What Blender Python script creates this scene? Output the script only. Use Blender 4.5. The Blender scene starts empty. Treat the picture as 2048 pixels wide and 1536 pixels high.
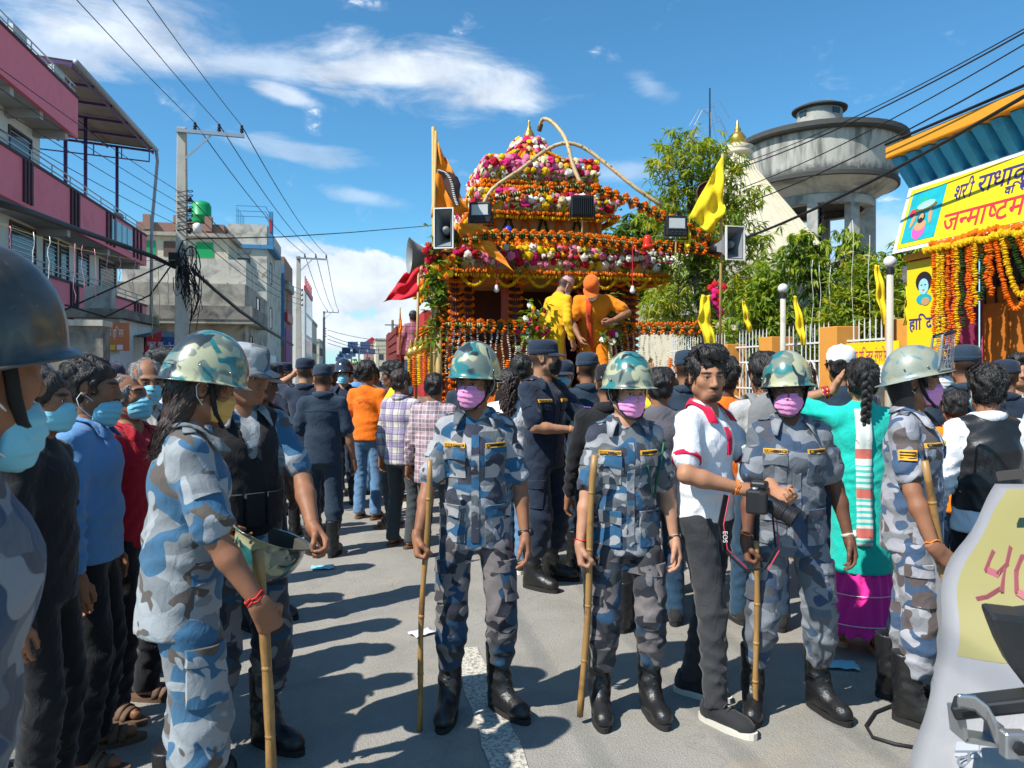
import bpy, bmesh, math, random
import numpy as np
from mathutils import Vector, Matrix, Euler
random.seed(7); RNG = np.random.default_rng(7)
scene = bpy.context.scene; COL = scene.collection
R = math.radians; PI = math.pi
# ------------------------------------------------------------------ camera, sky, sun, exposure
CAMH, FPX, HOR = 1.6, 1500.0, 740.0
cd = bpy.data.cameras.new('camera'); cam = bpy.data.objects.new('camera', cd); COL.objects.link(cam)
cam.location = (0, 0, CAMH); cam.rotation_euler = (R(90), 0, 0)
cd.sensor_width = 36; cd.lens = 36*FPX/2048; cd.shift_y = -28/2048; cd.clip_start = .05; cd.clip_end = 6000
cd.dof.use_dof = True; cd.dof.focus_distance = 3.9; cd.dof.aperture_fstop = 9
scene.camera = cam
SUN_EL, SUN_AZ = R(49), math.atan2(-.81, -.58)         # azimuth measured from +Y towards +X
sun_dir = Vector((math.sin(SUN_AZ)*math.cos(SUN_EL), math.cos(SUN_AZ)*math.cos(SUN_EL), math.sin(SUN_EL)))
sl = bpy.data.lights.new('sun', 'SUN'); sun = bpy.data.objects.new('sun', sl); COL.objects.link(sun)
sl.energy = 5.0; sl.angle = R(.53); sl.color = (1, .955, .88)
sun.rotation_euler = (-sun_dir).to_track_quat('-Z', 'Y').to_euler(); sun.location = (0, 0, 30)
vs = scene.view_settings; vs.view_transform = 'Standard'; vs.look = 'None'; vs.gamma = 1; vs.exposure = .52
try: vs.use_curve_mapping = False
except Exception: pass
scene.cycles.max_bounces = 5; scene.cycles.diffuse_bounces = 2; scene.cycles.glossy_bounces = 2
scene.cycles.transparent_max_bounces = 12; scene.cycles.transmission_bounces = 3
scene.cycles.caustics_reflective = False; scene.cycles.caustics_refractive = False
w = bpy.data.worlds.new('World'); scene.world = w; w.use_nodes = True
def build_sky():
 nt = w.node_tree; nt.nodes.clear(); N = nt.nodes.new; L = nt.links.new
 def mth(op, a, b=None, c=None, clamp=False):
  n = N('ShaderNodeMath'); n.operation = op; n.use_clamp = clamp
  for i, v in enumerate((a, b, c)):
   if v is None: continue
   if isinstance(v, (int, float)): n.inputs[i].default_value = v
   else: L(v, n.inputs[i])
  return n.outputs[0]
 sky = N('ShaderNodeTexSky'); sky.sky_type = 'NISHITA'; sky.sun_disc = False
 sky.sun_elevation = SUN_EL; sky.sun_rotation = SUN_AZ; sky.air_density = 1.0; sky.dust_density = .35; sky.ozone_density = 2.2
 tc = N('ShaderNodeTexCoord'); sx = N('ShaderNodeSeparateXYZ'); L(tc.outputs['Generated'], sx.inputs[0])
 x, y, z = sx.outputs
 az = mth('ARCTAN2', x, y); el = mth('ARCSINE', z)
 cv = N('ShaderNodeCombineXYZ'); L(az, cv.inputs[0]); L(el, cv.inputs[1])
 def noise(scl, sc, det, rough, dist, off=0):
  m = N('ShaderNodeMapping'); m.inputs['Scale'].default_value = (scl[0], scl[1], 1); m.inputs['Location'].default_value = (off, off*.7, 0)
  m.inputs['Rotation'].default_value = (0, 0, scl[2])
  L(cv.outputs[0], m.inputs[0]); n = N('ShaderNodeTexNoise'); L(m.outputs[0], n.inputs['Vector'])
  n.inputs['Scale'].default_value = sc; n.inputs['Detail'].default_value = det; n.inputs['Roughness'].default_value = rough; n.inputs['Distortion'].default_value = dist
  return n.outputs[0]
 streak = noise((1, 3.4, R(10)), 5, 6, .62, .5, 3.1)
 puff = noise((1, 1.5, 0), 13, 6, .58, .3, 1.7)
 wide = noise((1, 2.2, 0), 2.2, 2, .5, 0, 8.3)
 def blob(px, py, rx, ry, rot):
  a0 = math.atan((px-1024)/FPX); e0 = math.atan((HOR-py)/FPX*math.cos(a0))
  a = mth('SUBTRACT', az, a0); e = mth('SUBTRACT', el, e0)
  cr, sr = math.cos(rot), math.sin(rot)
  u = mth('DIVIDE', mth('ADD', mth('MULTIPLY', a, cr), mth('MULTIPLY', e, sr)), rx/FPX)
  v = mth('DIVIDE', mth('SUBTRACT', mth('MULTIPLY', e, cr), mth('MULTIPLY', a, sr)), ry/FPX)
  d = mth('SQRT', mth('ADD', mth('MULTIPLY', u, u), mth('MULTIPLY', v, v)))
  return mth('SUBTRACT', 1.0, d, clamp=True)
 def smooth(v, lo, hi):
  m = N('ShaderNodeMapRange'); m.interpolation_type = 'SMOOTHSTEP'; L(v, m.inputs[0]); m.inputs[1].default_value = lo; m.inputs[2].default_value = hi
  return m.outputs[0]
 tot = None
 for (px, py, rx, ry, rot, gain, nz, lo, hi) in [
   (830, 150, 460, 112, -.10, .92, streak, .62, 1.08), (520, 120, 330, 90, .1, .6, streak, .62, 1.1), (230, 55, 520, 135, .0, .95, streak, .58, 1.2),
   (130, 105, 230, 60, -.25, .6, streak, .66, 1.05), (560, 185, 130, 30, -.2, .7, streak, .56, .95),
   (700, 575, 330, 115, -.12, 1.15, puff, .55, .78), (585, 500, 330, 40, -.05, .8, puff, .6, .95), (690, 668, 420, 100, .0, 1.0, puff, .5, .95),
   (480, 660, 330, 150, .0, .8, puff, .6, .95), (1295, 165, 110, 50, -.5, .3, streak, .66, 1.1), (1280, 335, 190, 40, .1, .4, streak, .64, 1.15), (1700, 480, 480, 130, 0, .6, streak, .62, 1.15),
   (610, 310, 260, 40, -.1, .4, streak, .62, 1.0), (730, 395, 200, 36, -.1, .4, streak, .62, 1.0), (1150, 600, 600, 70, 0, .45, puff, .6, 1.1)]:
  s = smooth(mth('ADD', mth('MULTIPLY', blob(px, py, rx, ry, rot), .62), nz), lo+.1, hi)
  s = mth('MULTIPLY', s, gain)
  tot = s if tot is None else mth('MAXIMUM', tot, s)
 # the rest of the dome: thin broken cloud like that in view
 outside = smooth(mth('ABSOLUTE', az), .75, 1.0)
 gen = mth('MULTIPLY', smooth(mth('ADD', mth('MULTIPLY', wide, .55), mth('MULTIPLY', streak, .5)), .55, .75), outside)
 tot = mth('MAXIMUM', tot, mth('MULTIPLY', gen, .55))
 tot = mth('MULTIPLY', tot, smooth(el, -.02, .03), clamp=True)
 hz = mth('MULTIPLY', mth('SUBTRACT', 1.0, smooth(el, .0, .22)), .34)
 shade = N('ShaderNodeMapRange'); L(puff, shade.inputs[0]); shade.inputs[1].default_value = .35; shade.inputs[2].default_value = .65; shade.inputs[3].default_value = .72; shade.inputs[4].default_value = 1.0
 cc = N('ShaderNodeCombineColor'); 
 for i, k in enumerate((7.6, 8.2, 9.0)): L(mth('MULTIPLY', shade.outputs[0], k), cc.inputs[i])
 tint = N('ShaderNodeMix'); tint.data_type = 'RGBA'; tint.blend_type = 'MULTIPLY'; tint.inputs[0].default_value = 1
 L(sky.outputs[0], tint.inputs[6]); tint.inputs[7].default_value = (.54, 1.07, 1.26, 1)
 m0 = N('ShaderNodeMix'); m0.data_type = 'RGBA'; L(hz, m0.inputs[0]); L(tint.outputs[2], m0.inputs[6]); m0.inputs[7].default_value = (5.4, 7.6, 8.9, 1)
 mx = N('ShaderNodeMix'); mx.data_type = 'RGBA'; L(mth('MULTIPLY', tot, .93), mx.inputs[0]); L(m0.outputs[2], mx.inputs[6]); L(cc.outputs[0], mx.inputs[7])
 bg = N('ShaderNodeBackground'); bg.inputs[1].default_value = .097; L(mx.outputs[2], bg.inputs[0])
 out = N('ShaderNodeOutputWorld'); L(bg.outputs[0], out.inputs[0])
build_sky(); w.cycles.sampling_method = 'MANUAL'; w.cycles.sample_map_resolution = 256
# ------------------------------------------------------------------ coordinates
TH = math.atan(.206); CT, ST = math.cos(TH), math.sin(TH)
def RD(u, v, z=0.): return Vector((u*CT - v*ST, u*ST + v*CT, z))          # street frame -> world
def at(px, py, Y): return Vector(((px-1024)/FPX*Y, Y, CAMH + (HOR-py)/FPX*Y))
def ground_Y(py): return CAMH*FPX/(py-HOR)
def uv_of(p): return (p.x*CT + p.y*ST, -p.x*ST + p.y*CT)
# ------------------------------------------------------------------ object helpers
def tag(o, label=None, cat=None, group=None, kind=None):
 if label: o['label'] = label
 if cat: o['category'] = cat
 if group: o['group'] = group
 if kind: o['kind'] = kind
 return o
def empty(name, loc=(0, 0, 0), rz=0., label=None, cat=None, group=None):
 o = bpy.data.objects.new(name, None); COL.objects.link(o); o.location = loc; o.rotation_euler = (0, 0, rz); o.empty_display_size = .1
 return tag(o, label, cat, group)
def link(name, me, mat=None, parent=None):
 o = bpy.data.objects.new(name, me); COL.objects.link(o)
 if mat is not None and not me.materials:
  for m in (mat if isinstance(mat, (list, tuple)) else [mat]): me.materials.append(m)
 if parent is not None: o.parent = parent
 return o
def mesh_np(name, V, F, smooth=True):
 """V (n,3), F (m,k) arrays"""
 me = bpy.data.meshes.new(name); V = np.asarray(V, np.float32); F = np.asarray(F, np.int32)
 n, k = F.shape
 me.vertices.add(len(V)); me.vertices.foreach_set('co', V.ravel())
 me.loops.add(n*k); me.loops.foreach_set('vertex_index', F.ravel())
 me.polygons.add(n); me.polygons.foreach_set('loop_start', np.arange(0, n*k, k, dtype=np.int32))
 me.polygons.foreach_set('use_smooth', np.full(n, smooth)); me.update(calc_edges=True)
 return me
def frame(d, up=Vector((0, 0, 1))):
 d = Vector(d).normalized()
 if abs(d.dot(up)) > .98: up = Vector((1, 0, 0))
 a = d.cross(up).normalized(); b = a.cross(d).normalized()
 return a, b
class MB:
 def __init__(s): s.v = []; s.f = []; s.m = []; s.mi = 0
 def add(s, V, F, M=None):
  o = len(s.v)
  for p in V: s.v.append(tuple(M @ Vector(p)) if M is not None else tuple(p))
  for f in F: s.f.append(tuple(o+i for i in f)); s.m.append(s.mi)
  return s
 def box(s, x0, x1, y0, y1, z0, z1, M=None):
  V = [(x, y, z) for z in (z0, z1) for y in (y0, y1) for x in (x0, x1)]
  return s.add(V, [(0, 2, 3, 1), (4, 5, 7, 6), (0, 1, 5, 4), (2, 6, 7, 3), (0, 4, 6, 2), (1, 3, 7, 5)], M)
 def bar(s, a, b, wx, wy, up=Vector((0, 0, 1))):
  a, b = Vector(a), Vector(b); p, q = frame(b-a, up); V = []
  for c in (a, b):
   for i, j in ((-1, -1), (1, -1), (1, 1), (-1, 1)): V.append(c + p*(i*wx/2) + q*(j*wy/2))
  return s.add(V, [(3, 2, 1, 0), (4, 5, 6, 7), (0, 1, 5, 4), (1, 2, 6, 5), (2, 3, 7, 6), (3, 0, 4, 7)])
 def tube(s, pts, r, n=6, cap=True, sx=1.):
  pts = [Vector(p) for p in pts]; o = len(s.v); up = Vector((0, 0, 1)); k = len(pts)
  pa = None
  for i, p in enumerate(pts):
   d = pts[min(i+1, k-1)] - pts[max(i-1, 0)]
   if d.length < 1e-9: d = Vector((0, 0, 1))
   if pa is None: a, b = frame(d, up)
   else:
    d.normalize(); a = (pa - d*pa.dot(d)); a = a.normalized() if a.length > 1e-6 else frame(d)[0]; b = a.cross(d)
   pa = a; rr = r[i] if isinstance(r, (list, tuple)) else r
   for j in range(n):
    t = 2*PI*j/n; s.v.append(tuple(p + a*(math.cos(t)*rr*sx) + b*(math.sin(t)*rr)))
  for i in range(k-1):
   for j in range(n):
    q = (j+1) % n; s.f.append((o+i*n+j, o+i*n+q, o+(i+1)*n+q, o+(i+1)*n+j)); s.m.append(s.mi)
  if cap:
   s.f.append(tuple(o+j for j in range(n-1, -1, -1))); s.m.append(s.mi); s.f.append(tuple(o+(k-1)*n+j for j in range(n))); s.m.append(s.mi)
  return s
 def lathe(s, prof, n=16, M=None, cap=True):
  o = len(s.v); V = []; F = []
  for r, z in prof:
   for j in range(n): t = 2*PI*j/n; V.append((r*math.cos(t), r*math.sin(t), z))
  k = len(prof)
  for i in range(k-1):
   for j in range(n): q = (j+1) % n; F.append((i*n+j, i*n+q, (i+1)*n+q, (i+1)*n+j))
  if cap: F.append(tuple(range(n-1, -1, -1))); F.append(tuple((k-1)*n+j for j in range(n)))
  return s.add(V, F, M)
 def prism(s, poly, M, h):
  """poly in local xy, extruded from z=0 to h, mapped by M"""
  n = len(poly); V = [(x, y, 0) for x, y in poly] + [(x, y, h) for x, y in poly]
  F = [tuple(range(n-1, -1, -1)), tuple(range(n, 2*n))] + [(i, (i+1) % n, n+(i+1) % n, n+i) for i in range(n)]
  return s.add(V, F, M)
 def sph(s, c, r, nu=8, nv=5, M=None):
  V = [(c[0], c[1], c[2]-(r[2] if isinstance(r, tuple) else r))]; rx, ry, rz = r if isinstance(r, tuple) else (r, r, r); F = []
  for i in range(1, nv):
   p = PI*i/nv
   for j in range(nu): t = 2*PI*j/nu; V.append((c[0]+rx*math.sin(p)*math.cos(t), c[1]+ry*math.sin(p)*math.sin(t), c[2]-rz*math.cos(p)))
  V.append((c[0], c[1], c[2]+rz)); e = len(V)-1
  for j in range(nu):
   q = (j+1) % nu; F.append((0, 1+q, 1+j)); F.append((e, 1+(nv-2)*nu+j, 1+(nv-2)*nu+q))
   for i in range(nv-2): F.append((1+i*nu+j, 1+i*nu+q, 1+(i+1)*nu+q, 1+(i+1)*nu+j))
  return s.add(V, F, M)
 def sheet(s, fn, nu, nv):
  o = len(s.v)
  for i in range(nu+1):
   for j in range(nv+1): s.v.append(tuple(fn(i/nu, j/nv)))
  for i in range(nu):
   for j in range(nv): a = o+i*(nv+1)+j; s.f.append((a, a+1, a+nv+2, a+nv+1)); s.m.append(s.mi)
  return s
 def mesh(s, name, smooth=False):
  me = bpy.data.meshes.new(name); me.from_pydata(s.v, [], s.f)
  if any(s.m): me.polygons.foreach_set('material_index', s.m)
  if smooth: me.polygons.foreach_set('use_smooth', [True]*len(me.polygons))
  me.update(); return me
 def build(s, name, mat, parent=None, smooth=False, auto=None):
  o = link(name, s.mesh(name, smooth), mat, parent)
  if auto: o.data.set_sharp_from_angle(angle=R(auto))
  return o
def copy_tree(o, parent=None):
 c = o.copy(); COL.objects.link(c); c.parent = parent if parent is not None else None
 for ch in list(o.children):
  k = copy_tree(ch, c); k.matrix_parent_inverse = ch.matrix_parent_inverse.copy()
 return c
def bevel(o, wd=.01, seg=2):
 m = o.modifiers.new('bevel', 'BEVEL'); m.width = wd; m.segments = seg; m.limit_method = 'ANGLE'; m.angle_limit = R(40); return o
def solid(o, t, off=0):
 m = o.modifiers.new('thick', 'SOLIDIFY'); m.thickness = t; m.offset = off; return o
# ------------------------------------------------------------------ materials
MATS = {}
class NT:
 def __init__(s, name):
  s.m = bpy.data.materials.new(name); s.m.use_nodes = True; s.t = s.m.node_tree; s.b = s.t.nodes['Principled BSDF']; s.tc = None
 def n(s, t, **kw):
  x = s.t.nodes.new(t)
  for k, v in kw.items():
   if k.startswith('_'): setattr(x, k[1:], v)
   else: x.inputs[k.replace('__', ' ')].default_value = v
  return x
 def l(s, a, b): s.t.links.new(a, b)
 def co(s, kind='Object'):
  if s.tc is None: s.tc = s.n('ShaderNodeTexCoord')
  return s.tc.outputs[kind]
 def map(s, scale=(1, 1, 1), loc=(0, 0, 0), rot=(0, 0, 0), kind='Object', src=None, rand=False):
  m = s.n('ShaderNodeMapping'); m.inputs['Scale'].default_value = scale; m.inputs['Location'].default_value = loc; m.inputs['Rotation'].default_value = rot
  if rand:
   oi = s.n('ShaderNodeObjectInfo'); a = s.n('ShaderNodeVectorMath', _operation='ADD'); mul = s.n('ShaderNodeMath', _operation='MULTIPLY'); mul.inputs[1].default_value = 37.
   s.l(oi.outputs['Random'], mul.inputs[0]); s.l(src or s.co(kind), a.inputs[0]); s.l(mul.outputs[0], a.inputs[1]); s.l(a.outputs[0], m.inputs[0])
  else: s.l(src or s.co(kind), m.inputs[0])
  return m.outputs[0]
 def noise(s, scale=5., detail=4., rough=.55, dist=0., vec=None):
  x = s.n('ShaderNodeTexNoise', Scale=scale, Detail=detail, Roughness=rough, Distortion=dist); s.l(vec if vec is not None else s.co(), x.inputs['Vector']); return x.outputs[0]
 def ramp(s, fac, stops, interp='LINEAR'):
  r = s.n('ShaderNodeValToRGB'); r.color_ramp.interpolation = interp; e = r.color_ramp.elements
  while len(e) < len(stops): e.new(.5)
  for i, (p, c) in enumerate(stops): e[i].position = p; e[i].color = (*c, 1) if not isinstance(c, (int, float)) else (c, c, c, 1)
  s.l(fac, r.inputs[0]); return r.outputs[0]
 def mix(s, fac, a, b, mode='MIX'):
  x = s.n('ShaderNodeMix', _data_type='RGBA', _blend_type=mode)
  for v, i in ((fac, 0), (a, 6), (b, 7)):
   if isinstance(v, (int, float)): x.inputs[i].default_value = v if i == 0 else (v, v, v, 1)
   elif isinstance(v, tuple): x.inputs[i].default_value = (*v[:3], 1)
   else: s.l(v, x.inputs[i])
  return x.outputs[2]
 def math(s, op, a, b=None):
  x = s.n('ShaderNodeMath', _operation=op)
  for i, v in enumerate((a, b)):
   if v is None: continue
   if isinstance(v, (int, float)): x.inputs[i].default_value = v
   else: s.l(v, x.inputs[i])
  return x.outputs[0]
 def bump(s, h, strength=.3, dist=.01):
  b = s.n('ShaderNodeBump', Strength=strength, Distance=dist); s.l(h, b.inputs['Height']); s.l(b.outputs[0], s.b.inputs['Normal']); return b
 def set(s, col=None, rough=None, metal=None, spec=None, coat=None, sheen=None, trans=None, alpha=None, sss=None):
  for k, v in (('Base Color', col), ('Roughness', rough), ('Metallic', metal), ('Specular IOR Level', spec), ('Coat Weight', coat), ('Sheen Weight', sheen), ('Transmission Weight', trans), ('Alpha', alpha), ('Subsurface Weight', sss)):
   if v is None: continue
   if isinstance(v, tuple): s.b.inputs[k].default_value = (*v[:3], 1)
   elif isinstance(v, (int, float)): s.b.inputs[k].default_value = v
   else: s.l(v, s.b.inputs[k])
  return s.m
def mat(name, col, rough=.6, var=.18, scale=6., bump=.0, bscale=60., metal=0., spec=.4, coat=0., dirt=None, dirt_scale=2.5, dirt_lo=.52, dirt_hi=.72, sheen=0., kind='Object'):
 """plain surface: two tones of one colour, optional stains, optional fine relief"""
 if name in MATS: return MATS[name]
 t = NT(name); c = tuple(col)
 v = t.map(kind=kind, rand=True)
 base = t.mix(t.noise(scale, 5, .6, .2, v), tuple(x*(1-var) for x in c), tuple(min(1, x*(1+var)) for x in c))
 if dirt is not None:
  f = t.ramp(t.noise(dirt_scale, 7, .62, .6, v), [(dirt_lo, 0.), (dirt_hi, 1.)]); base = t.mix(t.math('MULTIPLY', f, .85), base, tuple(dirt))
 t.set(base, rough, metal, spec, coat, sheen)
 if bump: t.bump(t.noise(bscale, 5, .6, 0, v), bump, .01)
 MATS[name] = t.m; return t.m
def camo_mat(name, light, mid, blue, dark, scale=6.5, seed=0.):
 if name in MATS: return MATS[name]
 t = NT(name); v = t.map(loc=(seed, seed*2, seed*.3), rand=True, scale=(.92, .92, 1.3))
 def blobs(sc, lo, off):
  m = t.n('ShaderNodeVectorMath', _operation='ADD'); t.l(v, m.inputs[0]); m.inputs[1].default_value = (off, off*1.7, -off)
  return t.ramp(t.noise(sc, .7, .4, .55, m.outputs[0]), [(lo-.003, 0.), (lo+.003, 1.)])
 c = t.mix(blobs(scale, .50, 3.), light, mid)
 c = t.mix(blobs(scale*.95, .545, 11.), c, blue)
 c = t.mix(blobs(scale*1.15, .60, 23.), c, dark)
 c = t.mix(blobs(scale*1.2, .635, 31.), c, tuple(min(1, x*1.12) for x in light))
 c = t.mix(t.math('MULTIPLY', t.noise(2.5, 6, .6, 0, v), .35), c, tuple(x*.6 for x in mid))
 t.set(c, .78, spec=.22, sheen=.12)
 wv = t.n('ShaderNodeTexNoise', Scale=16., Detail=3., Roughness=.45, Distortion=2.0); t.l(t.map(scale=(1, 1, .8), rand=True), wv.inputs[0])
 fine = t.noise(420., 2, .5, 0, v)
 t.bump(t.math('ADD', wv.outputs[0], t.math('MULTIPLY', fine, .10)), .42, .011)
 MATS[name] = t.m; return t.m
def cloth_mat(name, col, var=.12, fold=.55, sheen=.15, rough=.82):
 if name in MATS: return MATS[name]
 t = NT(name); v = t.map(rand=True); c = tuple(col)
 base = t.mix(t.noise(5., 6, .62, .3, v), tuple(x*(1-var) for x in c), tuple(min(1, x*(1+var)) for x in c))
 t.set(base, rough, spec=.2, sheen=sheen)
 f = t.n('ShaderNodeTexNoise', Scale=15., Detail=3., Roughness=.45, Distortion=2.0); t.l(t.map(scale=(1, 1, .75), rand=True), f.inputs[0])
 t.bump(t.math('ADD', f.outputs[0], t.math('MULTIPLY', t.noise(380., 2, .5, 0, v), .10)), fold, .012)
 MATS[name] = t.m; return t.m
# ------------------------------------------------------------------ implicit surfaces -> meshes
def A3(p): return np.array(p, np.float32)
class Field:
 def __init__(s, lo, hi, h):
  s.h = h; s.lo = A3(lo); s.n = np.ceil((A3(hi)-s.lo)/h).astype(int)+1
  s.ax = [s.lo[i] + h*np.arange(s.n[i], dtype=np.float32) for i in range(3)]; s.F = np.full(tuple(s.n), .25, np.float32)
 def sub(s, lo, hi):
  i0 = np.clip(np.floor((A3(lo)-s.lo)/s.h).astype(int), 0, s.n-1); i1 = np.clip(np.ceil((A3(hi)-s.lo)/s.h).astype(int)+1, 1, s.n)
  sl = tuple(slice(a, b) for a, b in zip(i0, i1))
  if any(b <= a for a, b in zip(i0, i1)): return None, None
  return sl, (s.ax[0][sl[0]][:, None, None], s.ax[1][sl[1]][None, :, None], s.ax[2][sl[2]][None, None, :])
 def comb(s, sl, d, k, op):
  f = s.F[sl]
  if op == 'u':
   if k > 0: h = np.maximum(k-np.abs(f-d), 0)/k; s.F[sl] = np.minimum(f, d) - h*h*k*.25
   else: s.F[sl] = np.minimum(f, d)
  else:
   d = -d
   if k > 0: h = np.maximum(k-np.abs(f-d), 0)/k; s.F[sl] = np.maximum(f, d) + h*h*k*.25
   else: s.F[sl] = np.maximum(f, d)
  return s
 def cone(s, a, b, ra, rb, k=.02, ey=1., flat=False, op='u'):
  a, b = A3(a), A3(b); m = max(ra, rb)*max(1, ey)+.05+k
  sl, P = s.sub(np.minimum(a, b)-m, np.maximum(a, b)+m)
  if sl is None: return s
  ba = b-a; L2 = float(ba@ba)+1e-12
  x, y, z = P[0]-a[0], (P[1]-a[1]), P[2]-a[2]
  t = (x*ba[0]+y*ba[1]+z*ba[2])/L2; tc = np.clip(t, 0, 1)
  dx, dy, dz = x-tc*ba[0], (y-tc*ba[1])/ey, z-tc*ba[2]
  d = np.sqrt(dx*dx+dy*dy+dz*dz) - (ra+(rb-ra)*tc)
  if flat: L = math.sqrt(L2); d = np.maximum(d, np.maximum(-t*L, (t-1)*L))
  return s.comb(sl, d, k, op)
 def ell(s, c, r, k=.02, rot=None, op='u'):
  c, r = A3(c), A3(r); m = float(r.max())+.05+k
  sl, P = s.sub(c-m, c+m)
  if sl is None: return s
  x, y, z = P[0]-c[0], P[1]-c[1], P[2]-c[2]
  if rot is not None: q = [rot[0][i]*x+rot[1][i]*y+rot[2][i]*z for i in range(3)]
  else: q = [x, y, z]
  k0 = np.sqrt((q[0]/r[0])**2+(q[1]/r[1])**2+(q[2]/r[2])**2); k1 = np.sqrt((q[0]/r[0]**2)**2+(q[1]/r[1]**2)**2+(q[2]/r[2]**2)**2)+1e-6
  return s.comb(sl, k0*(k0-1)/k1, k, op)
 def plane(s, n, o):
  """remove the half space in front of the plane"""
  n = A3(n); n /= np.linalg.norm(n); o = A3(o); X, Y, Z = s.ax
  d = (X[:, None, None]-o[0])*n[0]+(Y[None, :, None]-o[1])*n[1]+(Z[None, None, :]-o[2])*n[2]
  s.F = np.maximum(s.F, d); return s
 def add(s, fn): s.F = s.F + fn(s.ax[0][:, None, None], s.ax[1][None, :, None], s.ax[2][None, None, :]).astype(np.float32); return s
 def sample(s, P):
  g = (P-s.lo)/s.h; g = np.clip(g, 0, s.n-1.001); i = g.astype(int); f = g-i; v = 0
  for dx in (0, 1):
   for dy in (0, 1):
    for dz in (0, 1):
     wt = (f[:, 0] if dx else 1-f[:, 0])*(f[:, 1] if dy else 1-f[:, 1])*(f[:, 2] if dz else 1-f[:, 2]); v = v + wt*s.F[i[:, 0]+dx, i[:, 1]+dy, i[:, 2]+dz]
  return v
 def hit(s, P, d, far=.5):
  d = A3(d); P = np.asarray(P, np.float32); done = np.full(len(P), far, np.float32); open_ = np.ones(len(P), bool); st = s.h*.5
  for i in range(int(far/st)):
   v = s.sample(P+d*(i*st)); nw = open_ & (v < 0); done[nw] = (i-.5)*st; open_ &= ~nw
   if not open_.any(): break
  if open_.any() and (~open_).any(): done[open_] = done[~open_].max()
  return P+d*done[:, None]
 def mesh(s):
  F = s.F; F[0] = F[-1] = .1; F[:, 0] = F[:, -1] = .1; F[:, :, 0] = F[:, :, -1] = .1
  I = F < 0; c = np.zeros(tuple(s.n-1), np.uint8); offs = [(a, b, e) for a in (0, 1) for b in (0, 1) for e in (0, 1)]
  def cs(o): return tuple(slice(q, q-1 if q-1 else None) for q in o)
  for o in offs: c += I[cs(o)]
  act = (c > 0) & (c < 8); ids = np.argwhere(act); idx = np.full(act.shape, -1, np.int32); idx[act] = np.arange(len(ids))
  val = {o: F[ids[:, 0]+o[0], ids[:, 1]+o[1], ids[:, 2]+o[2]] for o in offs}
  acc = np.zeros((len(ids), 3), np.float32); cnt = np.zeros(len(ids), np.float32)
  for o in offs:
   for ax in range(3):
    if o[ax]: continue
    p = list(o); p[ax] = 1; a, b = val[o], val[tuple(p)]; m = (a < 0) != (b < 0)
    t = np.where(m, a/(a-b+1e-12), 0)
    for i in range(3): acc[:, i] += np.where(m, (t if i == ax else float(o[i])), 0)
    cnt += m
  V = s.lo + s.h*(ids + acc/np.maximum(cnt, 1)[:, None]); Q = []
  for ax in range(3):
   a = I[tuple(slice(0, -1) if i == ax else slice(None) for i in range(3))]; b = I[tuple(slice(1, None) if i == ax else slice(None) for i in range(3))]
   u, v = [(1, 2), (2, 0), (0, 1)][ax]
   for sgn in (0, 1):
    e = np.argwhere((a & ~b) if sgn == 0 else (~a & b)); e = e[(e[:, u] > 0) & (e[:, v] > 0)]
    if not len(e): continue
    def q(du, dv):
     p = e.copy(); p[:, u] -= du; p[:, v] -= dv; return idx[p[:, 0], p[:, 1], p[:, 2]]
    quad = np.stack([q(1, 1), q(0, 1), q(0, 0), q(1, 0)], 1)
    Q.append(quad if sgn == 0 else quad[:, ::-1])
  Q = np.concatenate(Q); return V, Q[(Q >= 0).all(1)]
def relax(V, Q, it=1, f=.5):
 for _ in range(it):
  acc = np.zeros_like(V); cnt = np.zeros(len(V), np.float32)
  for i in range(4):
   a, b = Q[:, i], Q[:, (i+1) % 4]
   np.add.at(acc, a, V[b]); np.add.at(acc, b, V[a]); np.add.at(cnt, a, 1); np.add.at(cnt, b, 1)
  V = V*(1-f) + f*acc/np.maximum(cnt, 1)[:, None]
 return V
# ------------------------------------------------------------------ canonical pieces
def head_field(h, female=False):
 f = Field((-.115, -.15, -.20), (.115, .15, .15), h); w_ = .95 if female else 1.
 f.ell((0, .018, .035), (.076*w_, .096, .088), .02); f.ell((0, -.026, -.03), (.060*w_, .068, .088), .03)
 f.ell((0, -.068, -.092), (.026*w_, .022, .020), .03)
 for s in (-1, 1):
  f.ell((s*.043, -.058, -.018), (.022, .022, .022), .025); f.cone((s*.012, -.086, .026), (s*.044, -.074, .024), .011, .009, .02)
  f.cone((s*.055, .0, -.06), (s*.03, -.055, -.092), .018, .016, .03)
  f.ell((s*.031, -.095, .006), (.017, .015, .012), .012, op='s'); f.ell((s*.031, -.077, .005), (.0155, .0155, .0145), .006)
  f.ell((s*.031, -.096, .003), (.0135, .015, .0046), .002, op='s')
  f.ell((s*.010, -.100, -.036), (.010, .011, .008), .008)
  f.ell((s*.076*w_, .018, -.004), (.009, .019, .031), .008, rot=Matrix.Rotation(s*.35, 3, 'Z')); f.ell((s*.083*w_, .014, -.002), (.006, .010, .018), .005, op='s')
 f.cone((0, -.090, .016), (0, -.112, -.030), .0085, .0115, .014)
 f.ell((0, -.088, -.060), (.024, .012, .008), .010); f.ell((0, -.086, -.072), (.020, .012, .009), .008); f.cone((-.022, -.098, -.066), (.022, -.098, -.066), .0022, .0022, .004, op='s')
 f.cone((0, .02, -.05), (0, .035, -.25), .054 if not female else .047, .056 if not female else .048, .03)
 return f
_heads = {}
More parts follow.
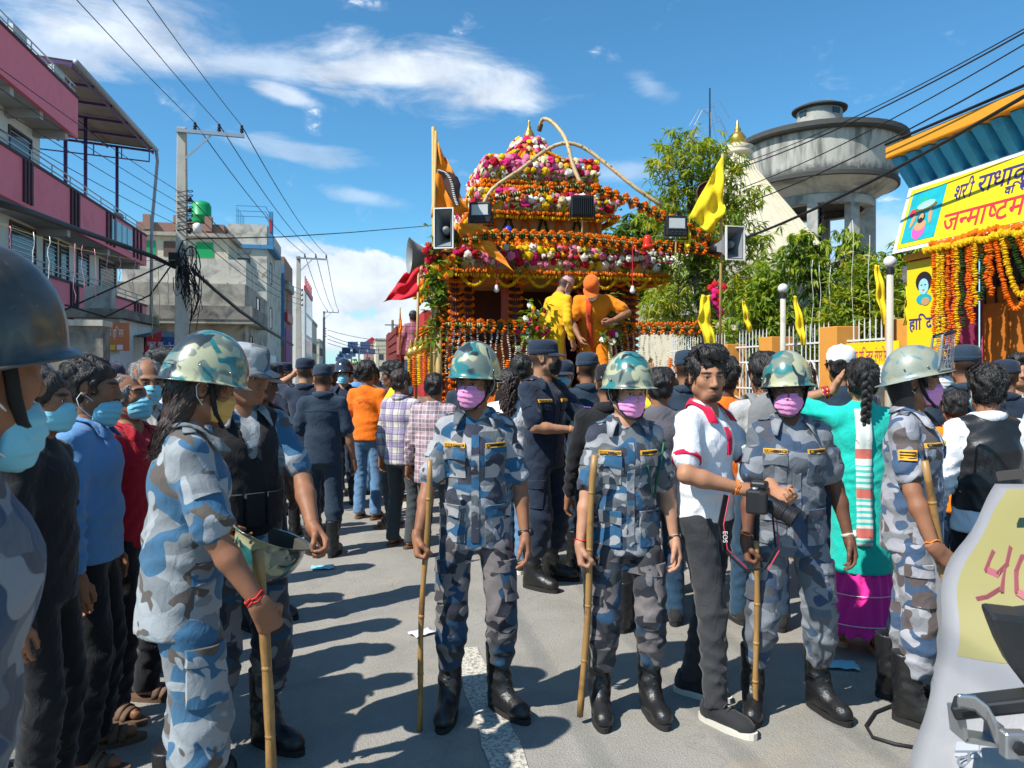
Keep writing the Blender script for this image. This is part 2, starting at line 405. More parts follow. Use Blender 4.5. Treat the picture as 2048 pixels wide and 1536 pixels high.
def head_mesh(h, female=False, beard=0., fade=0.):
 key = (h, female, beard, fade)
 if key not in _heads:
  V, Q = head_field(h, female).mesh(); V = relax(V, Q, 1, .35); x, y, z = V.T
  def g(c, r): return np.clip(1.3-np.sqrt(sum(((V[:, i]-c[i])/r[i])**2 for i in range(3))), 0, 1)
  t = np.zeros(len(V), np.float32)
  for s in (-1, 1): t = np.maximum(t, np.clip(g((s*.034, -.084, .0255), (.024, .03, .0065))*2.6, 0, .95))
  for s in (-1, 1): t = np.maximum(t, np.clip(g((s*.031, -.090, .0085), (.017, .02, .0035))*1.6, 0, .6))
  t = np.maximum(t, fade*np.clip((y+.012)/.02, 0, 1)*np.clip((z+.075)/.03, 0, 1)*np.clip((.088-np.abs(x)*.0-.0-np.where((np.abs(x) > .070) & (z < .03), .2, 0))/.05, 0, 1))
  if beard:
   m = np.maximum(g((0, -.10, -.047), (.026, .03, .009))*1.6, np.maximum(g((0, -.08, -.10), (.045, .045, .03)), .75*np.maximum(g((.055, -.02, -.075), (.02, .05, .03)), g((-.055, -.02, -.075), (.02, .05, .03)))))
   m = np.where((z < -.055) & (z > -.078) & (np.abs(x) < .024) & (y < -.075), 0, m); t = np.maximum(t, np.clip(m*beard, 0, .9))
  lip = np.clip(np.maximum(g((0, -.09, -.060), (.023, .02, .006)), g((0, -.09, -.072), (.020, .02, .007)))*1.8, 0, 1)
  _heads[key] = (V, Q, t, lip.astype(np.float32))
 return _heads[key]
_hands = {}
def hand_mesh(pose, h):
 key = (pose, h)
 if key not in _hands:
  cu = {'relax': (22, 28, 22), 'grip': (62, 78, 45), 'flat': (4, 6, 4), 'half': (40, 48, 30)}[pose]
  f = Field((-.085, -.12, -.24), (.095, .05, .03), h)
  for x in (-.026, -.009, .009, .026): f.cone((x*.65, 0, 0), (x, 0, -.085), .017, .0145, .02)
  f.cone((0, 0, .03), (0, 0, -.02), .026, .027, .02, ey=.8)
  for x, L, e in ((.030, .074, 0), (.010, .083, 1), (-.010, .077, 2), (-.029, .060, 5)):
   p = Vector((x, 0, -.088)); a = 0
   for i, (seg, r0, r1) in enumerate(((.46, .0098, .0088), (.30, .0088, .0080), (.24, .0080, .0068))):
    a += R(cu[i]+e); q = p + Vector(((x*.18 if pose == 'flat' else 0)*seg, -math.sin(a), -math.cos(a)))*(L*seg); f.cone(p, q, r0, r1, .004); p = q
  if pose in ('grip', 'half'): th = [(.020, -.008, -.020), (.044, -.028, -.052), (.036, -.052, -.078), (.020, -.062, -.092)]
  elif pose == 'flat': th = [(.020, -.005, -.020), (.050, -.014, -.050), (.066, -.018, -.078), (.074, -.020, -.100)]
  else: th = [(.020, -.008, -.020), (.043, -.024, -.052), (.046, -.036, -.082), (.043, -.044, -.104)]
  for i, r in enumerate((.0145, .0115, .0095)): f.cone(th[i], th[i+1], r, r*.9, .008)
  V, Q = f.mesh(); _hands[key] = (relax(V, Q, 1, .3), Q)
 return _hands[key]
def ik(a, c, l1, l2, pole):
 a, c = Vector(a), Vector(c); d = c-a; D = d.length
 if D > (l1+l2)*.998: c = a + d*((l1+l2)*.998/D); d = c-a; D = d.length
 x = (l1*l1-l2*l2+D*D)/(2*D); hgt = math.sqrt(max(l1*l1-x*x, 0)); n = d/D; p = Vector(pole); p = (p - n*p.dot(n)).normalized()
 return a+n*x+p*hgt, c
def folds(seed, amp, kz=95., kx=30.):
 r = random.Random(seed); ph = [r.uniform(0, 6.28) for _ in range(8)]
 def fn(x, y, z):
  wv = np.sin(11*x+9*y+6*z+ph[0]) + .7*np.sin(17*y-9*x+8*z+ph[1]); am = .55+.45*np.sin(9*x-7*y+11*z+ph[5])
  a = np.abs(np.sin(.5*(kz*z+kx*x+2.0*wv+ph[2]))); b = np.abs(np.sin(.5*(kz*.62*z-kx*1.9*x+kx*y+2.3*wv+ph[3])))
  return amp*((a-.6)*1.5*am + (b-.6)*1.7*(1-.6*am))
 return fn
# ------------------------------------------------------------------ skin, hair, garments
def skin_mat(name, c):
 if name in MATS: return MATS[name]
 t = NT(name); v = t.co()
 a = t.n('ShaderNodeAttribute', _attribute_name='tint'); b = t.n('ShaderNodeAttribute', _attribute_name='lip')
 base = t.mix(t.noise(14, 5, .6, 0, v), tuple(x*.84 for x in c), tuple(min(1, x*1.14) for x in c))
 base = t.mix(t.math('MULTIPLY', t.noise(3.5, 3, .5, 0, v), .30), base, (c[0]*1.1, c[1]*.72, c[2]*.62))
 base = t.mix(t.math('MULTIPLY', b.outputs['Fac'], .55), base, (c[0]*.85, c[1]*.48, c[2]*.45)); base = t.mix(a.outputs['Fac'], base, (.012, .010, .009))
 t.set(base, .56, spec=.32); t.bump(t.noise(170, 3, .6, 0, v), .10, .004)
 MATS[name] = t.m; return t.m
SK = {'d': skin_mat('skin_dark', (.135, .062, .036)), 'b': skin_mat('skin_brown', (.27, .128, .070)), 'm': skin_mat('skin_tan', (.36, .185, .105)), 'l': skin_mat('skin_light', (.43, .235, .145))}
def hair_material(name, c, grey=None):
 t = NT(name); n = t.n('ShaderNodeTexNoise', Scale=1., Detail=3., Roughness=.6, Distortion=.4); t.l(t.map(scale=(230, 230, 34), rand=True), n.inputs[0])
 base = t.mix(n.outputs[0], tuple(x*.5 for x in c), grey or tuple(x*1.9 for x in c)); t.set(base, .42, spec=.5); t.bump(n.outputs[0], .9, .006); MATS[name] = t.m; return t.m
HAIR = hair_material('hair_black', (.012, .010, .009)); HAIRB = hair_material('hair_dark_brown', (.030, .016, .011)); HAIRG = hair_material('hair_grey', (.09, .088, .085), (.33, .32, .31))
def eye_mat():
 t = NT('eye'); g = t.co('Object'); sx = t.n('ShaderNodeSeparateXYZ'); t.l(g, sx.inputs[0])
 c = t.ramp(t.math('MULTIPLY', sx.outputs[1], -80.), [(.0, (.62, .58, .54)), (.80, (.62, .58, .54)), (.84, (.03, .016, .010)), (.955, (.008, .005, .004))]); t.set(c, .12, spec=.6); return t.m
EYE = eye_mat(); EYE_ME = MB().sph((0, 0, 0), .0125, 16, 10).mesh('eye', True); EYE_ME.materials.append(EYE)
M_BOOT = mat('boot_leather', (.012, .012, .013), .34, .35, 22, .35, 70, spec=.5, dirt=(.035, .033, .03), dirt_scale=9, dirt_lo=.55, dirt_hi=.8); M_SOLE = mat('sole_rubber', (.018, .017, .016), .85)
M_STRAP = mat('black_webbing', (.012, .012, .013), .8, bump=.3, bscale=300)
M_LOOP = mat('mask_ear_loop', (.72, .72, .70), .7)
MASKC = {'pink': cloth_mat('mask_pink', (.78, .29, .55), .05, .25), 'blue': cloth_mat('mask_blue', (.22, .55, .66), .05, .25), 'black': cloth_mat('mask_black', (.012, .012, .013), .1, .2), 'white': cloth_mat('mask_white', (.7, .7, .7), .05, .25), 'yellow': cloth_mat('mask_yellow', (.62, .36, .10), .08, .25)}
def helmet_mat(name, a, b, c, d, rough=.22, coat=.6):
 t = NT(name); v = t.map(rand=True)
 def bl(sc, lo, off):
  m = t.n('ShaderNodeVectorMath', _operation='ADD'); t.l(v, m.inputs[0]); m.inputs[1].default_value = (off, -off, off*.5)
  return t.ramp(t.noise(sc, 1., .5, .9, m.outputs[0]), [(lo-.02, 0.), (lo+.02, 1.)])
 x = t.mix(bl(10, .50, 2.), a, b); x = t.mix(bl(10, .55, 9.), x, c); x = t.mix(bl(12, .585, 17.), x, d)
 sc = t.ramp(t.noise(40, 8, .7, 1., v), [(.60, 0.), (.72, 1.)]); x = t.mix(t.math('MULTIPLY', sc, .35), x, (.42, .42, .36))
 rg = t.mix(t.noise(9, 5, .6, 0, v), rough*.7, rough*1.8); t.set(x, rg, spec=.5, coat=coat); t.b.inputs['Coat Roughness'].default_value = .14
 t.bump(t.noise(300, 2, .5, 0, v), .05, .003); MATS[name] = t.m; return t.m
M_HELM = helmet_mat('helmet_camo_paint', (.16, .19, .15), (.40, .40, .25), (.025, .17, .17), (.022, .032, .034))
M_HELM_DK = helmet_mat('helmet_dark_paint', (.045, .043, .036), (.062, .058, .046), (.030, .030, .028), (.035, .033, .030), .35, .3)
M_HELM_GR = helmet_mat('helmet_grey_green_paint', (.24, .26, .20), (.26, .28, .22), (.22, .24, .19), (.10, .19, .24), .3, .4)
M_INNER = mat('helmet_lining', (.05, .048, .04), .8)
def helmet_mesh(flare=.017, tall=.174):
 n, rows = 40, 11; V = []; F = []
 prof = [(math.sin(R(90)*i/rows)**.92, math.cos(R(90)*i/rows), 0) for i in range(1, rows+1)]
 prof += [(1, -.03, .35), (1, -.045, .8), (1, -.05, 1.), (1, -.068, .98), (1, -.06, .5), (.965, -.03, 0)]
 prof += [(.955*math.sin(R(90)*i/rows)**.92, .955*math.cos(R(90)*i/rows), 0) for i in range(rows, 0, -2)]
 V.append((0, .004, .028+tall))
 for r, z, fl in prof:
  for j in range(n):
   p = 2*PI*j/n; cx, cy = math.sin(p), -math.cos(p); rim = .030-.018*cy*1. if cy < 0 else .030-.030*cy
   e = flare*fl*(1.25 if cy < -.5 else 1.)
   V.append((cx*(.121*r+e), .004+cy*(.143*r+e), rim + z*(tall-(rim-.028)) if z > 0 else rim + z*tall))
 k = len(prof); F += [(0, 1+(j+1) % n, 1+j) for j in range(n)]
 me_f = [(1+i*n+j, 1+i*n+(j+1) % n, 1+(i+1)*n+(j+1) % n, 1+(i+1)*n+j) for i in range(k-1) for j in range(n)]
 mb = MB(); mb.v = V; mb.f = F+me_f+[tuple(1+(k-1)*n+j for j in range(n))]; mb.m = [0]*n + [0 if i < rows+4 else 1 for i in range(k-1) for j in range(n)] + [1]
 me = mb.mesh('helmet', True); return me
HELM_ME = {}
def helmet_obj(parent, M, m=None, flare=.017, tall=.174, rivets=True):
 key = (m.name if m else 'c', flare, tall)
 if key not in HELM_ME:
  me = helmet_mesh(flare, tall); me.materials.append(m or M_HELM); me.materials.append(M_INNER); HELM_ME[key] = me
 o = link('helmet', HELM_ME[key], None, parent); o.matrix_local = M
 if rivets:
  rv = MB()
  for s in (-1, 1):
   rv = MB(); rv.sph((s*.1155, -.045, .068), .0055, 8, 5); rv.build('rivet', mat('rivet_steel', (.35, .35, .33), .3, metal=.9), o, True)
   rv = MB(); rv.sph((s*.1165, .055, .066), .005, 8, 5); rv.build('rivet', MATS['rivet_steel'], o, True)
 return o
def strap_obj(parent, M, drop=0.):
 mb = MB()
 pts = [(.090, -.005, .02), (.079, -.022, -.03), (.062, -.045, -.075), (.034, -.082, -.112-drop), (0, -.097, -.118-drop)]
 P = [Vector(p) for p in pts]; P = P + [Vector((-p.x, p.y, p.z)) for p in P[-2::-1]]
 mb.tube(P, .0065, 6, True, 1.6); o = mb.build('chin_strap', M_STRAP, parent, True); o.matrix_local = M; return o
def mask_obj(parent, M, col, h, low=0., female=False, pleat=True):
 key = ('mask', h, low, female)
 if key not in HELM_ME:
  f = Field((-.10, -.16, -.14), (.10, .03, .02), h)
  f.ell((0, -.043, -.052), (.068, .066, .066), .02); f.ell((0, -.076, -.036), (.034, .042, .044), .03); f.ell((0, -.070, -.088), (.034, .030, .030), .03)
  f.add(lambda x, y, z: .0034*(np.mod((z+.11)/.026+.15*np.sin(x*30), 1.)-.5)*np.clip((-y-.03)/.03, 0, 1)*1.6+.0014*np.sin(x*130+z*70))
  f.plane((0, 0, 1), (0, -.1, -.004)).plane((0, .25, -1), (0, -.06, -.112)).plane((0, 1, .12), (0, -.020, -.05))
  V, Q = f.mesh(); V = relax(V, Q, 1, .3); HELM_ME[key] = mesh_np('mask', V, Q)
 me = HELM_ME[key].copy(); me.materials.clear(); me.materials.append(MASKC[col]); o = link('face_mask', me, None, parent); o.matrix_local = M @ Matrix.Translation((0, 0, -low))
 mb = MB()
 for s in (-1, 1):
  mb.tube([(s*.062, -.028, -.016), (s*.074, -.006, .004), (s*.083, .026, .026), (s*.085, .040, .0), (s*.079, .030, -.032), (s*.068, -.006, -.066), (s*.056, -.030, -.082)], .0019, 5)
 mb.build('ear_loop', M_LOOP if col != 'black' else M_STRAP, o, True); return o
def hair_obj(parent, M, style, m, h, seed=0, hat=False, lod=1):
 f = Field((-.16, -.16, -.36 if style in ('long', 'pony') else -.15), (.16, .20 if style != 'bun' else .24, .17), h); r = random.Random(seed); ph = [r.uniform(0, 6.28) for _ in range(6)]
 if style == 'thin': f.ell((0, .026, .036), (.081, .098, .086), .02)
 else: f.ell((0, .022, .046), (.089, .106, .091), .02)
 if style == 'quiff':
  f.ell((.01, -.055, .112), (.062, .05, .034), .03); f.ell((0, .0, .118), (.07, .085, .036), .03); f.ell((.035, -.03, .115), (.05, .05, .034), .02)
 if style == 'bushy': f.ell((0, .0, .10), (.085, .095, .055), .03); f.ell((0, .06, .06), (.088, .07, .085), .03)
 f.ell((0, .045, -.02), (.080, .070, .055), .02)
 for s in (-1, 1): f.cone((s*.074, -.022, .03), (s*.072, -.028, -.016), .012, .008, .01)
 if style == 'long': f.cone((0, .055, -.02), (0, .085, -.20), .070, .050, .03, ey=.6); f.cone((-.05, .03, 0), (-.04, .06, -.16), .032, .026, .02); f.cone((.05, .03, 0), (.04, .06, -.16), .032, .026, .02)
 if style == 'pony': f.ell((0, .10, .02), (.05, .04, .05), .02); f.cone((0, .12, .0), (0, .12, -.28), .042, .022, .03)
 if style == 'bun': f.ell((0, .135, .01), (.055, .05, .052), .02)
 am = .0018 if style == 'long' else .0045 if style not in ('bushy', 'quiff') else .0045
 f.add(lambda x, y, z: am*(np.sin(70*x+40*z+3*np.sin(30*y+ph[0])+ph[1])+np.sin(90*y-50*x+3*np.sin(40*z+ph[2])+ph[3])*.8 + .7*np.sin(150*x+20*z+130*y+ph[4])))
 f.ell((0, -.118, -.055), (.082, .085, .118), .012, op='s'); 
 for s in (-1, 1): f.ell((s*.088, .016, -.008), (.022, .026, .036), .008, op='s')
 if style not in ('long',): f.plane((0, -.35, -1), (0, .06, -.072))
 if hat: f.plane((0, 0, 1), (0, 0, .055))
 V, Q = f.mesh(); V = relax(V, Q, 1, .25); o = link('hair', mesh_np('hair', V, Q), m, parent); o.matrix_local = M
 if lod < 2 and len(V) > 50:
  rg = np.random.default_rng(seed); n = 1500 if lod == 0 else 600; q0 = Q[rg.integers(0, len(Q), n)]; b = V[q0].mean(1); nr = np.cross(V[q0[:, 2]]-V[q0[:, 0]], V[q0[:, 3]]-V[q0[:, 1]]); nr /= np.linalg.norm(nr, axis=1)[:, None]+1e-9
  k = nr[:, 1] > -.6; b, nr = b[k], nr[k]; n = len(b); t = np.stack([b[:, 0]*3, np.where(b[:, 1] < -.02, -.5, .6)*np.ones(n), -.9*np.ones(n)], 1)+rg.normal(0, .12 if style == 'long' else .4, (n, 3)); t -= nr*(t*nr).sum(1)[:, None]; t /= np.linalg.norm(t, axis=1)[:, None]+1e-9; sd = np.cross(nr, t); L = rg.uniform(.014, .034, n)[:, None]; lf = .005 if style in ('bushy', 'quiff') else .0018; w_ = rg.uniform(.0012, .0028, n)[:, None]
  if style == 'long': L = L*2
  V2 = np.stack([b-sd*w_, b+sd*w_, b+t*L*.55+nr*lf+sd*w_*.7, b+t*L+nr*lf*rg.uniform(-1., 1.4, n)[:, None]], 1).reshape(-1, 3); st = link('strands', mesh_np('strands', V2, np.arange(4*n).reshape(-1, 4), True), m, o); st['kind'] = 'stuff'
 return o
def ellip_cap(prof, n=28):
 """prof rows (rx, ry, z, yshift)"""
 mb = MB(); V = [(rx*math.sin(2*PI*j/n), ys-ry*math.cos(2*PI*j/n), z) for rx, ry, z, ys in prof for j in range(n)]
 k = len(prof); mb.add(V, [(i*n+j, i*n+(j+1) % n, (i+1)*n+(j+1) % n, (i+1)*n+j) for i in range(k-1) for j in range(n)] + [tuple((k-1)*n+j for j in range(n))]); return mb
def brim(mb, rx, ry, z, out, drop, y0=.0, half=72, th=.004):
 n = 14
 def P(t, q, dz):
  a = R(-half+2*half*t); e = math.cos(a*.5*180/half*PI/180*1.0)**.6 if False else math.cos((t-.5)*PI)**.7
  return (math.sin(a)*(rx+out*.25*q), y0-math.cos(a)*(ry)-out*q*e, z-drop*q*(.6+.4*math.cos(a))+dz-.010*q*abs(math.sin(a))**2)
 mb.sheet(lambda u, v: P(u, v, th), n, 4); mb.sheet(lambda u, v: P(1-u, v, 0), n, 4)
 mb.sheet(lambda u, v: P(u, 1, th*(1-v)), n, 1); return mb
def cap_obj(parent, M, m, kind='field', bm=None):
 if kind == 'field':
  mb = ellip_cap([(.084, .104, .030, .012), (.087, .107, .034, .012), (.0885, .1085, .060, .013), (.087, .106, .092, .012), (.080, .098, .116, .011), (.064, .080, .129, .010), (.034, .044, .136, .010), (.008, .01, .138, .010)])
  o = mb.build('cap', m, parent, True); o.matrix_local = M; bevel(o, .004, 1)
  br = brim(MB(), .080, .088, .040, .068, .022).build('brim', bm or m, o, True)
  ellip_cap([(.0875, .1075, .034, .012), (.0905, .1105, .042, .012), (.0908, .1108, .056, .013), (.0885, .109, .060, .013)]).build('band', m, o, True)
 elif kind == 'base':
  mb = ellip_cap([(.083, .102, .030, .012), (.087, .106, .050, .012), (.086, .104, .085, .012), (.072, .090, .118, .012), (.045, .058, .137, .012), (.012, .014, .143, .012)])
  o = mb.build('cap', m, parent, True); o.matrix_local = M
  brim(MB(), .078, .088, .036, .075, .020).build('brim', bm or m, o, True); o.matrix_local = M @ Matrix.Diagonal((1.07, 1.07, 1.07, 1)); MB().sph((0, .012, .144), (.009, .009, .005), 8, 5).build('button', m, o, True)
 elif kind == 'boonie':
  mb = ellip_cap([(.135, .150, .012, .01), (.138, .153, .016, .01), (.092, .112, .034, .012), (.090, .110, .05, .012), (.086, .105, .10, .012), (.075, .092, .122, .012), (.03, .04, .132, .012)])
  o = mb.build('hat', m, parent, True); o.matrix_local = M
 elif kind == 'topi':
  mb = ellip_cap([(.082, .100, .040, .012), (.083, .101, .044, .012), (.080, .094, .09, .012), (.066, .075, .135, .0), (.040, .048, .160, -.01), (.01, .02, .168, -.012)])
  o = mb.build('cap', m, parent, True); o.matrix_local = M
 return o
def boot_mesh():
 f = Field((-.075, -.24, -.01), (.075, .12, .36), .0075)
 f.cone((0, .024, .08), (0, .026, .325), .049, .060, .02, ey=1.12, flat=True); f.ell((0, -.055, .052), (.046, .125, .055), .03); f.ell((0, .040, .045), (.041, .05, .055), .02); f.ell((0, -.135, .042), (.047, .060, .045), .02)
 f.cone((0, -.03, .085), (0, .01, .15), .042, .05, .03)
 f.add(lambda x, y, z: .0022*np.sin(z*120+4*np.sin(x*40+y*30))*np.clip((z-.07)/.04, 0, 1)*np.clip((.26-z)/.05, 0, 1))
 f.plane((0, 0, -1), (0, 0, .022)); V, Q = f.mesh(); return mesh_np('boot', relax(V, Q, 1, .3), Q)
def outline_sole(L0, L1, wd, n=22):
 pts = []
 for i in range(n):
  a = 2*PI*i/n; y = math.cos(a); x = math.sin(a); yy = -.045 + (L0 if y < 0 else L1)*abs(y)**.8*(-1 if y < 0 else 1)
  ww = wd*(1.0 if y < 0 else .86)*(1-.12*max(0, -y)); pts.append((abs(x)**.8*(1 if x > 0 else -1)*ww, yy))
 return pts
BOOT = boot_mesh(); BOOT.materials.append(M_BOOT)
SOLE = MB().prism(outline_sole(.155, .135, .050), Matrix.Identity(4), .026).mesh('sole'); SOLE.materials.append(M_SOLE)
def laces():
 mb = MB()
 for i in range(7):
  z = .088+i*.033; y = -.052+.062*min(1, i/2.2)-.006*(i > 2)*(i-2)*.3
  y = [-.074, -.054, -.043, -.037, -.036, -.0365, -.037][i]
  mb.tube([(-.024, y+.012, z), (0, y-.006, z+.006), (.024, y+.012, z+.016)], .0028, 5); mb.tube([(.024, y+.012, z), (0, y-.007, z+.008), (-.024, y+.012, z+.016)], .0028, 5)
 me = mb.mesh('laces', True); me.materials.append(mat('boot_lace', (.035, .035, .036), .7)); return me
LACES = laces()
def shoe_mesh():
 f = Field((-.07, -.24, -.01), (.07, .12, .16), .0075)
 f.ell((0, -.06, .045), (.045, .125, .048), .03); f.ell((0, .035, .052), (.040, .052, .060), .03); f.ell((0, -.14, .036), (.043, .05, .036), .02); f.cone((0, .02, .06), (0, .022, .115), .043, .047, .02, flat=True)
 f.plane((0, 0, -1), (0, 0, .024)); V, Q = f.mesh(); return mesh_np('shoe', relax(V, Q, 1, .3), Q)
SHOE = shoe_mesh(); SOLE2 = MB().prism(outline_sole(.160, .140, .051), Matrix.Identity(4), .030).mesh('sole')
M_SHOE = cloth_mat('shoe_black_knit', (.022, .023, .025), .3, .4); M_WSOLE = mat('shoe_white_sole', (.62, .58, .50), .6, .1)
M_SANDAL = mat('sandal_brown', (.13, .075, .045), .7); M_SANDAL_T = mat('sandal_tan', (.52, .30, .15), .6)
def foot_obj(parent, kind, M):
 if kind == 'boot':
  o = link('boot', BOOT, None, parent); o.matrix_local = M; link('sole', SOLE, None, o); link('laces', LACES, None, o)
 elif kind in ('shoe', 'shoe_dark'):
  me = SHOE; o = link('shoe', me, M_SHOE, parent); o.matrix_local = M
  s2 = SOLE2 if kind == 'shoe' else SOLE; link('sole', s2, M_WSOLE, o)
  if kind == 'shoe':
   mb = MB()
   for i in range(4): y, z = -.090+i*.020, .088+i*.009; mb.tube([(-.026, y, z-.010), (0, y-.004, z+.004), (.026, y, z-.010)], .0035, 5)
   mb.build('laces', MATS['boot_lace'], o, True)
 else:
  mm = M_SANDAL_T if kind == 'sandal_tan' else M_SANDAL
  o = MB().prism(outline_sole(.158, .138, .052), Matrix.Identity(4), .022 if kind == 'sandal' else .034).build('sandal_sole', mm, parent); o.matrix_local = M
  mb = MB()
  for y0, r0, zz in ((-.115, .047, .055), (-.080, .049, .066)): mb.sheet(lambda u, v: (math.cos(PI*u)*r0, y0+.034*v-.01*math.sin(PI*u), .018+math.sin(PI*u)*zz), 10, 1)
  b = mb.build('strap', mm, o, True); solid(b, .004)
 return o
# ------------------------------------------------------------------ a person
class P: pass
def person(label, X, Y, face=0, H=1.68, lod=1, skin='b', lean=(0, 0), head=(0, 0, 0), feet=((-.11, 0, -12), (.11, 0, 12)), arms=('hang', 'hang'), top=None, bottom=None, foot='boot', hat=None, hair='fade', hairm=None,
  mask=None, masklow=0., g=1., female=False, group=None, z=0., cat='person', strap=False, beard=0., hip=.0, nofoot=False):
 p = P(); vox = {0: .011, 1: .016, 2: .022}[lod]; hv = {0: .0045, 1: .007, 2: .009}[lod]
 root = empty('person', (X, Y, z), R(face), label, cat, group); s = H/1.70; root.scale = (s, s, s); p.root = root; p.M = Matrix.LocRotScale(Vector((X, Y, z)), Euler((0, 0, R(face))), Vector((s, s, s)))
 top = dict(dict(mat=None, sleeve='short', hem=.80, loose=1., collar=None), **(top or {})); bottom = dict(dict(mat=None, style='blouse', loose=1.), **(bottom or {}))
 LM = Euler((R(lean[0]), R(lean[1]), 0)).to_matrix(); piv = Vector((0, 0, .95)); hipv = Vector((hip, 0, 0))
 def T(q): return piv + LM @ (Vector(q)-piv) + hipv
 seed = int(abs(X*1000)+abs(Y*100)) % 9973
 # joints
 HIP = {-1: Vector((-.088, 0, .90))+hipv, 1: Vector((.088, 0, .90))+hipv}; ANK = {}; KNEE = {}
 for sd, (fx, fy, ta) in zip((-1, 1), feet): ANK[sd] = Vector((fx, fy, .09)); KNEE[sd], ANK[sd] = ik(HIP[sd], ANK[sd], .409, .409, (math.sin(R(ta))*.6, -1, 0))
 SHO = {sd: T((sd*(.160*(.93 if female else 1.)*g), .012, 1.365)) for sd in (-1, 1)}; ELB = {}; WR = {}; HM = {}; HP = {}
 for sd, a in zip((-1, 1), arms):
  if a == 'hang': a = dict(w=(sd*.27, -.03, .845), pole=(sd*.4, 1, 0))
  elif a == 'hang2': a = dict(w=(sd*.25, -.07, .86), pole=(sd*.5, 1, 0))
  w_ = Vector(a['w']); ELB[sd], WR[sd] = ik(SHO[sd], w_, .285, .25, a.get('pole', (sd*.4, 1, -.2)))
  fd = Vector(a['f']).normalized() if 'f' in a else (WR[sd]-ELB[sd]).normalized(); n = Vector(a.get('n', (-sd, 0, 0))); n = (n-fd*n.dot(fd)).normalized(); t = n.cross(fd)*sd
  m = Matrix((t, -n, -fd)).transposed().to_4x4(); m.translation = WR[sd]; HM[sd] = m; HP[sd] = a.get('pose', 'relax')
 NECK = T((0, .012, 1.43)); hm = LM @ Euler((R(head[1])*-1, R(head[2]), R(head[0])), 'XYZ').to_matrix(); HC = NECK + LM @ Vector((0, -.012, .0)) + hm @ Vector((0, -.004, .152))
 MH = hm.to_4x4(); MH.translation = HC; p.MH = MH; p.SHO, p.ELB, p.WR, p.HM, p.T = SHO, ELB, WR, HM, T
 p.KNEE, p.ANK, p.HIP = KNEE, ANK, HIP
 rot3 = [list(r) for r in LM.transposed()]; rot3 = [[LM[i][j] for j in range(3)] for i in range(3)]
 pts = [*SHO.values(), *ELB.values(), *WR.values(), *ANK.values(), *KNEE.values(), *HIP.values(), HC, NECK]
 lo = np.array([min(q[i] for q in pts) for i in range(3)])-.19; hi = np.array([max(q[i] for q in pts) for i in range(3)])+.19; lo[2] = -.03
 # body: one skin from feet to crown, hands and head included
 f = Field(lo, hi, vox*1.15)
 f.ell(T((0, .01, .93)), (.128*g, .090*g, .105), .04, rot3); f.ell(T((0, .0, 1.08)), (.115*g, .084*g, .15), .05, rot3); f.ell(T((0, .0, 1.26)), (.148*g, .102*g, .15), .05, rot3)
 [f.cone(T((0, .02, 1.415)), SHO[sd], .05, .046, .05) for sd in (-1, 1)]; f.cone(NECK, HC - hm @ Vector((0, -.02, .09)), .055 if not female else .048, .052 if not female else .046, .03)
 for sd in (-1, 1):
  f.cone(SHO[sd], ELB[sd], .047*g, .038*g, .03); fm = ELB[sd].lerp(WR[sd], .3); f.cone(ELB[sd], fm, .037*g, .040*g, .02); f.cone(fm, WR[sd], .040*g, .026*g, .02)
  f.cone(HIP[sd], KNEE[sd], .068*g, .052*g, .03); cm = KNEE[sd].lerp(ANK[sd], .3); kf = .72 if foot == 'boot' else 1.; f.cone(KNEE[sd], cm, .051*g, .055*g*kf, .02); f.cone(cm, ANK[sd]+Vector((0, .02 if foot == 'boot' else 0, 0)), .055*g*kf, .035*g*kf, .02)
  if foot.startswith('sandal'):
   ta = R(feet[0 if sd < 0 else 1][2]); d = Vector((math.sin(ta), -math.cos(ta), 0)); fb = Vector((ANK[sd].x, ANK[sd].y, 0))
   f.cone(fb-d*.03+Vector((0, 0, .052)), fb+d*.14+Vector((0, 0, .042)), .032, .026, .03); f.cone(ANK[sd], fb+d*.05+Vector((0, 0, .055)), .034, .03, .03)
 V, Q = f.mesh(); V = relax(V, Q, 1, .3); VS, QS, TT, LL = [V], [Q], [np.zeros(len(V), np.float32)], [np.zeros(len(V), np.float32)]; off = len(V)
 def put(v, q, m, t=None, l=None, flip=False):
  nonlocal off
  m = np.array(m, np.float32); VS.append(v @ m[:3, :3].T + m[:3, 3]); QS.append((q[:, ::-1] if flip else q)+off); TT.append(np.zeros(len(v), np.float32) if t is None else t); LL.append(np.zeros(len(v), np.float32) if l is None else l); off += len(v)
 put(*head_mesh(hv, female, beard, .85 if hair == 'fade' else .35)[:2], MH, *head_mesh(hv, female, beard, .85 if hair == 'fade' else .35)[2:])
 for sd in (-1, 1): hv_, hq_ = hand_mesh(HP[sd], .0055 if lod == 0 else .0075); put(hv_, hq_, HM[sd], flip=sd < 0)
 me = mesh_np('body', np.concatenate(VS), np.concatenate(QS)); a = me.attributes.new('tint', 'FLOAT', 'POINT'); a.data.foreach_set('value', np.concatenate(TT)); a = me.attributes.new('lip', 'FLOAT', 'POINT'); a.data.foreach_set('value', np.concatenate(LL))
 p.body = link('body', me, SK[skin], root)
 if lod < 2:
  for sx in (-1, 1): e = link('eye', EYE_ME, None, root); e.matrix_local = MH @ Matrix.Translation((sx*.031, -.0765, .003))
 # trousers or skirt
 lb = bottom['loose']*g
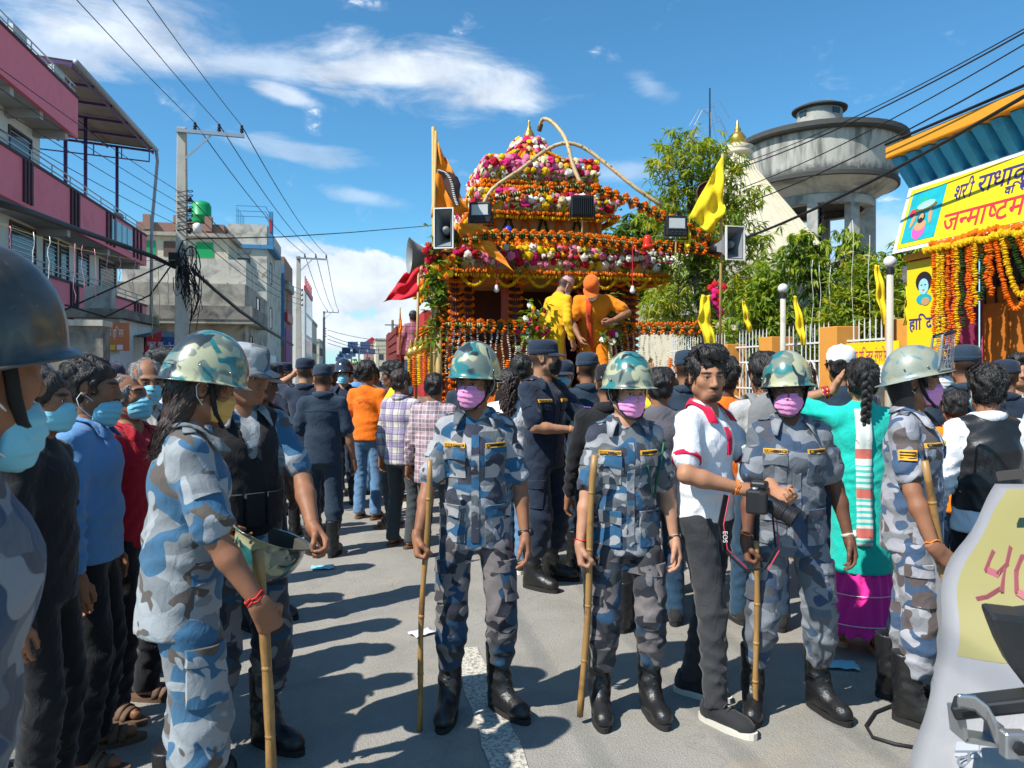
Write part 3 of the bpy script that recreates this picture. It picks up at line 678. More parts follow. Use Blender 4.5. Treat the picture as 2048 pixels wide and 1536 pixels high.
 if bottom['mat'] is not None:
  sty = bottom['style']; f = Field(lo, (hi[0], hi[1], 1.12), vox)
  if sty == 'skirt':
   zt, zb = .98, bottom.get('zb', .30); f.cone((hip, .0, zt), (hip, .0, .46), .13*g, .155, .02, ey=.8, flat=True); f.cone((hip, .0, .47), (hip, .0, zb), .155, bottom.get('rb', .24), .02, ey=.85, flat=True)
   f.add(lambda x, y, z: .010*np.sin(16*np.arctan2(y, x-hip)+1.5*np.sin(9*z))*np.clip((.9-z)/.4, 0, 1))
  else:
   f.ell(T((0, .012, .90)), (.160*lb, .112*lb, .135), .03, rot3)
   for sd in (-1, 1):
    if sty == 'blouse':
     e = ANK[sd].lerp(KNEE[sd], .46); kn = KNEE[sd]; md = kn.lerp(e, .5)
     f.cone(HIP[sd], kn, .092*lb, .080*lb, .03); f.cone(kn, md, .083*lb, .080*lb, .02); f.cone(md, e, .082*lb, .066*lb, .02)
    else:
     e = Vector((ANK[sd].x, ANK[sd].y+.005, bottom.get('zb', .05))); f.cone(HIP[sd], KNEE[sd], .090*lb, .069*lb, .03); f.cone(KNEE[sd], e, .071*lb, bottom.get('cuff', .064)*lb, .02, flat=True)
   amp = .0055 if lod < 2 else .004
   fo = folds(seed+5, amp); f.add(lambda x, y, z: fo(x, y, z)*(.45+.75*np.exp(-((z-.47)/.16)**2)+.9*np.exp(-((z-.24)/.14)**2)))
   if top['mat'] is not None: hm0 = top['hem']; f.add(lambda x, y, z: .022*np.clip((z-hm0-.03)/.05, 0, 1))
   if sty != 'blouse': f.plane((0, 0, -1), (0, 0, bottom.get('zb', .05)))
  V, Q = f.mesh(); V = relax(V, Q, 1, .25); p.trf = f; p.tr = link('skirt' if sty == 'skirt' else 'trousers', mesh_np('trousers', V, Q), bottom['mat'], root)
 # shirt
 if top['mat'] is not None:
  lt = top['loose']*g; hem = top['hem']; f = Field((lo[0], lo[1], min(hem, .8)-.08), hi, vox)
  hs = Vector((0, 0, hem))
  f.cone(T((0, .010, hem-.12)), T((0, .004, 1.04)), .180*lt, .160*lt, .04, ey=.74); f.ell(T((0, .0, 1.08)), (.150*lt, .112*lt, .16), .05, rot3); f.ell(T((0, .0, 1.26)), (.168*lt, .122*lt, .155), .05, rot3)
  if female: f.ell(T((0, -.055, 1.24)), (.12*lt, .075*lt, .075), .05, rot3)
  [f.cone(T((0, .022, 1.405)), SHO[sd], .060, .054, .05) for sd in (-1, 1)]; f.cone(T((0, .018, 1.40)), T((0, .016, 1.432)), .064, .057, .03)
  if top['collar'] is not None and not top.get('closed'): f.cone(T((0, -.050, 1.47)), T((0, -.125, top.get('vz', 1.345))), .042, .012, .01, op='s')
  slv = top['sleeve']
  for sd in (-1, 1):
   if slv == 'none': continue
   S, E, W_ = SHO[sd], ELB[sd], WR[sd]
   if slv == 'long': f.cone(S, E, .056*lt, .054*lt, .04); f.cone(E, E.lerp(W_, .97), .054*lt, .040*lt, .02, flat=True)
   else:
    fr = {'short': .72, 'rolled': .86}[slv]; e = S.lerp(E, fr); f.cone(S, e, .055*lt, .060*lt, .04); f.cone(S.lerp(E, fr*.45), e, .056*lt, .063*lt, .02, flat=True)
    if slv == 'rolled': f.cone(S.lerp(E, fr-.20), S.lerp(E, fr+.02), .0665*lt, .0685*lt, .004, flat=True); 
  fo = folds(seed, .0052 if lod < 2 else .004); f.add(lambda x, y, z: fo(x, y, z)*(.40+.9*np.exp(-((z-1.0)/.13)**2)+.8*np.clip((np.abs(x)-.17)/.05, 0, 1)))
  if slv != 'none' and slv != 'long':
   for sd in (-1, 1):
    S, E = SHO[sd], ELB[sd]; d = (E-S).normalized()
    # trim what the folds pushed past the sleeve end
  nb = LM @ Vector((0, 0, -1)); f.plane(nb, T((0, 0, hem)))
  V, Q = f.mesh(); V = relax(V, Q, 1, .25); p.shf = f; p.sh = link(top.get('name', 'shirt'), mesh_np('shirt', V, Q), top['mat'], root)
  if top['collar'] is not None: collar_obj(p, top['collar'], top.get('open', .03))
 # feet
 if not nofoot:
  for sd, (fx, fy, ta) in zip((-1, 1), feet):
   m = Matrix.Translation((ANK[sd].x, ANK[sd].y, 0)) @ Matrix.Rotation(R(ta), 4, 'Z'); foot_obj(root, foot, m)
 # headgear, hair, mask
 hm_ = hairm or HAIR
 if hair not in (None, 'fade'): p.hair = hair_obj(root, MH, hair, hm_, .006 if lod == 0 else .009, seed, hat is not None, lod)
 if hat is not None: hat(root, MH, p)
 if mask: p.mask = mask_obj(root, MH, mask, .0045 if lod == 0 else .007, masklow, female)
 if strap: strap_obj(root, MH)
 return p
def collar_obj(p, m, open_=.03, name='collar'):
 """fold-over shirt collar round the neck, its leaf lying on the shirt"""
 T = p.T; n = 26; rows = [[], [], [], [], []]
 for i in range(n+1):
  a = R(158)*(2*i/n-1); fr = (1-math.cos(a))/2; f2 = fr**5; sx, cy = math.sin(a), math.cos(a)
  x0 = (open_*f2)*(1 if sx > 0 else -1)
  top_ = Vector((sx*.061+x0, .012+cy*.060, 1.474-.040*fr)); ro = .092+.050*f2
  out = Vector((sx*ro*(1+.1*f2)+x0*1.4, .012+cy*ro*.93, 1.60))
  rows[0].append(T(top_+Vector((-sx*.004, -cy*.004, -.028)))); rows[1].append(T(top_)); rows[2].append(T(top_+Vector((sx*.010, cy*.010, .001)))); rows[4].append(T(out))
 H_ = p.shf.hit(np.array([tuple(q) for q in rows[4]]), (0, 0, -1), .42); rows[4] = [Vector((q[0], q[1], max(q[2], w_.z-.078)))+Vector((0, 0, .010)) + (Vector((0, -.008, 0)) if q[1] < 0 else Vector((0, .006, 0))) for q, w_ in zip(H_.tolist(), rows[1])]
 rows[3] = [a.lerp(b, .5)+Vector((0, 0, .008)) for a, b in zip(rows[2], rows[4])]
 mb = MB(); V = [q for r_ in rows for q in r_]; k = n+1
 mb.add(V, [(i*k+j, (i+1)*k+j, (i+1)*k+j+1, i*k+j+1) for i in range(4) for j in range(n)]); o = mb.build(name, m, p.root, True); solid(o, .005); return o
def patch(p, fld, c, d, up, w_, h_, name, m, off=.006, th=.006, nu=8, nv=6, parent=None, round_=0., trap=0., pts_only=False):
 """a piece of cloth laid on a garment: c centre (local), d inward direction"""
 d = Vector(d).normalized(); up = Vector(up); up = (up-d*up.dot(d)).normalized(); a = d.cross(up).normalized(); c = Vector(c)
 G = []
 for i in range(nu+1):
  for j in range(nv+1):
   u, v = i/nu-.5, j/nv-.5; x = u*w_*(1+trap*v); y = v*h_
   if round_ and v < -.2: y += round_*(abs(u)*2)**2*(-v-.2)/.3
   G.append(c + a*x + up*y - d*.12)
 S = fld.hit(np.array([tuple(q) for q in G]), tuple(d)); tp = [Vector(q)-d*(off+th) for q in S.tolist()]; bt = [Vector(q)-d*(off-.012) for q in S.tolist()]
 if pts_only: return tp
 K = len(tp); F = []; ix = lambda i, j: i*(nv+1)+j
 for i in range(nu):
  for j in range(nv): F.append((ix(i, j), ix(i+1, j), ix(i+1, j+1), ix(i, j+1)))
 ring = [ix(i, 0) for i in range(nu+1)] + [ix(nu, j) for j in range(1, nv+1)] + [ix(i, nv) for i in range(nu-1, -1, -1)] + [ix(0, j) for j in range(nv-1, 0, -1)]
 F = [f[::-1] for f in F]
 for i in range(len(ring)): q, r_ = ring[i], ring[(i+1) % len(ring)]; F.append((q, r_, K+r_, K+q))
 mb = MB(); mb.add(tp+bt, F); o = mb.build(name, m, parent or p.root, True, auto=45); o['mid'] = [*tp[ix(nu//2, nv//2)]]
 return o
# ------------------------------------------------------------------ street-frame helpers
SR = {}
def sroot(name, u, v, label, cat, group=None):
 e = empty(name, RD(u, v), TH, label, cat, group); SR[e.name] = (u, v); return e
def sp(mb, name, m, root, parent=None, smooth=False):
 o = mb.build(name, m, parent or root, smooth)
 if parent is None: u, v = SR[root.name]; o.location = (-u, -v, 0)
 return o
def vat(px, u):
 k = (px-1024)/FPX; Y = u/(k*CT+ST); return Y*(CT-k*ST)
def Yuv(u, v): return u*ST+v*CT
def zat(py, u, v): return CAMH+(HOR-py)/FPX*Yuv(u, v)
# ------------------------------------------------------------------ ground, road
def ground_mat(name, a, b, sp_, bumpd=.5):
 t = NT(name); v = t.co()
 c = t.mix(t.ramp(t.noise(.45, 6, .6, .6, v), [(.35, 0.), (.68, 1.)]), a, b)
 c = t.mix(t.ramp(t.noise(2.3, 5, .65, .5, v), [(.45, 0.), (.75, .6)]), c, tuple(x*.72 for x in a))
 gr = t.n('ShaderNodeTexVoronoi', Scale=120.); t.l(v, gr.inputs['Vector'])
 c = t.mix(t.ramp(gr.outputs['Distance'], [(.0, .75), (.35, 0.)]), c, sp_)
 c = t.mix(t.math('MULTIPLY', t.ramp(t.noise(220, 3, .7, 0, v), [(.55, 0.), (.7, 1.)]), .5), c, tuple(min(1, x*1.9) for x in b))
 st = t.ramp(t.noise(1.1, 7, .7, 1.2, v), [(.54, 0.), (.68, 1.)]); c = t.mix(t.math('MULTIPLY', st, .6), c, (b[0]*1.12, b[1]*1.0, b[2]*.84))
 cr = t.n('ShaderNodeTexVoronoi', Scale=.55, _feature='DISTANCE_TO_EDGE'); t.l(t.n('ShaderNodeMapping').outputs[0], cr.inputs['Vector'])
 mp = t.n('ShaderNodeVectorMath', _operation='ADD'); t.l(v, mp.inputs[0]); nn = t.n('ShaderNodeTexNoise', Scale=1.6, Detail=6.); t.l(v, nn.inputs[0]); t.l(nn.outputs[1], mp.inputs[1]); t.l(mp.outputs[0], cr.inputs['Vector'])
 c = t.mix(t.math('MULTIPLY', t.ramp(cr.outputs['Distance'], [(.0, 1.), (.005, 0.)]), .25), c, (.11, .10, .09))
 t.set(c, .88, spec=.25); t.bump(t.math('ADD', t.noise(150, 4, .7, 0, v), t.math('MULTIPLY', gr.outputs['Distance'], .6)), bumpd, .012); return t.m
M_ASPH = ground_mat('asphalt_worn', (.246, .233, .206), (.322, .306, .272), (.135, .125, .108))
M_EARTH = ground_mat('roadside_dust', (.20, .165, .12), (.27, .23, .17), (.14, .11, .08))
M_PAVE = ground_mat('paving_concrete', (.22, .205, .18), (.30, .285, .25), (.16, .15, .13))
def flat(mb, u0, u1, v0, v1, z):
 return mb.add([RD(u0, v0, z), RD(u1, v0, z), RD(u1, v1, z), RD(u0, v1, z)], [(0, 1, 2, 3)])
tag(flat(MB(), -1500, 1500, -300, 4000, -.02).build('ground', M_EARTH), kind='structure')
tag(flat(MB(), -4.0, 6.3, -30, 1500, -.001).build('road', M_ASPH), kind='structure')
for nm, u0, u1 in (('pavement', -7.4, -4.0), ('pavement', 6.3, 7.3)):
 mb = MB(); mb.add([RD(u, v, z) for z in (-.02, .13) for v in (-30, 400) for u in (u0, u1)], [(4, 5, 7, 6), (0, 1, 5, 4), (0, 4, 6, 2), (1, 3, 7, 5)]); tag(mb.build(nm, M_PAVE), kind='structure')
 k0 = (u1, u1+.14) if u0 < 0 else (u0-.14, u0)
 mb = MB(); mb.add([RD(u, v, z) for z in (-.02, .15) for v in (-30, 400) for u in k0], [(4, 5, 7, 6), (0, 1, 5, 4), (0, 4, 6, 2), (1, 3, 7, 5)]); tag(mb.build('kerb', mat('kerb_concrete', (.34, .33, .30), .85, dirt=(.15, .14, .12), bump=.3)), kind='structure')
def paint_mat():
 t = NT('worn_road_paint'); v = t.co(); wr = t.ramp(t.noise(55, 6, .75, .4, v), [(.49, 0.), (.55, 1.)]); wr2 = t.ramp(t.noise(3, 4, .6, .3, v), [(.55, 0.), (.8, .7)])
 c = t.mix(wr2, (.56, .53, .45), (.36, .34, .29)); c = t.mix(wr, c, (.24, .22, .19)); t.set(c, .8); t.bump(t.noise(150, 4, .7, 0, v), .4, .01); return t.m
M_LINE = paint_mat()
for i, (a, b) in enumerate(((1.6, 4.28), (8.3, 11.2), (15.5, 18.5), (22.5, 25.5), (29.5, 32.5), (36.5, 39.5))):
 r = random.Random(i); mb = MB(); n = 26
 L_ = [RD(.52+r.uniform(-.008, .008), a+(b-a)*k/n, .004) for k in range(n+1)]; R_ = [RD(.68+r.uniform(-.008, .008), a+(b-a)*k/n, .004) for k in range(n+1)]
 mb.add(L_+R_, [(k, n+1+k, n+2+k, k+1) for k in range(n)]); tag(mb.build('road_marking', M_LINE), kind='structure')
# ------------------------------------------------------------------ materials of the street
M_PINK = mat('pink_paint', (.82, .20, .25), .75, .10, 3, .15, 40, dirt=(.70, .17, .21), dirt_scale=1.2)
M_DKRED = mat('maroon_stripe_paint', (.06, .02, .03), .7)
M_WALLW = mat('pale_wall_paint', (.66, .67, .64), .8, .06, 2, .1, 40, dirt=(.50, .51, .48), dirt_scale=1.5)
M_SLAB = mat('slab_underside', (.42, .42, .40), .85, .08, 2)
M_GLASS = mat('window_glass_dark', (.035, .045, .055), .12, .3, 2, spec=.6)
M_GLASSB = mat('balcony_glass', (.20, .36, .40), .12, .2, 3, spec=.6)
M_IRON = mat('dark_iron', (.03, .03, .035), .55, metal=.5); M_STEEL = mat('galvanised_steel', (.42, .43, .44), .4, .15, 20, metal=.8)
M_FRAME = mat('window_frame_brown', (.10, .06, .045), .6); M_CONC = mat('stained_concrete', (.38, .345, .28), .88, .15, 2.2, .3, 30, dirt=(.075, .075, .07), dirt_scale=.9, dirt_lo=.47, dirt_hi=.68)
M_CONC2 = mat('black_streaked_concrete', (.25, .23, .195), .9, .18, 2.2, .3, 30, dirt=(.05, .05, .05), dirt_scale=1.4, dirt_lo=.42, dirt_hi=.66)
M_CONCW = mat('whitewashed_concrete', (.55, .51, .43), .88, .12, 2.2, .2, 30, dirt=(.13, .13, .12), dirt_scale=1.2, dirt_lo=.47, dirt_hi=.70)
M_CREAMW = mat('cream_render', (.52, .47, .35), .85, .08, 2, dirt=(.28, .27, .22)); M_BLUEW = mat('sky_blue_paint', (.055, .22, .42), .75, .1, 2, dirt=(.04, .15, .28))
M_PIPE = mat('grey_pipe', (.33, .34, .38), .45); M_TIN = mat('corrugated_tin', (.10, .095, .085), .55, .2, 3, metal=.4, dirt=(.06, .045, .035)); M_RED = mat('red_paint', (.45, .03, .035), .5, .12); M_GREEN = mat('green_plastic', (.01, .30, .09), .4, .1)
M_PURPLE = mat('purple_steel_paint', (.07, .03, .12), .5); M_WHITE = mat('white_paint', (.70, .70, .67), .6, .05, 3, dirt=(.48, .47, .43), dirt_scale=3)
def brick_mat():
 t = NT('brick_wall'); b = t.n('ShaderNodeTexBrick', Scale=4.2); t.l(t.map(rot=(R(90), 0, 0)), b.inputs['Vector']); b.inputs['Color1'].default_value = (.30, .11, .07, 1); b.inputs['Color2'].default_value = (.38, .17, .11, 1); b.inputs['Mortar'].default_value = (.34, .31, .27, 1); b.inputs['Mortar Size'].default_value = .018
 t.set(t.mix(t.noise(3, 5), b.outputs[0], (.28, .17, .13)), .9); return t.m
M_BRICK = brick_mat()
def text_mesh(s, size, ext=.0, bold=.0, mirror=False):
 cu = bpy.data.curves.new('lettering', 'FONT'); cu.body = s; cu.size = size; cu.extrude = ext; cu.offset = bold; cu.resolution_u = 3; cu.align_x = 'LEFT'
 o = bpy.data.objects.new('lettering', cu); COL.objects.link(o); dg = bpy.context.evaluated_depsgraph_get(); dg.update(); me = bpy.data.meshes.new_from_object(o.evaluated_get(dg)); bpy.data.objects.remove(o); bpy.data.curves.remove(cu)
 return me
def glyph_run(seq, size, ext, bold, tight=.92):
 """seq of (character, fraction of the glyph kept from its left); returns V, F laid out from x = 0"""
 V, F = [], []; x = 0.
 for ch, keep in seq:
  if ch == ' ': x += size*.28; continue
  me = text_mesh(ch, size, ext, bold)
  if not len(me.vertices): continue
  bm = bmesh.new(); bm.from_mesh(me); x0 = min(v.co.x for v in bm.verts); x1 = max(v.co.x for v in bm.verts)
  if keep < 1:
   cut = x0+(x1-x0)*keep; bmesh.ops.bisect_plane(bm, geom=bm.verts[:]+bm.edges[:]+bm.faces[:], plane_co=(cut, 0, 0), plane_no=(1, 0, 0), clear_outer=True); x1 = cut
  mark = ch in 'ृुू्ेैंँॅ'; bm.verts.index_update(); o = len(V); dx = (x-(x1-x0)*1.05-size*.02)-x0 if mark else x-x0
  V += [(v.co.x+dx, v.co.y, v.co.z) for v in bm.verts]; F += [tuple(o+v.index for v in f.verts) for f in bm.faces]; x += 0 if mark else (x1-x0)*tight; bm.free(); bpy.data.meshes.remove(me)
 return V, F, x
def lettering(seq, size, M, m, parent, ext=.002, bold=.0, name='lettering', width=None, tight=.93):
 """lettering in the plane x right / y up of M; width rescales the run"""
 if isinstance(seq, str): me = text_mesh(seq, size, ext, bold); V = [tuple(v.co) for v in me.vertices]; F = [tuple(p.vertices) for p in me.polygons]; x = max((v[0] for v in V), default=1)
 else: V, F, x = glyph_run(seq, size, ext, bold, tight)
 k = (width/x) if width else 1.
 mb = MB(); mb.add([(a*k, b, c) for a, b, c in V], F, M); return mb.build(name, m, parent)
# ------------------------------------------------------------------ pink building
def rect_window(root, u, v0, v1, z0, z1, bars=6, m=None, face=1, frame_m=None, depth=.10):
 """window in a wall whose outer face is the plane u; face=+1 looks to +u"""
 w_ = sp(MB().box(min(u-.02*face, u+.012*face), max(u-.02*face, u+.012*face), v0, v1, z0, z1), 'window', m or M_GLASS, root)
 fr = MB(); t = .07
 for a in ((v0-t, v1+t, z0-t, z0), (v0-t, v1+t, z1, z1+t), (v0-t, v0, z0, z1), (v1, v1+t, z0, z1)): fr.box(min(u, u+.05*face), max(u, u+.05*face), *a)
 sp(fr, 'frame', frame_m or M_FRAME, root, w_)
 if bars:
  for i in range(bars):
   b = MB(); z = z0+(z1-z0)*(i+.5)/bars; b.box(min(u+.02*face, u+.035*face), max(u+.02*face, u+.035*face), v0, v1, z-.012, z+.012); sp(b, 'grille_bar', M_STEEL, root, w_)
 return w_
def pink_building():
 U, UW = -9.15, -10.25; v0 = 17.; vT = vat(156, U); vE = vat(293, U)
 rt = sroot('pink_building', U, vE, 'three storey building with pink balcony bands and maroon stripes', 'building')
 vR = vat(80, UW)
 w_ = MB(); w_.box(-19, UW, v0, vE-.3, 0, 6.6); sp(w_, 'wall', M_WALLW, rt); w_ = MB(); w_.box(-19, UW, v0, vR, 6.7, 9.7); sp(w_, 'upper_wall', M_WALLW, rt)
 for (za, zb, ve, nm) in ((3.35, 4.4, vE, 'balcony_band'), (6.2, 7.5, vE, 'balcony_band'), (9.35, 10.65, vT, 'balcony_band')):
  b = sp(MB().box(U-.14, U, v0, ve, za, zb), nm, M_PINK, rt); sp(MB().box(U-.17, U+.03, v0, ve+.03, zb+.001, zb+.09), 'coping', M_DKRED, rt, b); sp(MB().box(-19, U-.141, ve-.14, ve, za, zb), 'end_band', M_PINK, rt, b)
  sp(MB().box(UW-.2, U-.142, v0, ve-.142, za+.02, za+.20), 'slab', M_SLAB, rt, b)
  for k in range(5):
   vb = v0+2+k*(ve-v0-2.6)/4; sp(MB().box(UW-.1, U-.145, vb-.12, vb+.12, za-.22, za+.019), 'beam', M_SLAB, rt, b)
 for px in (45, 140, 212, 266):            # maroon triple ribs on the middle band
  for k in range(3): v = vat(px+k*7, U); sp(MB().box(U+.001, U+.06, v, v+.13, 6.30, 7.50), 'rib', M_DKRED, rt)
 for px in (140, 212, 268):
  for k in range(3): v = vat(px+k*6, U); sp(MB().box(U+.001, U+.06, v, v+.13, 3.45, 4.40), 'rib', M_DKRED, rt)
 g0, g1 = vat(219, U), vat(262, U); gp = sp(MB().box(U+.002, U+.05, g0, g1, 6.45, 7.35), 'glass_panel', M_GLASSB, rt)
 for k in range(1, 4): v = g0+(g1-g0)*k/4; sp(MB().box(U+.05, U+.07, v-.02, v+.02, 6.45, 7.35), 'mullion', M_STEEL, rt, gp)
 for (za, ve, n, sv) in ((7.59, vE, 2, v0), (4.49, vE, 2, v0), (10.74, vT, 2, v0)):
  for k in range(n): sp(MB().tube([(U-.07, sv, za+.16+.18*k), (U-.07, ve-.05, za+.16+.18*k)], .022, 6), 'rail', M_STEEL, rt, None, True)
  v = sv+1
  while v < ve: sp(MB().tube([(U-.07, v, za), (U-.07, v, za+.36)], .02, 6), 'baluster', M_STEEL, rt); v += 1.5
 for px in (38, 118): v = vat(px, U); sp(MB().box(U-.32, U-.15, v, v+.9, 10.66, 11.15), 'parapet_post', M_WHITE, rt)
 # windows of the middle storey and the storeys above and below
 for pa, pb, ya, yb in ((20, 68, 470, 515), (88, 111, 494, 545), (120, 134, 508, 555), (154, 175, 519, 566), (199, 229, 535, 585)):
  a, b = vat(pa, UW), vat(pb, UW); m = (a+b)/2; rect_window(rt, UW, a, b, 4.75, 6.05, 9)
 a, b = vat(18, UW), vat(60, UW); rect_window(rt, UW, a, b, 7.3, 8.9, 9)
 for pa, pb in ((205, 228), (240, 262)): rect_window(rt, UW, vat(pa, UW), vat(pb, UW), 1.1, 2.9, 7)
 # terrace canopy on purple posts
 c0, c1 = vat(148, -9.0), vat(311, -9.0); zc = 11.62; n = 60; mb = MB()
 mb.sheet(lambda s, t: (-9.0-6.5*t, c0+(c1-c0)*s, zc+.09*6.5*t+.025*math.sin(s*n*2*PI/2)), 120, 3); cn = sp(mb, 'canopy_sheet', M_TIN, rt); solid(cn, .012)
 for k in range(6): v = c0+(c1-c0-.1)*k/5+.05; sp(MB().bar((-9.05, v, zc-.10), (-15.4, v, zc+.45), .06, .10), 'rafter', M_PURPLE, rt, cn)
 for u in (-9.1, -11, -13): sp(MB().bar((u, c0, zc-.19+.09*(-9-u)), (u, c1, zc-.19+.09*(-9-u)), .06, .06), 'purlin', M_PURPLE, rt, cn)
 v = c1-.25; sp(MB().bar((-9.2, v, zc-.62), (-15.2, v, zc-.20), .05, .05), 'truss_chord', M_PURPLE, rt, cn)
 for k in range(6): u = -9.2-1.15*k; sp(MB().bar((u, v, zc-.62+.07*(-9.2-u)), (u, v, zc-.15+.09*(-9.2-u)), .04, .04), 'truss_strut', M_PURPLE, rt, cn)
 for px, uu in ((131, -10.6), (171, -10.6), (234, -10.6)): v = vat(px, uu); sp(MB().tube([(uu, v, 6.4), (uu, v, zc)], .07, 8), 'post', M_PURPLE, rt, None, True)
 v = vat(232, -10.6); sp(MB().box(-10.85, -10.35, v-.25, v+.25, 6.4, 8.6), 'brick_pier', M_CONC2, rt)
 sp(MB().tube([(-8.95, c0, zc-.02), (-8.95, c1, zc-.02)], .09, 8), 'gutter', M_PIPE, rt, None, True)
 sp(MB().tube([(-8.95, c1-.1, zc-.05), (-8.93, c1+.05, zc-.5), (-9.0, vE+.25, 8), (-9.02, vE+.22, 1)], .075, 8), 'downpipe', M_PIPE, rt, None, True)
pink_building()
# ------------------------------------------------------------------ old concrete houses further down the left side
def house(name, label, u0, u1, v0, v1, zt, m, wins=(), extra=None, parapet=None, cat='building'):
 rt = sroot(name, (u0+u1)/2, v0, label, cat); sp(MB().box(u0, u1, v0, v1, 0, zt), 'wall', m, rt)
 if parapet: sp(MB().box(u0-.12, u1+.12, v0-.12, v1+.12, zt+.002, zt+parapet), 'parapet', M_CONC, rt)
 for (side, a, b, za, zb, mm) in wins:
  if side == 'r': rect_window(rt, u1, a, b, za, zb, 0, mm)
  else:
   w_ = sp(MB().box(a, b, v0-.012, v0+.02, za, zb), 'window', mm or M_GLASS, rt); fr = MB()
   for q in ((a-.06, b+.06, za-.06, za), (a-.06, b+.06, zb, zb+.06), (a-.06, a, za, zb), (b, b+.06, za, zb)): fr.box(q[0], q[1], v0-.05, v0-.001, q[2], q[3])
   sp(fr, 'frame', M_FRAME, rt, w_)
 if extra: extra(rt)
 return rt
def ex_old(rt):
 sp(MB().box(-13.0, -5.75, 43.9, 51, 4.4, 5.15), 'balcony_wall', M_CONC2, rt); sp(MB().box(-13.0, -5.7, 43.95, 51, 4.18, 4.39), 'balcony_slab', M_CONC, rt)
 sp(MB().box(-12.9, -6.3, 45.5, 51, 6.52, 7.95), 'roof_parapet', M_CONCW, rt)
 sp(MB().box(-12.9, -7.6, 47.5, 51, 7.96, 9.5), 'penthouse', M_CREAMW, rt); sp(MB().box(-13.1, -7.3, 47.2, 51, 9.51, 9.72), 'roof_slab', M_CONC, rt)
 for u in (-12.6, -11.2, -9.4): sp(MB().box(u, u+.95, 47.45, 47.52, 8.3, 9.2), 'shutter', M_GREEN if u != -11.2 else M_FRAME, rt)
 for u in (-10.2, -9.8): sp(MB().box(u, u+.3, 47.44, 47.51, 8.35, 8.75), 'vent', M_GLASS, rt)
 sp(MB().bar((-8.6, 45.4, 5.2), (-8.6, 45.4, 7.0), .06, .06), 'rebar_post', M_IRON, rt); sp(MB().bar((-7.3, 45.4, 5.2), (-7.3, 45.4, 6.6), .05, .05), 'rebar_post', M_IRON, rt)
 sp(MB().box(-7.6, -5.8, 52, 57, 0, 2.6), 'annex', M_WHITE, rt)
house('old_concrete_house', 'old concrete house with black stained balcony wall and green shutters', -13, -6.3, 45, 56, 6.5, M_CONC, [('r', 47, 48, 2.0, 3.6, M_GLASS), ('r', 50, 51.4, 5.2, 6.2, M_GLASS)], ex_old)
def ex_brick(rt):
 for u in (-15.5, -13.4, -11.2): sp(MB().box(u, u+.5, 59.6, 60.1, 12.0, 13.1), 'column_stub', M_BRICK, rt)
 sp(MB().box(-12.5, -12.0, 59.95, 60.02, 10.4, 11.0), 'vent', M_GLASS, rt)
 sp(MB().box(-16.2, -9.7, 59.8, 59.99, 11.1, 11.35), 'band', M_CONC, rt)
 tk = sp(MB().lathe([(.0, 13.0), (.72, 13.0), (.75, 13.1), (.75, 13.5), (.79, 13.55), (.75, 13.6), (.75, 14.3), (.6, 14.6), (.2, 14.75), (.0, 14.75)], 16, Matrix.Translation((-11.9, 62, 0)), False), 'water_tank', M_GREEN, rt, None, True)
house('brick_house', 'unfinished brick house with green roof tank behind the concrete house', -16, -9.9, 60, 68, 12.6, M_BRICK, (), ex_brick)
def ex_blue(rt):
 for k in range(5): sp(MB().tube([(-9.2, 61.5+k*.9, 13.0), (-9.2, 61.5+k*.9, 14.3)], .03, 6), 'baluster', M_BLUEW, rt)
 for z in (13.5, 13.9, 14.3): sp(MB().tube([(-9.2, 61, z), (-7.0, 61, z), (-7.0, 66, z)], .03, 6), 'rail', M_BLUEW, rt)
 sp(MB().box(-9.4, -6.4, 60.8, 67, 11.0, 11.3), 'slab', M_BLUEW, rt); sp(MB().box(-6.75, -6.45, 60.8, 61.2, 11.31, 13.9), 'corner_post', M_BLUEW, rt)
 sp(MB().box(-6.68, -6.5, 60.7, 60.79, 12.3, 13.3), 'sign_panel', M_RED, rt)
house('blue_trimmed_house', 'pale house with blue railed terrace beside the brick house', -9.8, -6.9, 61, 72, 12.9, M_CONCW, [('f', -9.2, -8.2, 8.6, 10.2, M_GLASS), ('r', 63, 64.2, 8.6, 10.2, M_GLASS), ('r', 63, 64.2, 5.0, 6.6, M_GLASS)], ex_blue)
def ex_narrow(rt):
 sp(MB().box(-7.5, -6.7, 72.8, 73.0, 4, 11.5), 'blue_column', M_BLUEW, rt); sp(MB().box(-6.69, -6.4, 73, 79, 6.2, 7.0), 'balcony', M_RED, rt); sp(MB().box(-6.69, -6.3, 73, 79, 9.2, 10.0), 'balcony', M_CONC, rt)
 sp(MB().box(-6.69, -6.62, 73.5, 78.5, 1.0, 5.6), 'banner_cloth', cloth_mat('magenta_cloth', (.32, .05, .22)), rt)
house('narrow_brick_house', 'narrow brick house with blue column and magenta cloth', -10.5, -6.7, 73, 82, 12.2, M_BRICK, [('f', -9.6, -8.6, 8.2, 9.6, M_GLASS), ('r', 75, 76, 7.4, 8.8, M_GLASS)], ex_narrow)
def ex_glass(rt):
 for k in range(5):
  for j in range(3): sp(MB().box(-5.99, -5.94, 92+k*2.2, 93.9+k*2.2, 3.2+j*2.6, 5.4+j*2.6), 'pane', M_GLASSB, rt)
 sp(MB().box(-6.1, -5.85, 90, 104, 10.8, 11.4), 'cornice', M_RED, rt); sp(MB().box(-5.99, -5.9, 90, 104, 2.2, 3.0), 'sign_band', M_RED, rt)
 for k in range(6): sp(MB().bar((-6, 91+k*2.4, 11.4), (-6, 91+k*2.4, 12.6), .12, .12), 'roof_post', M_RED, rt)
house('glass_front_house', 'far glass fronted building with red cornice by the second pole', -12, -6, 90, 105, 10.8, M_WHITE, (), ex_glass)
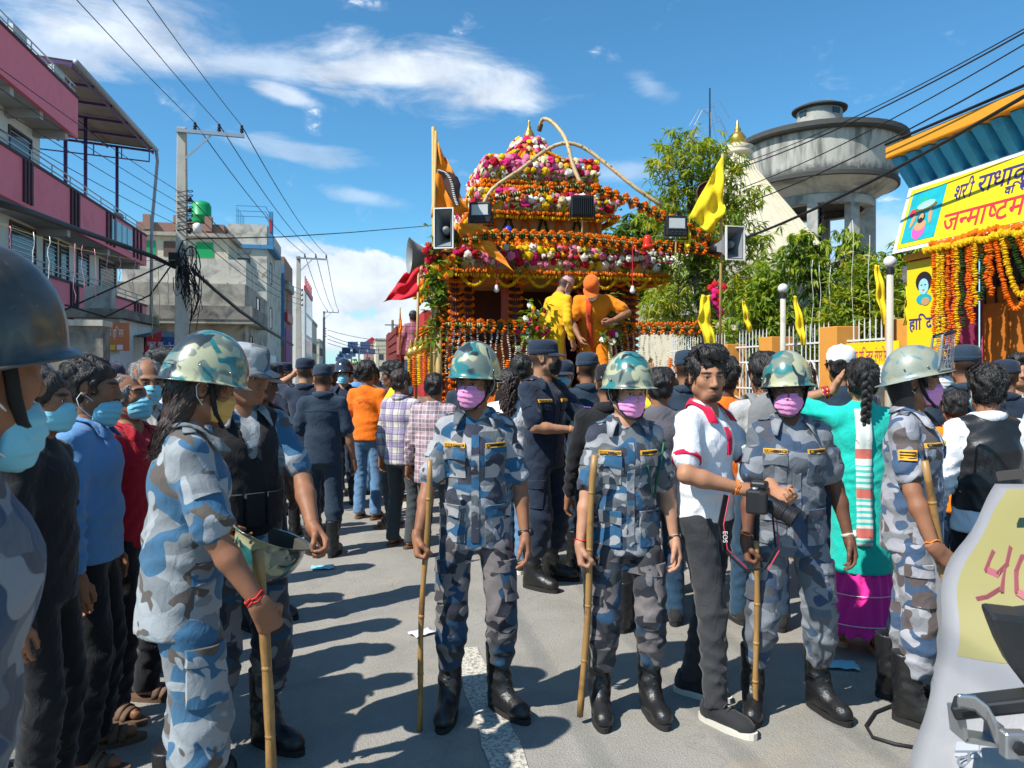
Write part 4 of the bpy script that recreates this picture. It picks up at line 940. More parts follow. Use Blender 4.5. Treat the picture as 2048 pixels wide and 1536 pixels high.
for i, (u0, u1, v0, v1, z, m, lb) in enumerate([(-13, -6.5, 112, 126, 8.5, M_CREAMW, 'far cream house past the glass fronted building'), (-14, -6.5, 134, 150, 6.5, M_CONCW, 'small white far house near the end of the left side'),
  (4.5, 13, 190, 215, 9.0, M_CREAMW, 'far pale block beyond the trucks at the end of the street'), (2.0, 7.0, 240, 262, 9.5, mat('rose_render', (.42, .22, .19), .8), 'far rose coloured house with red roof at the vanishing street'), (8.5, 20, 150, 170, 8.2, M_CONCW, 'far grey block behind the red truck')]):
 wn = [('f', u0+.8+k*2.0, u0+1.8+k*2.0, zz, zz+1.3, M_GLASS) for k in range(int((u1-u0-1)/2)) for zz in (1.2, 4.2) if zz+1.5 < z] + [('r', v0+1+k*3, v0+2.2+k*3, zz, zz+1.3, M_GLASS) for k in range(4) for zz in (4.2,) if u0 < 0]
 rt = house('far_house', lb, u0, u1, v0, v1, z, m, wn, None, .5)
 if i == 3: sp(MB().add([(1.8, 239.8, 10.1), (7.2, 239.8, 10.1), (7.2, 262, 10.1), (1.8, 262, 10.1), (4.5, 239.8, 12), (4.5, 262, 12)], [(0, 1, 4), (2, 3, 5), (0, 4, 5, 3), (1, 2, 5, 4)]), 'gable_roof', M_RED, rt)
# roadside booths under the pink building and in front of the concrete house
M_SIGNO = mat('orange_sign_sheet', (.62, .17, .05), .5, .08); M_SIGNB = mat('blue_sign_sheet', (.02, .07, .24), .45, .08); M_SIGNR = mat('red_sign_sheet', (.50, .02, .02), .45, .08); M_LETW = mat('white_lettering', (.72, .72, .70), .5, .03)
def pl(root, u0, u1, v, z0, z1, name, m, th=.05): return sp(MB().box(u0, u1, v-th, v, z0, z1), name, m, root)
def front_M(u, v, z): return Matrix.Translation((u, v, z)) @ Matrix.Rotation(R(90), 4, 'X')   # x right, y up, facing -v
def booth():
 v = 21.5; f = lambda px: (px-1024)/FPX
 def u_at(px): k = f(px); Y = v/(CT-k*ST); return Y*(k*CT+ST)
 rt = sroot('roadside_booth', u_at(215), v, 'white roadside booth with orange shop sign below the pink building', 'booth')
 ua, ub = u_at(148), u_at(240); sp(MB().box(ua, ub, v, v+3, .1, 2.95), 'wall', M_WHITE, rt); sp(MB().box(ua-.3, ub+.2, v-.3, v+3.2, 2.96, 3.2), 'roof_slab', M_CONC2, rt)
 sg = pl(rt, u_at(205), u_at(262), v-.12, zat(702, u_at(235), v), zat(646, u_at(235), v), 'sign_board', M_SIGNO)
 lettering([('ि', 1), ('प', 1), ('क', 1), (' ', 1), ('ड', 1), ('्', 1), ('ि', 1), ('र', 1), ('म', 1)], .30, front_M(u_at(207), v-.175, zat(674, u_at(235), v)), M_LETW, sg, width=(u_at(252)-u_at(208)))
 for k in range(3): sp(MB().box(u_at(208+k*15), u_at(220+k*15), v-.185, v-.171, zat(700, u_at(235), v), zat(690, u_at(235), v)), 'sign_panel', [M_WHITE, mat('yellow_sheet', (.7, .5, .03), .5), M_WHITE][k], rt, sg)
 rt2 = sroot('red_poster', u_at(275), v+1, 'tilted red poster beside the orange shop sign', 'poster')
 mb = MB(); a, b = u_at(264), u_at(297); z0, z1 = zat(722, a, v), zat(664, a, v); mb.add([(a, v+1, z0), (b, v+1, z0+.05), (b+.1, v+1, z1+.1), (a+.1, v+1, z1-.1), (a, v+1.03, z0), (b, v+1.03, z0+.05), (b+.1, v+1.03, z1+.1), (a+.1, v+1.03, z1-.1)], [(3, 2, 1, 0), (4, 5, 6, 7), (0, 1, 5, 4), (1, 2, 6, 5), (2, 3, 7, 6), (3, 0, 4, 7)])
 sh = sp(mb, 'sheet', M_SIGNR, rt2); lettering('A', .55, front_M((a+b)/2-.15, v+.99, z0+.1), M_LETW, sh); lettering([('क', 1), ('र', 1), (' ', 1), ('क', 1)], .2, front_M(a+.12, v+.99, z1-.35), M_LETW, sh)
 rt3 = sroot('shop_shelter', u_at(300), v+2, 'dark tin shelter roof over the blue shop sign', 'shelter')
 mb = MB(); a, b = u_at(205), u_at(372); mb.sheet(lambda s, t: (a+(b-a)*s, v+1.2+3*t, zat(664, a, v)-.25*s+.3*t+.012*math.sin(s*90)), 90, 2); sh = sp(mb, 'roof_sheet', M_TIN, rt3); solid(sh, .02)
 for px in (262, 342): sp(MB().tube([(u_at(px), v+1.4, 0), (u_at(px), v+1.4, zat(668, a, v))], .05, 8), 'post', M_IRON, rt3)
 rt4 = sroot('blue_shop_sign', u_at(330), v+1.1, 'blue shop sign with white lettering behind the first pole', 'sign')
 vb = v+1.15; z0, z1 = zat(735, u_at(330), vb), zat(674, u_at(330), vb); sg = pl(rt4, u_at(296), u_at(366), vb, z0, z1, 'sign_board', M_SIGNB)
 lettering([('न', 1), ('ौ', 1), ('ल', 1), ('ख', 1), ('ा', 1), (' ', 1), ('ड', 1), ('े', 1), ('प', 1)], .30, front_M(u_at(310), vb-.06, z1-.42), M_LETW, sg, width=u_at(362)-u_at(310)); lettering('Naulakha De', .30, front_M(u_at(311), vb-.06, z1-.80), M_LETW, sg, width=u_at(364)-u_at(311))
 for px in (300, 362): sp(MB().bar((u_at(px), vb+.03, 0), (u_at(px), vb+.03, z0), .06, .06), 'post', M_IRON, rt4)
 # low stained wall with coping before the booth
 rt5 = sroot('stained_wall', u_at(170), 18.5, 'short black stained wall with pale coping below the pink building', 'wall'); vw = 18.5
 def u2(px): k = f(px); Y = vw/(CT-k*ST); return Y*(k*CT+ST)
 sp(MB().box(u2(100), u2(206), vw, vw+.5, 0, zat(652, u2(170), vw)), 'masonry', M_CONC2, rt5); sp(MB().box(u2(98), u2(208), vw-.1, vw+.6, zat(652, u2(170), vw)+.002, zat(640, u2(170), vw)), 'coping', M_CONCW, rt5)
 sp(MB().box(u_at(140), u_at(198), v+1.0, v+1.4, 3.21, 3.9), 'water_ledge', M_CONCW, rt)
booth()
# ------------------------------------------------------------------ poles and wires
M_POLE = mat('pole_concrete', (.45, .43, .37), .85, .12, 2.5, .25, 40, dirt=(.26, .24, .20), dirt_scale=2); M_INS = mat('insulator_brown', (.03, .018, .015), .3); M_WIRE = mat('black_cable', (.012, .012, .014), .6)
def pole(px, ytop, label, z=8., detail=True):
 Y = (z-CAMH)*FPX/(HOR-ytop); X = (px-1024)/FPX*Y; p = Vector((X, Y, 0)); u, v = uv_of(p); rt = sroot('utility_pole', u, v, label, 'utility pole', 'concrete power poles along the street')
 mb = MB(); mb.add([(u+sx*w_, v+sy*w_*.7, zz) for zz, w_ in ((0, .19), (z, .11)) for sx, sy in ((-1, -1), (1, -1), (1, 1), (-1, 1))], [(3, 2, 1, 0), (4, 5, 6, 7), (0, 1, 5, 4), (1, 2, 6, 5), (2, 3, 7, 6), (3, 0, 4, 7)]); o = sp(mb, 'shaft', M_POLE, rt); bevel(o, .02, 2)
 ca = sp(MB().bar((u-.12, v-.13, z-.12), (u+1.58, v-.13, z-.17), .09, .09), 'crossarm', M_STEEL, rt); sp(MB().bar((u+.1, v-.13, z-.85), (u+.75, v-.13, z-.2), .04, .04), 'brace', M_STEEL, rt)
 tops = []
 for du in (.35, .95, 1.52):
  b = Vector((u+du, v-.13, z-.10)); sp(MB().lathe([(.012, 0), (.05, .03), (.05, .06), (.03, .07), (.055, .11), (.03, .13), (.04, .19), (.02, .22), (.0, .22)], 10, Matrix.Translation(b)), 'insulator', M_INS, rt); tops.append(RD(b.x, b.y, b.z+.2))
 lows = []
 for k in range(4):
  b = Vector((u+.20, v-.05, z-1.9-.28*k)); sp(MB().sph(b, (.06, .06, .075), 8, 5), 'shackle', M_INS, rt); lows.append(RD(b.x+.05, b.y, b.z))
 return rt, tops, lows, p
P1, t1, l1, p1 = pole(364, 255, 'nearest concrete power pole hung with a tangle of black cables'); P2, t2, l2, p2 = pole(597, 512, 'second concrete power pole down the street beside the glass building'); P3, t3, l3, p3 = pole(648, 622, 'third power pole, farther than the second along the street')
p0 = p1-(p2-p1); P4 = p3+(p3-p2)
def sag(a, b, s, n=16): a, b = Vector(a), Vector(b); return [a.lerp(b, i/n)-Vector((0, 0, s*4*(i/n)*(1-i/n))) for i in range(n+1)]
def wire(pts, r, label, m=None, group=None, name='overhead_wire'): return tag(MB().tube(pts, r, 5).build(name, m or M_WIRE, None, True), label, 'cable', group)
g_ = 'power lines along the street'
for i in range(3):
 wh = ['left', 'middle', 'right'][i]
 wire(sag(t1[i]-(p2-p1), t1[i], .35), .009, f'{wh} of three top wires running overhead to the nearest pole', group=g_); wire(sag(t1[i], t2[i], .35), .014, f'{wh} of three top wires between the nearest and second pole', group=g_); wire(sag(t2[i], t3[i], .5), .02, f'{wh} of three top wires between the second and third pole', group=g_); 
for i in range(4):
 wh = ['topmost', 'second', 'third', 'lowest'][i]
 wire(sag(l1[i]-(p2-p1)+Vector((0, 0, -.1)), l1[i], .3), .007, f'{wh} low line along the pink building up to the nearest pole', group=g_); wire(sag(l1[i], l2[i], .4), .012, f'{wh} low line from the nearest pole to the second pole', group=g_)
# black service bundles
def q(px, py, Y): return at(px, py, Y)
c1 = q(372, 520, p1.y-.25)
wire([q(-40, 395, 10.5), q(60, 425, 12.5), q(160, 462, 15), q(250, 493, 17.5), q(310, 515, 18.8), q(350, 535, 19.4)], [.07, .065, .06, .06, .06, .05], 'thick black cable bundle sagging from the left to the nearest pole')
wire([q(385, 540, 19.7), q(430, 580, 22), q(480, 622, 26), q(535, 660, 33), q(585, 690, 40)], [.05, .05, .06, .07, .07], 'thick black cable falling from the nearest to the second pole')
for k, (a, b, y0, lb) in enumerate([(300, 620, 20, 'slack black cable looping under the bundle to the nearest pole'), (150, 640, 17, 'low slack cable strung from the booth up to the nearest pole')]):
 wire([q(a-170, b-10, y0-2), q(a-90, b+14, y0-1), q(a, b-30, y0), q(350, 520, 19.5), q(366, 480, 19.5)], .022, lb)
def tangle():
 r = random.Random(4); mb = MB()
 for k in range(16):
  pts = []; x, y = 372+r.uniform(-14, 16), 480+r.uniform(-15, 60); a = r.uniform(0, 6.28); R0 = r.uniform(6, 17); n = 12
  for i in range(n): t = i/(n-1); pts.append(q(x+R0*math.cos(a+t*6.0*r.uniform(.9, 1.1)), y+30+R0*1.9*math.sin(a+t*6.0)+t*r.uniform(0, 50), p1.y-.32+r.uniform(-.12, .05)))
  mb.tube(pts, r.uniform(.010, .018), 4)
 for k in range(12): y = 385+k*7+r.uniform(-3, 3); mb.tube([q(355+6*math.cos(t*.8+k)*0+17*math.cos(t)+14, y+2*math.sin(t*2), p1.y+.20*math.sin(t)) for t in [i*2*PI/10 for i in range(11)]], .012, 4)
 for k in range(12): mb.tube([q(372+r.uniform(-15, 15), 500+r.uniform(-10, 60), p1.y-.3), q(390+r.uniform(-10, 25), 590+r.uniform(-20, 30), p1.y-.35), q(385+r.uniform(-8, 10), 640+r.uniform(-20, 30), p1.y-.3)], .011, 4)
 o = mb.build('cable_tangle', M_WIRE, P1, True); o.matrix_parent_inverse = (Matrix.Translation(P1.location) @ Matrix.Rotation(TH, 4, 'Z')).inverted(); o['kind'] = 'stuff'
tangle()
sl_ = sroot('pole_lamp', *uv_of(q(395, 450, 19.5)), 'small white lamp bracketed on the nearest pole', 'lamp'); uu, vv = SR[sl_.name]; zz = zat(450, uu, vv)
sp(MB().tube([(uu-.25, vv+.05, zz+.05), (uu-.05, vv, zz+.06)], .03, 6), 'bracket', M_IRON, sl_); sp(MB().lathe([(.0, -.22), (.10, -.2), (.12, 0), (.05, .05), (.0, .05)], 12, Matrix.Translation((uu, vv, zz)), False), 'shade', M_WHITE, sl_, None, True)
jb = sroot('junction_box', *uv_of(q(352, 525, 19.6)), 'small black junction box on the nearest pole', 'box'); uu, vv = SR[jb.name]; zz = zat(532, uu, vv); sp(MB().box(uu-.16, uu+.1, vv-.12, vv, zz, zz+.34), 'case', M_IRON, jb); sp(MB().box(uu-.14, uu+.08, vv-.14, vv-.121, zz+.03, zz+.31), 'cover', M_STRAP, jb)
wire([q(372, 478, 19.5), q(560, 474, 24), q(700, 465, 30), q(900, 448, 40), q(1100, 430, 55)], .018, 'thin line crossing the sky from the nearest pole to behind the float')
for k, (py, Yk) in enumerate(((700, 70), (708, 85), (716, 95), (690, 110))): wire(sag(q(655, py-30, 80), q(800+k*8, py-12, Yk), .6, 10), .03, ['upper', 'second', 'third', 'lowest'][k]+' far cable strung across the end of the street', group='far cables over the street')
# solar street lamps far down the middle
M_SOLAR = mat('solar_panel', (.03, .05, .10), .25, spec=.6)
for i, (px, py, Y) in enumerate(((718, 692, 85), (703, 702, 100), (695, 709, 116), (689, 714, 132), (684, 719, 150), (735, 704, 120))):
 b = at(px, py, Y); u, v = uv_of(b); rt = sroot('solar_street_lamp', u, v, ['tallest', 'second', 'third', 'fourth', 'fifth', 'rightmost'][i]+' of the twin panel solar street lamps down the road', 'street lamp', 'solar street lamps in the median')
 sp(MB().tube([(u, v, 0), (u, v, b.z)], .09, 8), 'mast', M_STEEL, rt)
 for s in (-1, 1): sp(MB().add([(u+s*.12, v-.4, b.z-.3), (u+s*1.25, v-.4, b.z-.3), (u+s*1.25, v+.4, b.z+.5), (u+s*.12, v+.4, b.z+.5), (u+s*.12, v-.36, b.z-.36), (u+s*1.25, v-.36, b.z-.36), (u+s*1.25, v+.44, b.z+.44), (u+s*.12, v+.44, b.z+.44)], [(0, 1, 2, 3), (7, 6, 5, 4), (0, 4, 5, 1), (1, 5, 6, 2), (2, 6, 7, 3), (3, 7, 4, 0)]), 'panel', M_SOLAR, rt)
for i, (px, py, Y, lb) in enumerate(((757, 695, 120, 'thin far pole right of the solar lamps'), (785, 640, 60, 'slim dark pole beside the red truck'))):
 b = at(px, py, Y); u, v = uv_of(b); rt = sroot('street_post', u, v, lb, 'post'); sp(MB().tube([(u, v, 0), (u, v, b.z)], .10, 8), 'mast', M_CONC, rt); sp(MB().bar((u-.6, v, b.z-.4), (u+.6, v, b.z-.4), .08, .08), 'crossarm', M_IRON, rt)
# tinsel strings under the pink building
M_TIN_P = mat('tinsel_pink', (.6, .25, .35), .4, metal=.3); M_TIN_Y = mat('tinsel_gold', (.6, .45, .12), .4, metal=.3); M_TIN_W = mat('tinsel_white', (.75, .74, .68), .4, metal=.2)
cordpts = [q(-20, 440, 13), q(60, 468, 14.5), q(130, 492, 16), q(205, 508, 17.5), q(280, 522, 19), q(350, 520, 19.4)]
wire(cordpts, .008, 'pale festoon cord holding hanging tinsel below the pink balconies', M_TIN_Y)
for i, (px, L, mm) in enumerate([(20, 60, M_TIN_P), (66, 110, M_TIN_W), (98, 100, M_TIN_W), (150, 120, M_TIN_P), (166, 90, M_TIN_P), (190, 100, M_TIN_P), (214, 60, M_TIN_P), (240, 70, M_TIN_P), (268, 80, M_TIN_P), (305, 150, M_TIN_Y), (318, 120, M_TIN_Y), (336, 70, M_TIN_P)]):
 Y = 13+ (px/280)*6; y0 = 446+px*.27; r = random.Random(i); pts = [q(px+r.uniform(-2.5, 2.5)*(k > 0)+1.2*math.sin(k*.5+i), y0+L*k/8, Y) for k in range(9)]
 tag(MB().tube(pts, [.006+.004*(k % 2) for k in range(9)], 5).build('tinsel_strand', mm, None, True), ['short pink tinsel strand at the far left window', 'long white tinsel strand over the leftmost grille', 'white knotted tinsel strand beside the second window', 'long pink tinsel strand before the fourth window', 'pale pink tinsel strand next to the longest pink one', 'pink tinsel strand before the widest window', 'short pink tinsel strand in the middle of the cord', 'pink tinsel strand right of the widest window', 'pink tinsel strand near the building corner', 'longest golden tinsel strand by the downpipe', 'golden tinsel strand right of the longest one', 'pink tinsel strand closest to the power pole'][i], 'tinsel', 'tinsel strands hanging from the cord')
# ------------------------------------------------------------------ foliage
def leaf_mat(name, c, tr=.42):
 t = NT(name); v = t.map(rand=False); col = t.mix(t.noise(1.6, 3, .6, 0, v), tuple(x*.62 for x in c), tuple(x*1.35 for x in c)); col = t.mix(t.noise(35, 2, .5, 0, v), col, (c[0]*1.5, c[1]*1.15, c[2]*.7))
 t.set(col, .5, spec=.3); tl = t.n('ShaderNodeBsdfTranslucent'); t.l(t.mix(1., col, (1.25, 1.3, .55), 'MULTIPLY'), tl.inputs[0]); mx = t.n('ShaderNodeMixShader', Fac=tr); t.l(t.b.outputs[0], mx.inputs[1]); t.l(tl.outputs[0], mx.inputs[2])
 t.l(mx.outputs[0], t.t.nodes['Material Output'].inputs[0]); return t.m
LEAF = {'bright': leaf_mat('leaf_bright', (.24, .34, .035)), 'mid': leaf_mat('leaf_mid', (.14, .24, .032)), 'dark': leaf_mat('leaf_dark', (.06, .12, .030)), 'yellow': leaf_mat('leaf_yellow_green', (.34, .38, .04))}
M_BARK = mat('bark', (.12, .09, .065), .9, .25, 9, .6, 30)
def leaf_arrays(rng, C, n, L, Wd, droop=.5, per=8, spread=.13):
 """rosettes of narrow drooping leaves at points C -> V, F"""
 V = []; per_c = max(1, n//len(C)//per)
 rep = np.repeat(C, per_c, 0); rep = rep + rng.normal(0, spread, rep.shape); rep = np.repeat(rep, per, 0); k = len(rep)
 a = rng.uniform(0, 2*PI, k); el = rng.normal(-droop, .45, k); d = np.stack([np.cos(a)*np.cos(el), np.sin(a)*np.cos(el), np.sin(el)], 1); ll = L*rng.uniform(.6, 1.25, k)[:, None]
 side = np.cross(d, np.tile([0, 0, 1.], (k, 1))); side /= np.linalg.norm(side, axis=1)[:, None]+1e-6; tw = rng.normal(0, .5, k)[:, None]; up = np.cross(side, d); side = side*np.cos(tw)+up*np.sin(tw)
 b = rep; m = b+d*ll*.45+np.array([0, 0, .04])*ll; t_ = b+d*ll-np.array([0, 0, .12])*ll; wv = side*Wd*rng.uniform(.7, 1.2, k)[:, None]
 V = np.stack([b, m+wv, t_, m-wv], 1).reshape(-1, 3); F = np.arange(4*k).reshape(-1, 4); return V, F
def tree(name, label, base, h, clumps, n, L, Wd, mats, trunk=.10, droop=.5, seed=1, cat='tree', group=None, spread=.13, limbs=True, per=8):
 rng = np.random.default_rng(seed); rt = empty(name, base, 0, label, cat, group); b = Vector(base); tk = MB(); pr = random.Random(seed)
 cs = [(Vector(c), r) for c, r in clumps]; top = max(c.z for c, r in cs)
 axis = [Vector((0, 0, -.1))] + [Vector((pr.uniform(-.06, .06)*h*.2*i, pr.uniform(-.05, .05)*h*.2*i, h*i/5)) for i in range(1, 6)]
 tk.tube(axis, [trunk*(1-.13*i) for i in range(6)], 9)
 if limbs:
  for c, r in cs:
   e = c-b; j = min(4, max(1, int(5*max(.1, min(.8, (e.z-r*1.2)/h))))); a = axis[j]; tk.tube([a, a.lerp(e, .5)+Vector((pr.uniform(-.1, .1), pr.uniform(-.1, .1), r*.15)), e], [trunk*.45, trunk*.3, trunk*.10], 6)
   for k in range(7):
    dd = Vector((pr.gauss(0, 1), pr.gauss(0, 1), pr.gauss(.2, .8))).normalized()*r*pr.uniform(.6, 1.); s0 = a.lerp(e, pr.uniform(.55, .95)); tk.tube([s0, s0+dd*.5+Vector((0, 0, .05)), s0+dd], [trunk*.14, trunk*.09, trunk*.03], 4)
 tk.build('trunk', M_BARK, rt, True)
 tot = sum(r**2 for c, r in cs); VS, FS, MI = [], [], []; off = 0
 for i, (c, r) in enumerate(cs):
  m = max(6, int(26*(r**2)/tot*len(cs))); pts = rng.normal(0, 1, (m, 3)); pts /= np.linalg.norm(pts, axis=1)[:, None]; pts *= (r*rng.uniform(.35, 1.05, m)**.6)[:, None]; pts[:, 2] *= .8
  C = np.array(c-b)+pts; V, F = leaf_arrays(rng, C, int(n*r**2/tot), L, Wd, droop, per, spread); VS.append(V); FS.append(F+off); off += len(V); MI.append(np.repeat(rng.integers(0, len(mats), len(F)//per+1), per)[:len(F)])
 me = mesh_np('crown', np.concatenate(VS), np.concatenate(FS), False)
 for m in mats: me.materials.append(LEAF[m])
 me.polygons.foreach_set('material_index', np.concatenate(MI).astype(np.int32)); link('crown', me, None, rt); return rt
# ------------------------------------------------------------------ water tower
M_TANK = mat('tank_concrete', (.40, .39, .35), .85, .14, 1.2, .2, 20, dirt=(.11, .11, .105), dirt_scale=.42, dirt_lo=.46, dirt_hi=.66); M_TANKD = mat('tank_rim_blackened', (.05, .05, .048), .9, .3, 3)
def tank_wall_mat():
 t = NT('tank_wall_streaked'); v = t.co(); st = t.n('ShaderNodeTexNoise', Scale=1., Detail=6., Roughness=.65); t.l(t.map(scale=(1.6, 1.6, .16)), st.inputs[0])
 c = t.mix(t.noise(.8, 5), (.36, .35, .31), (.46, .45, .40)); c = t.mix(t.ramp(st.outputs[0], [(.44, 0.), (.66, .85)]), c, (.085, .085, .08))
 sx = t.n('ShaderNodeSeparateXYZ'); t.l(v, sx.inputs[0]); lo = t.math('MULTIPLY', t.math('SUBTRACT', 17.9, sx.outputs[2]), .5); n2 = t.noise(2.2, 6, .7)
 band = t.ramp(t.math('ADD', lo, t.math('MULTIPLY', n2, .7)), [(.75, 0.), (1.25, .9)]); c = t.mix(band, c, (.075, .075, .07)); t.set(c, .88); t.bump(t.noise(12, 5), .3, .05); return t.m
def water_tower():
 X, Y = 25.0, 61.0; rt = empty('water_tower', (X, Y, 0), 0, 'tall round concrete water tower on columns behind the temple spire', 'water tower')
 n = 48; MB0 = MB
 MB().lathe([(5.7, 16.45), (6.05, 19.2), (6.05, 19.65), (5.9, 19.65)], n, None, False).build('tank_wall', tank_wall_mat(), rt, True)
 MB().lathe([(6.0, 19.4), (6.5, 19.45), (6.6, 19.6), (6.55, 19.98), (5.9, 20.08), (2.0, 21.4), (0, 21.5)], n, None, False).build('roof_rim', M_TANKD, rt, True, 35)
 MB().lathe([(5.7, 16.05), (5.88, 16.1), (5.88, 16.4), (5.72, 16.48)], n, None, False).build('ledge', M_TANKD, rt, True, 35)
 MB().lathe([(4.0, 15.05), (4.2, 15.25), (5.0, 15.75), (5.75, 16.1)], n, None, False).build('bowl', M_TANK, rt, True)
 MB().lathe([(3.3, 14.4), (4.15, 14.4), (4.15, 15.05), (3.95, 15.1), (3.3, 15.05)], n, None, False).build('ring_beam', M_TANK, rt, True, 35); MB().lathe([(0, 15.02), (3.5, 15.0)], n, None, False).build('tank_floor', M_TANKD, rt)
 l = MB().lathe([(1.75, 20.9), (1.75, 22.55), (1.6, 22.55), (1.6, 20.9)], 28, None, False).build('lantern', M_TANK, rt, True, 35)
 MB().lathe([(1.7, 22.56), (2.1, 22.6), (2.15, 22.75), (1.6, 23.0), (.5, 23.2), (0, 23.25)], 28, None, False).build('lantern_cap', M_TANKD, l, True)
 for k in range(4): a = k*PI/2+.4; MB().box(-.35, .35, -.05, .05, 22.0, 22.45, Matrix.Rotation(a, 4, 'Z') @ Matrix.Translation((0, -1.74, 0))).build('lantern_opening', M_GLASS, l)
 for k in range(8):
  a = 2*PI*(k+.35)/8; c = (3.75*math.cos(a), 3.75*math.sin(a)); m = Matrix.Translation((c[0], c[1], 0)) @ Matrix.Rotation(a, 4, 'Z'); MB().box(-.38, .38, -.38, .38, 0, 14.45, m).build('column', M_TANK, rt)
  b = 2*PI*(k+1.35)/8; c2 = (3.75*math.cos(b), 3.75*math.sin(b))
  for z in (5.0, 9.8): MB().bar((c[0], c[1], z), (c2[0], c2[1], z), .45, .6).build('brace', M_TANK, rt)
 MB().tube([(0, .5, 0), (0, .5, 15.0)], .35, 12).build('riser_pipe', M_IRON, rt, True)
 ld = MB()
 for s in (-.22, .22): ld.tube([(-1.4+s, -3.6, 4), (-1.4+s, -3.6, 15.0)], .04, 5)
 ldo = ld.build('ladder_rails', M_IRON, rt)
 for k in range(21): MB().bar((-1.62, -3.6, 4.3+k*.5), (-1.18, -3.6, 4.3+k*.5), .04, .04).build('rung', M_IRON, ldo)
water_tower()
# ------------------------------------------------------------------ temple spire, temple hall
M_SPIRE = mat('cream_spire_plaster', (.62, .55, .40), .8, .07, 1.5, .15, 20, dirt=(.50, .44, .31)); M_GOLD = mat('gilded_metal', (.58, .33, .07), .32, .15, 12, metal=.75)
def spire():
 Y = 30.; X = (1475-1024)/FPX*Y; b = Vector((X, Y, 0)); u, v = uv_of(b); rt = sroot('temple_spire', u, v, 'cream pyramidal temple spire with gilded finial beside the water tower', 'temple'); zb = CAMH+(HOR-545)/FPX*Y; zt = CAMH+(HOR-312)/FPX*Y; hw = 2.5
 mb = MB(); prof = [(0, 1.0), (.12, .955), (.5, .58), (.85, .22), (1., .14)]
 mb.add([(u+sx*hw*w_, v+sy*hw*w_, zb+(zt-zb)*t) for t, w_ in prof for sx, sy in ((-1, -1), (1, -1), (1, 1), (-1, 1))], [(i*4+j, i*4+(j+1) % 4, (i+1)*4+(j+1) % 4, (i+1)*4+j) for i in range(4) for j in range(4)]+[(16, 17, 18, 19)]); sp(mb, 'spire_body', M_SPIRE, rt)
 for k in range(9):                         # raised ribs on the near face
  s = -1+2*k/8
  sp(MB().tube([(u+s*hw*w_*.96, v-hw*w_-.02, zb+(zt-zb)*t) for t, w_ in prof], .045, 5), 'rib', M_SPIRE, rt)
 sp(MB().box(u-hw-.2, u+hw+.2, v-hw-.2, v+hw+.2, zb-.55, zb-.002), 'cornice', M_SPIRE, rt); sp(MB().box(u-hw-.05, u+hw+.05, v-hw-.05, v+hw+.05, 0, zb-.56), 'shaft', M_SPIRE, rt)
 sp(MB().lathe([(.55, 0), (.62, .12), (.5, .25), (.62, .35), (.36, .45)], 16, Matrix.Translation((u, v, zt))), 'crown_ring', M_SPIRE, rt, None, True)
 sp(MB().lathe([(.22, .4), (.32, .55), (.34, .72), (.22, .9), (.1, .98), (.15, 1.05), (.07, 1.15), (.03, 1.4), (0, 1.5)], 16, Matrix.Translation((u, v, zt))), 'finial', M_GOLD, rt, None, True)
 rt2 = sroot('antenna_mast', u-.9, v+1.5, 'thin rusty mast with drooping wires standing behind the spire', 'mast'); zt2 = CAMH+(HOR-175)/FPX*(Y+1.3)
 sp(MB().tube([(u-.45, v+1.5, 0), (u-.45, v+1.5, zt2)], [.07, .03], 6), 'mast', M_IRON, rt2)
 for k in range(10): a = k*.9; sp(MB().tube([(u-.45, v+1.5, zt2-.7-.12*k), (u-.45+.45*math.cos(a), v+1.5+.3*math.sin(a), zt2-.5-.12*k), (u-.45+.9*math.cos(a), v+1.5+.5*math.sin(a), zt2-1.2-.12*k)], .012, 4), 'wire_spray', M_STEEL, rt2)
 # hall with grey parapet and purple tiled awning
 vv = 19.; rt3 = sroot('temple_hall', 12.5, vv, 'grey temple hall with purple tiled awning behind the fence', 'building'); M_PT = mat('purple_tile', (.10, .035, .13), .5, .2, 5)
 def uu(px): k = (px-1024)/FPX; Yq = vv/(CT-k*ST); return Yq*(k*CT+ST)
 a, c = uu(1490), uu(1860); sp(MB().box(a, c, vv, vv+8, 0, zat(612, a, vv)), 'wall', M_CREAMW, rt3); sp(MB().box(a-.2, c, vv-.3, vv+8.2, zat(612, a, vv)+.002, zat(565, a, vv)), 'parapet', M_CONC, rt3)
 for r_ in range(4):
  for k in range(30):
   du = (c-a)/30; z1 = zat(612, a, vv)-.16*r_; y1 = vv-.35-.26*r_; M_ = Matrix.Translation((a+du*(k+.5), y1, z1)) @ Matrix.Rotation(R(30), 4, 'X'); mb = MB().box(-du*.47, du*.47, -.30, .02, -.02, .03, M_)
   if k*r_ % 2 == 0 or True: sp(mb, 'tile', M_PT if (k+r_) % 2 else mat('purple_tile_light', (.22, .10, .28), .5), rt3)
 for k in range(4): sp(MB().box(a+.6+k*2.2, a+1.9+k*2.2, vv-.03, vv+.02, 0.2, 2.2), 'opening', M_GLASS, rt3)
spire()
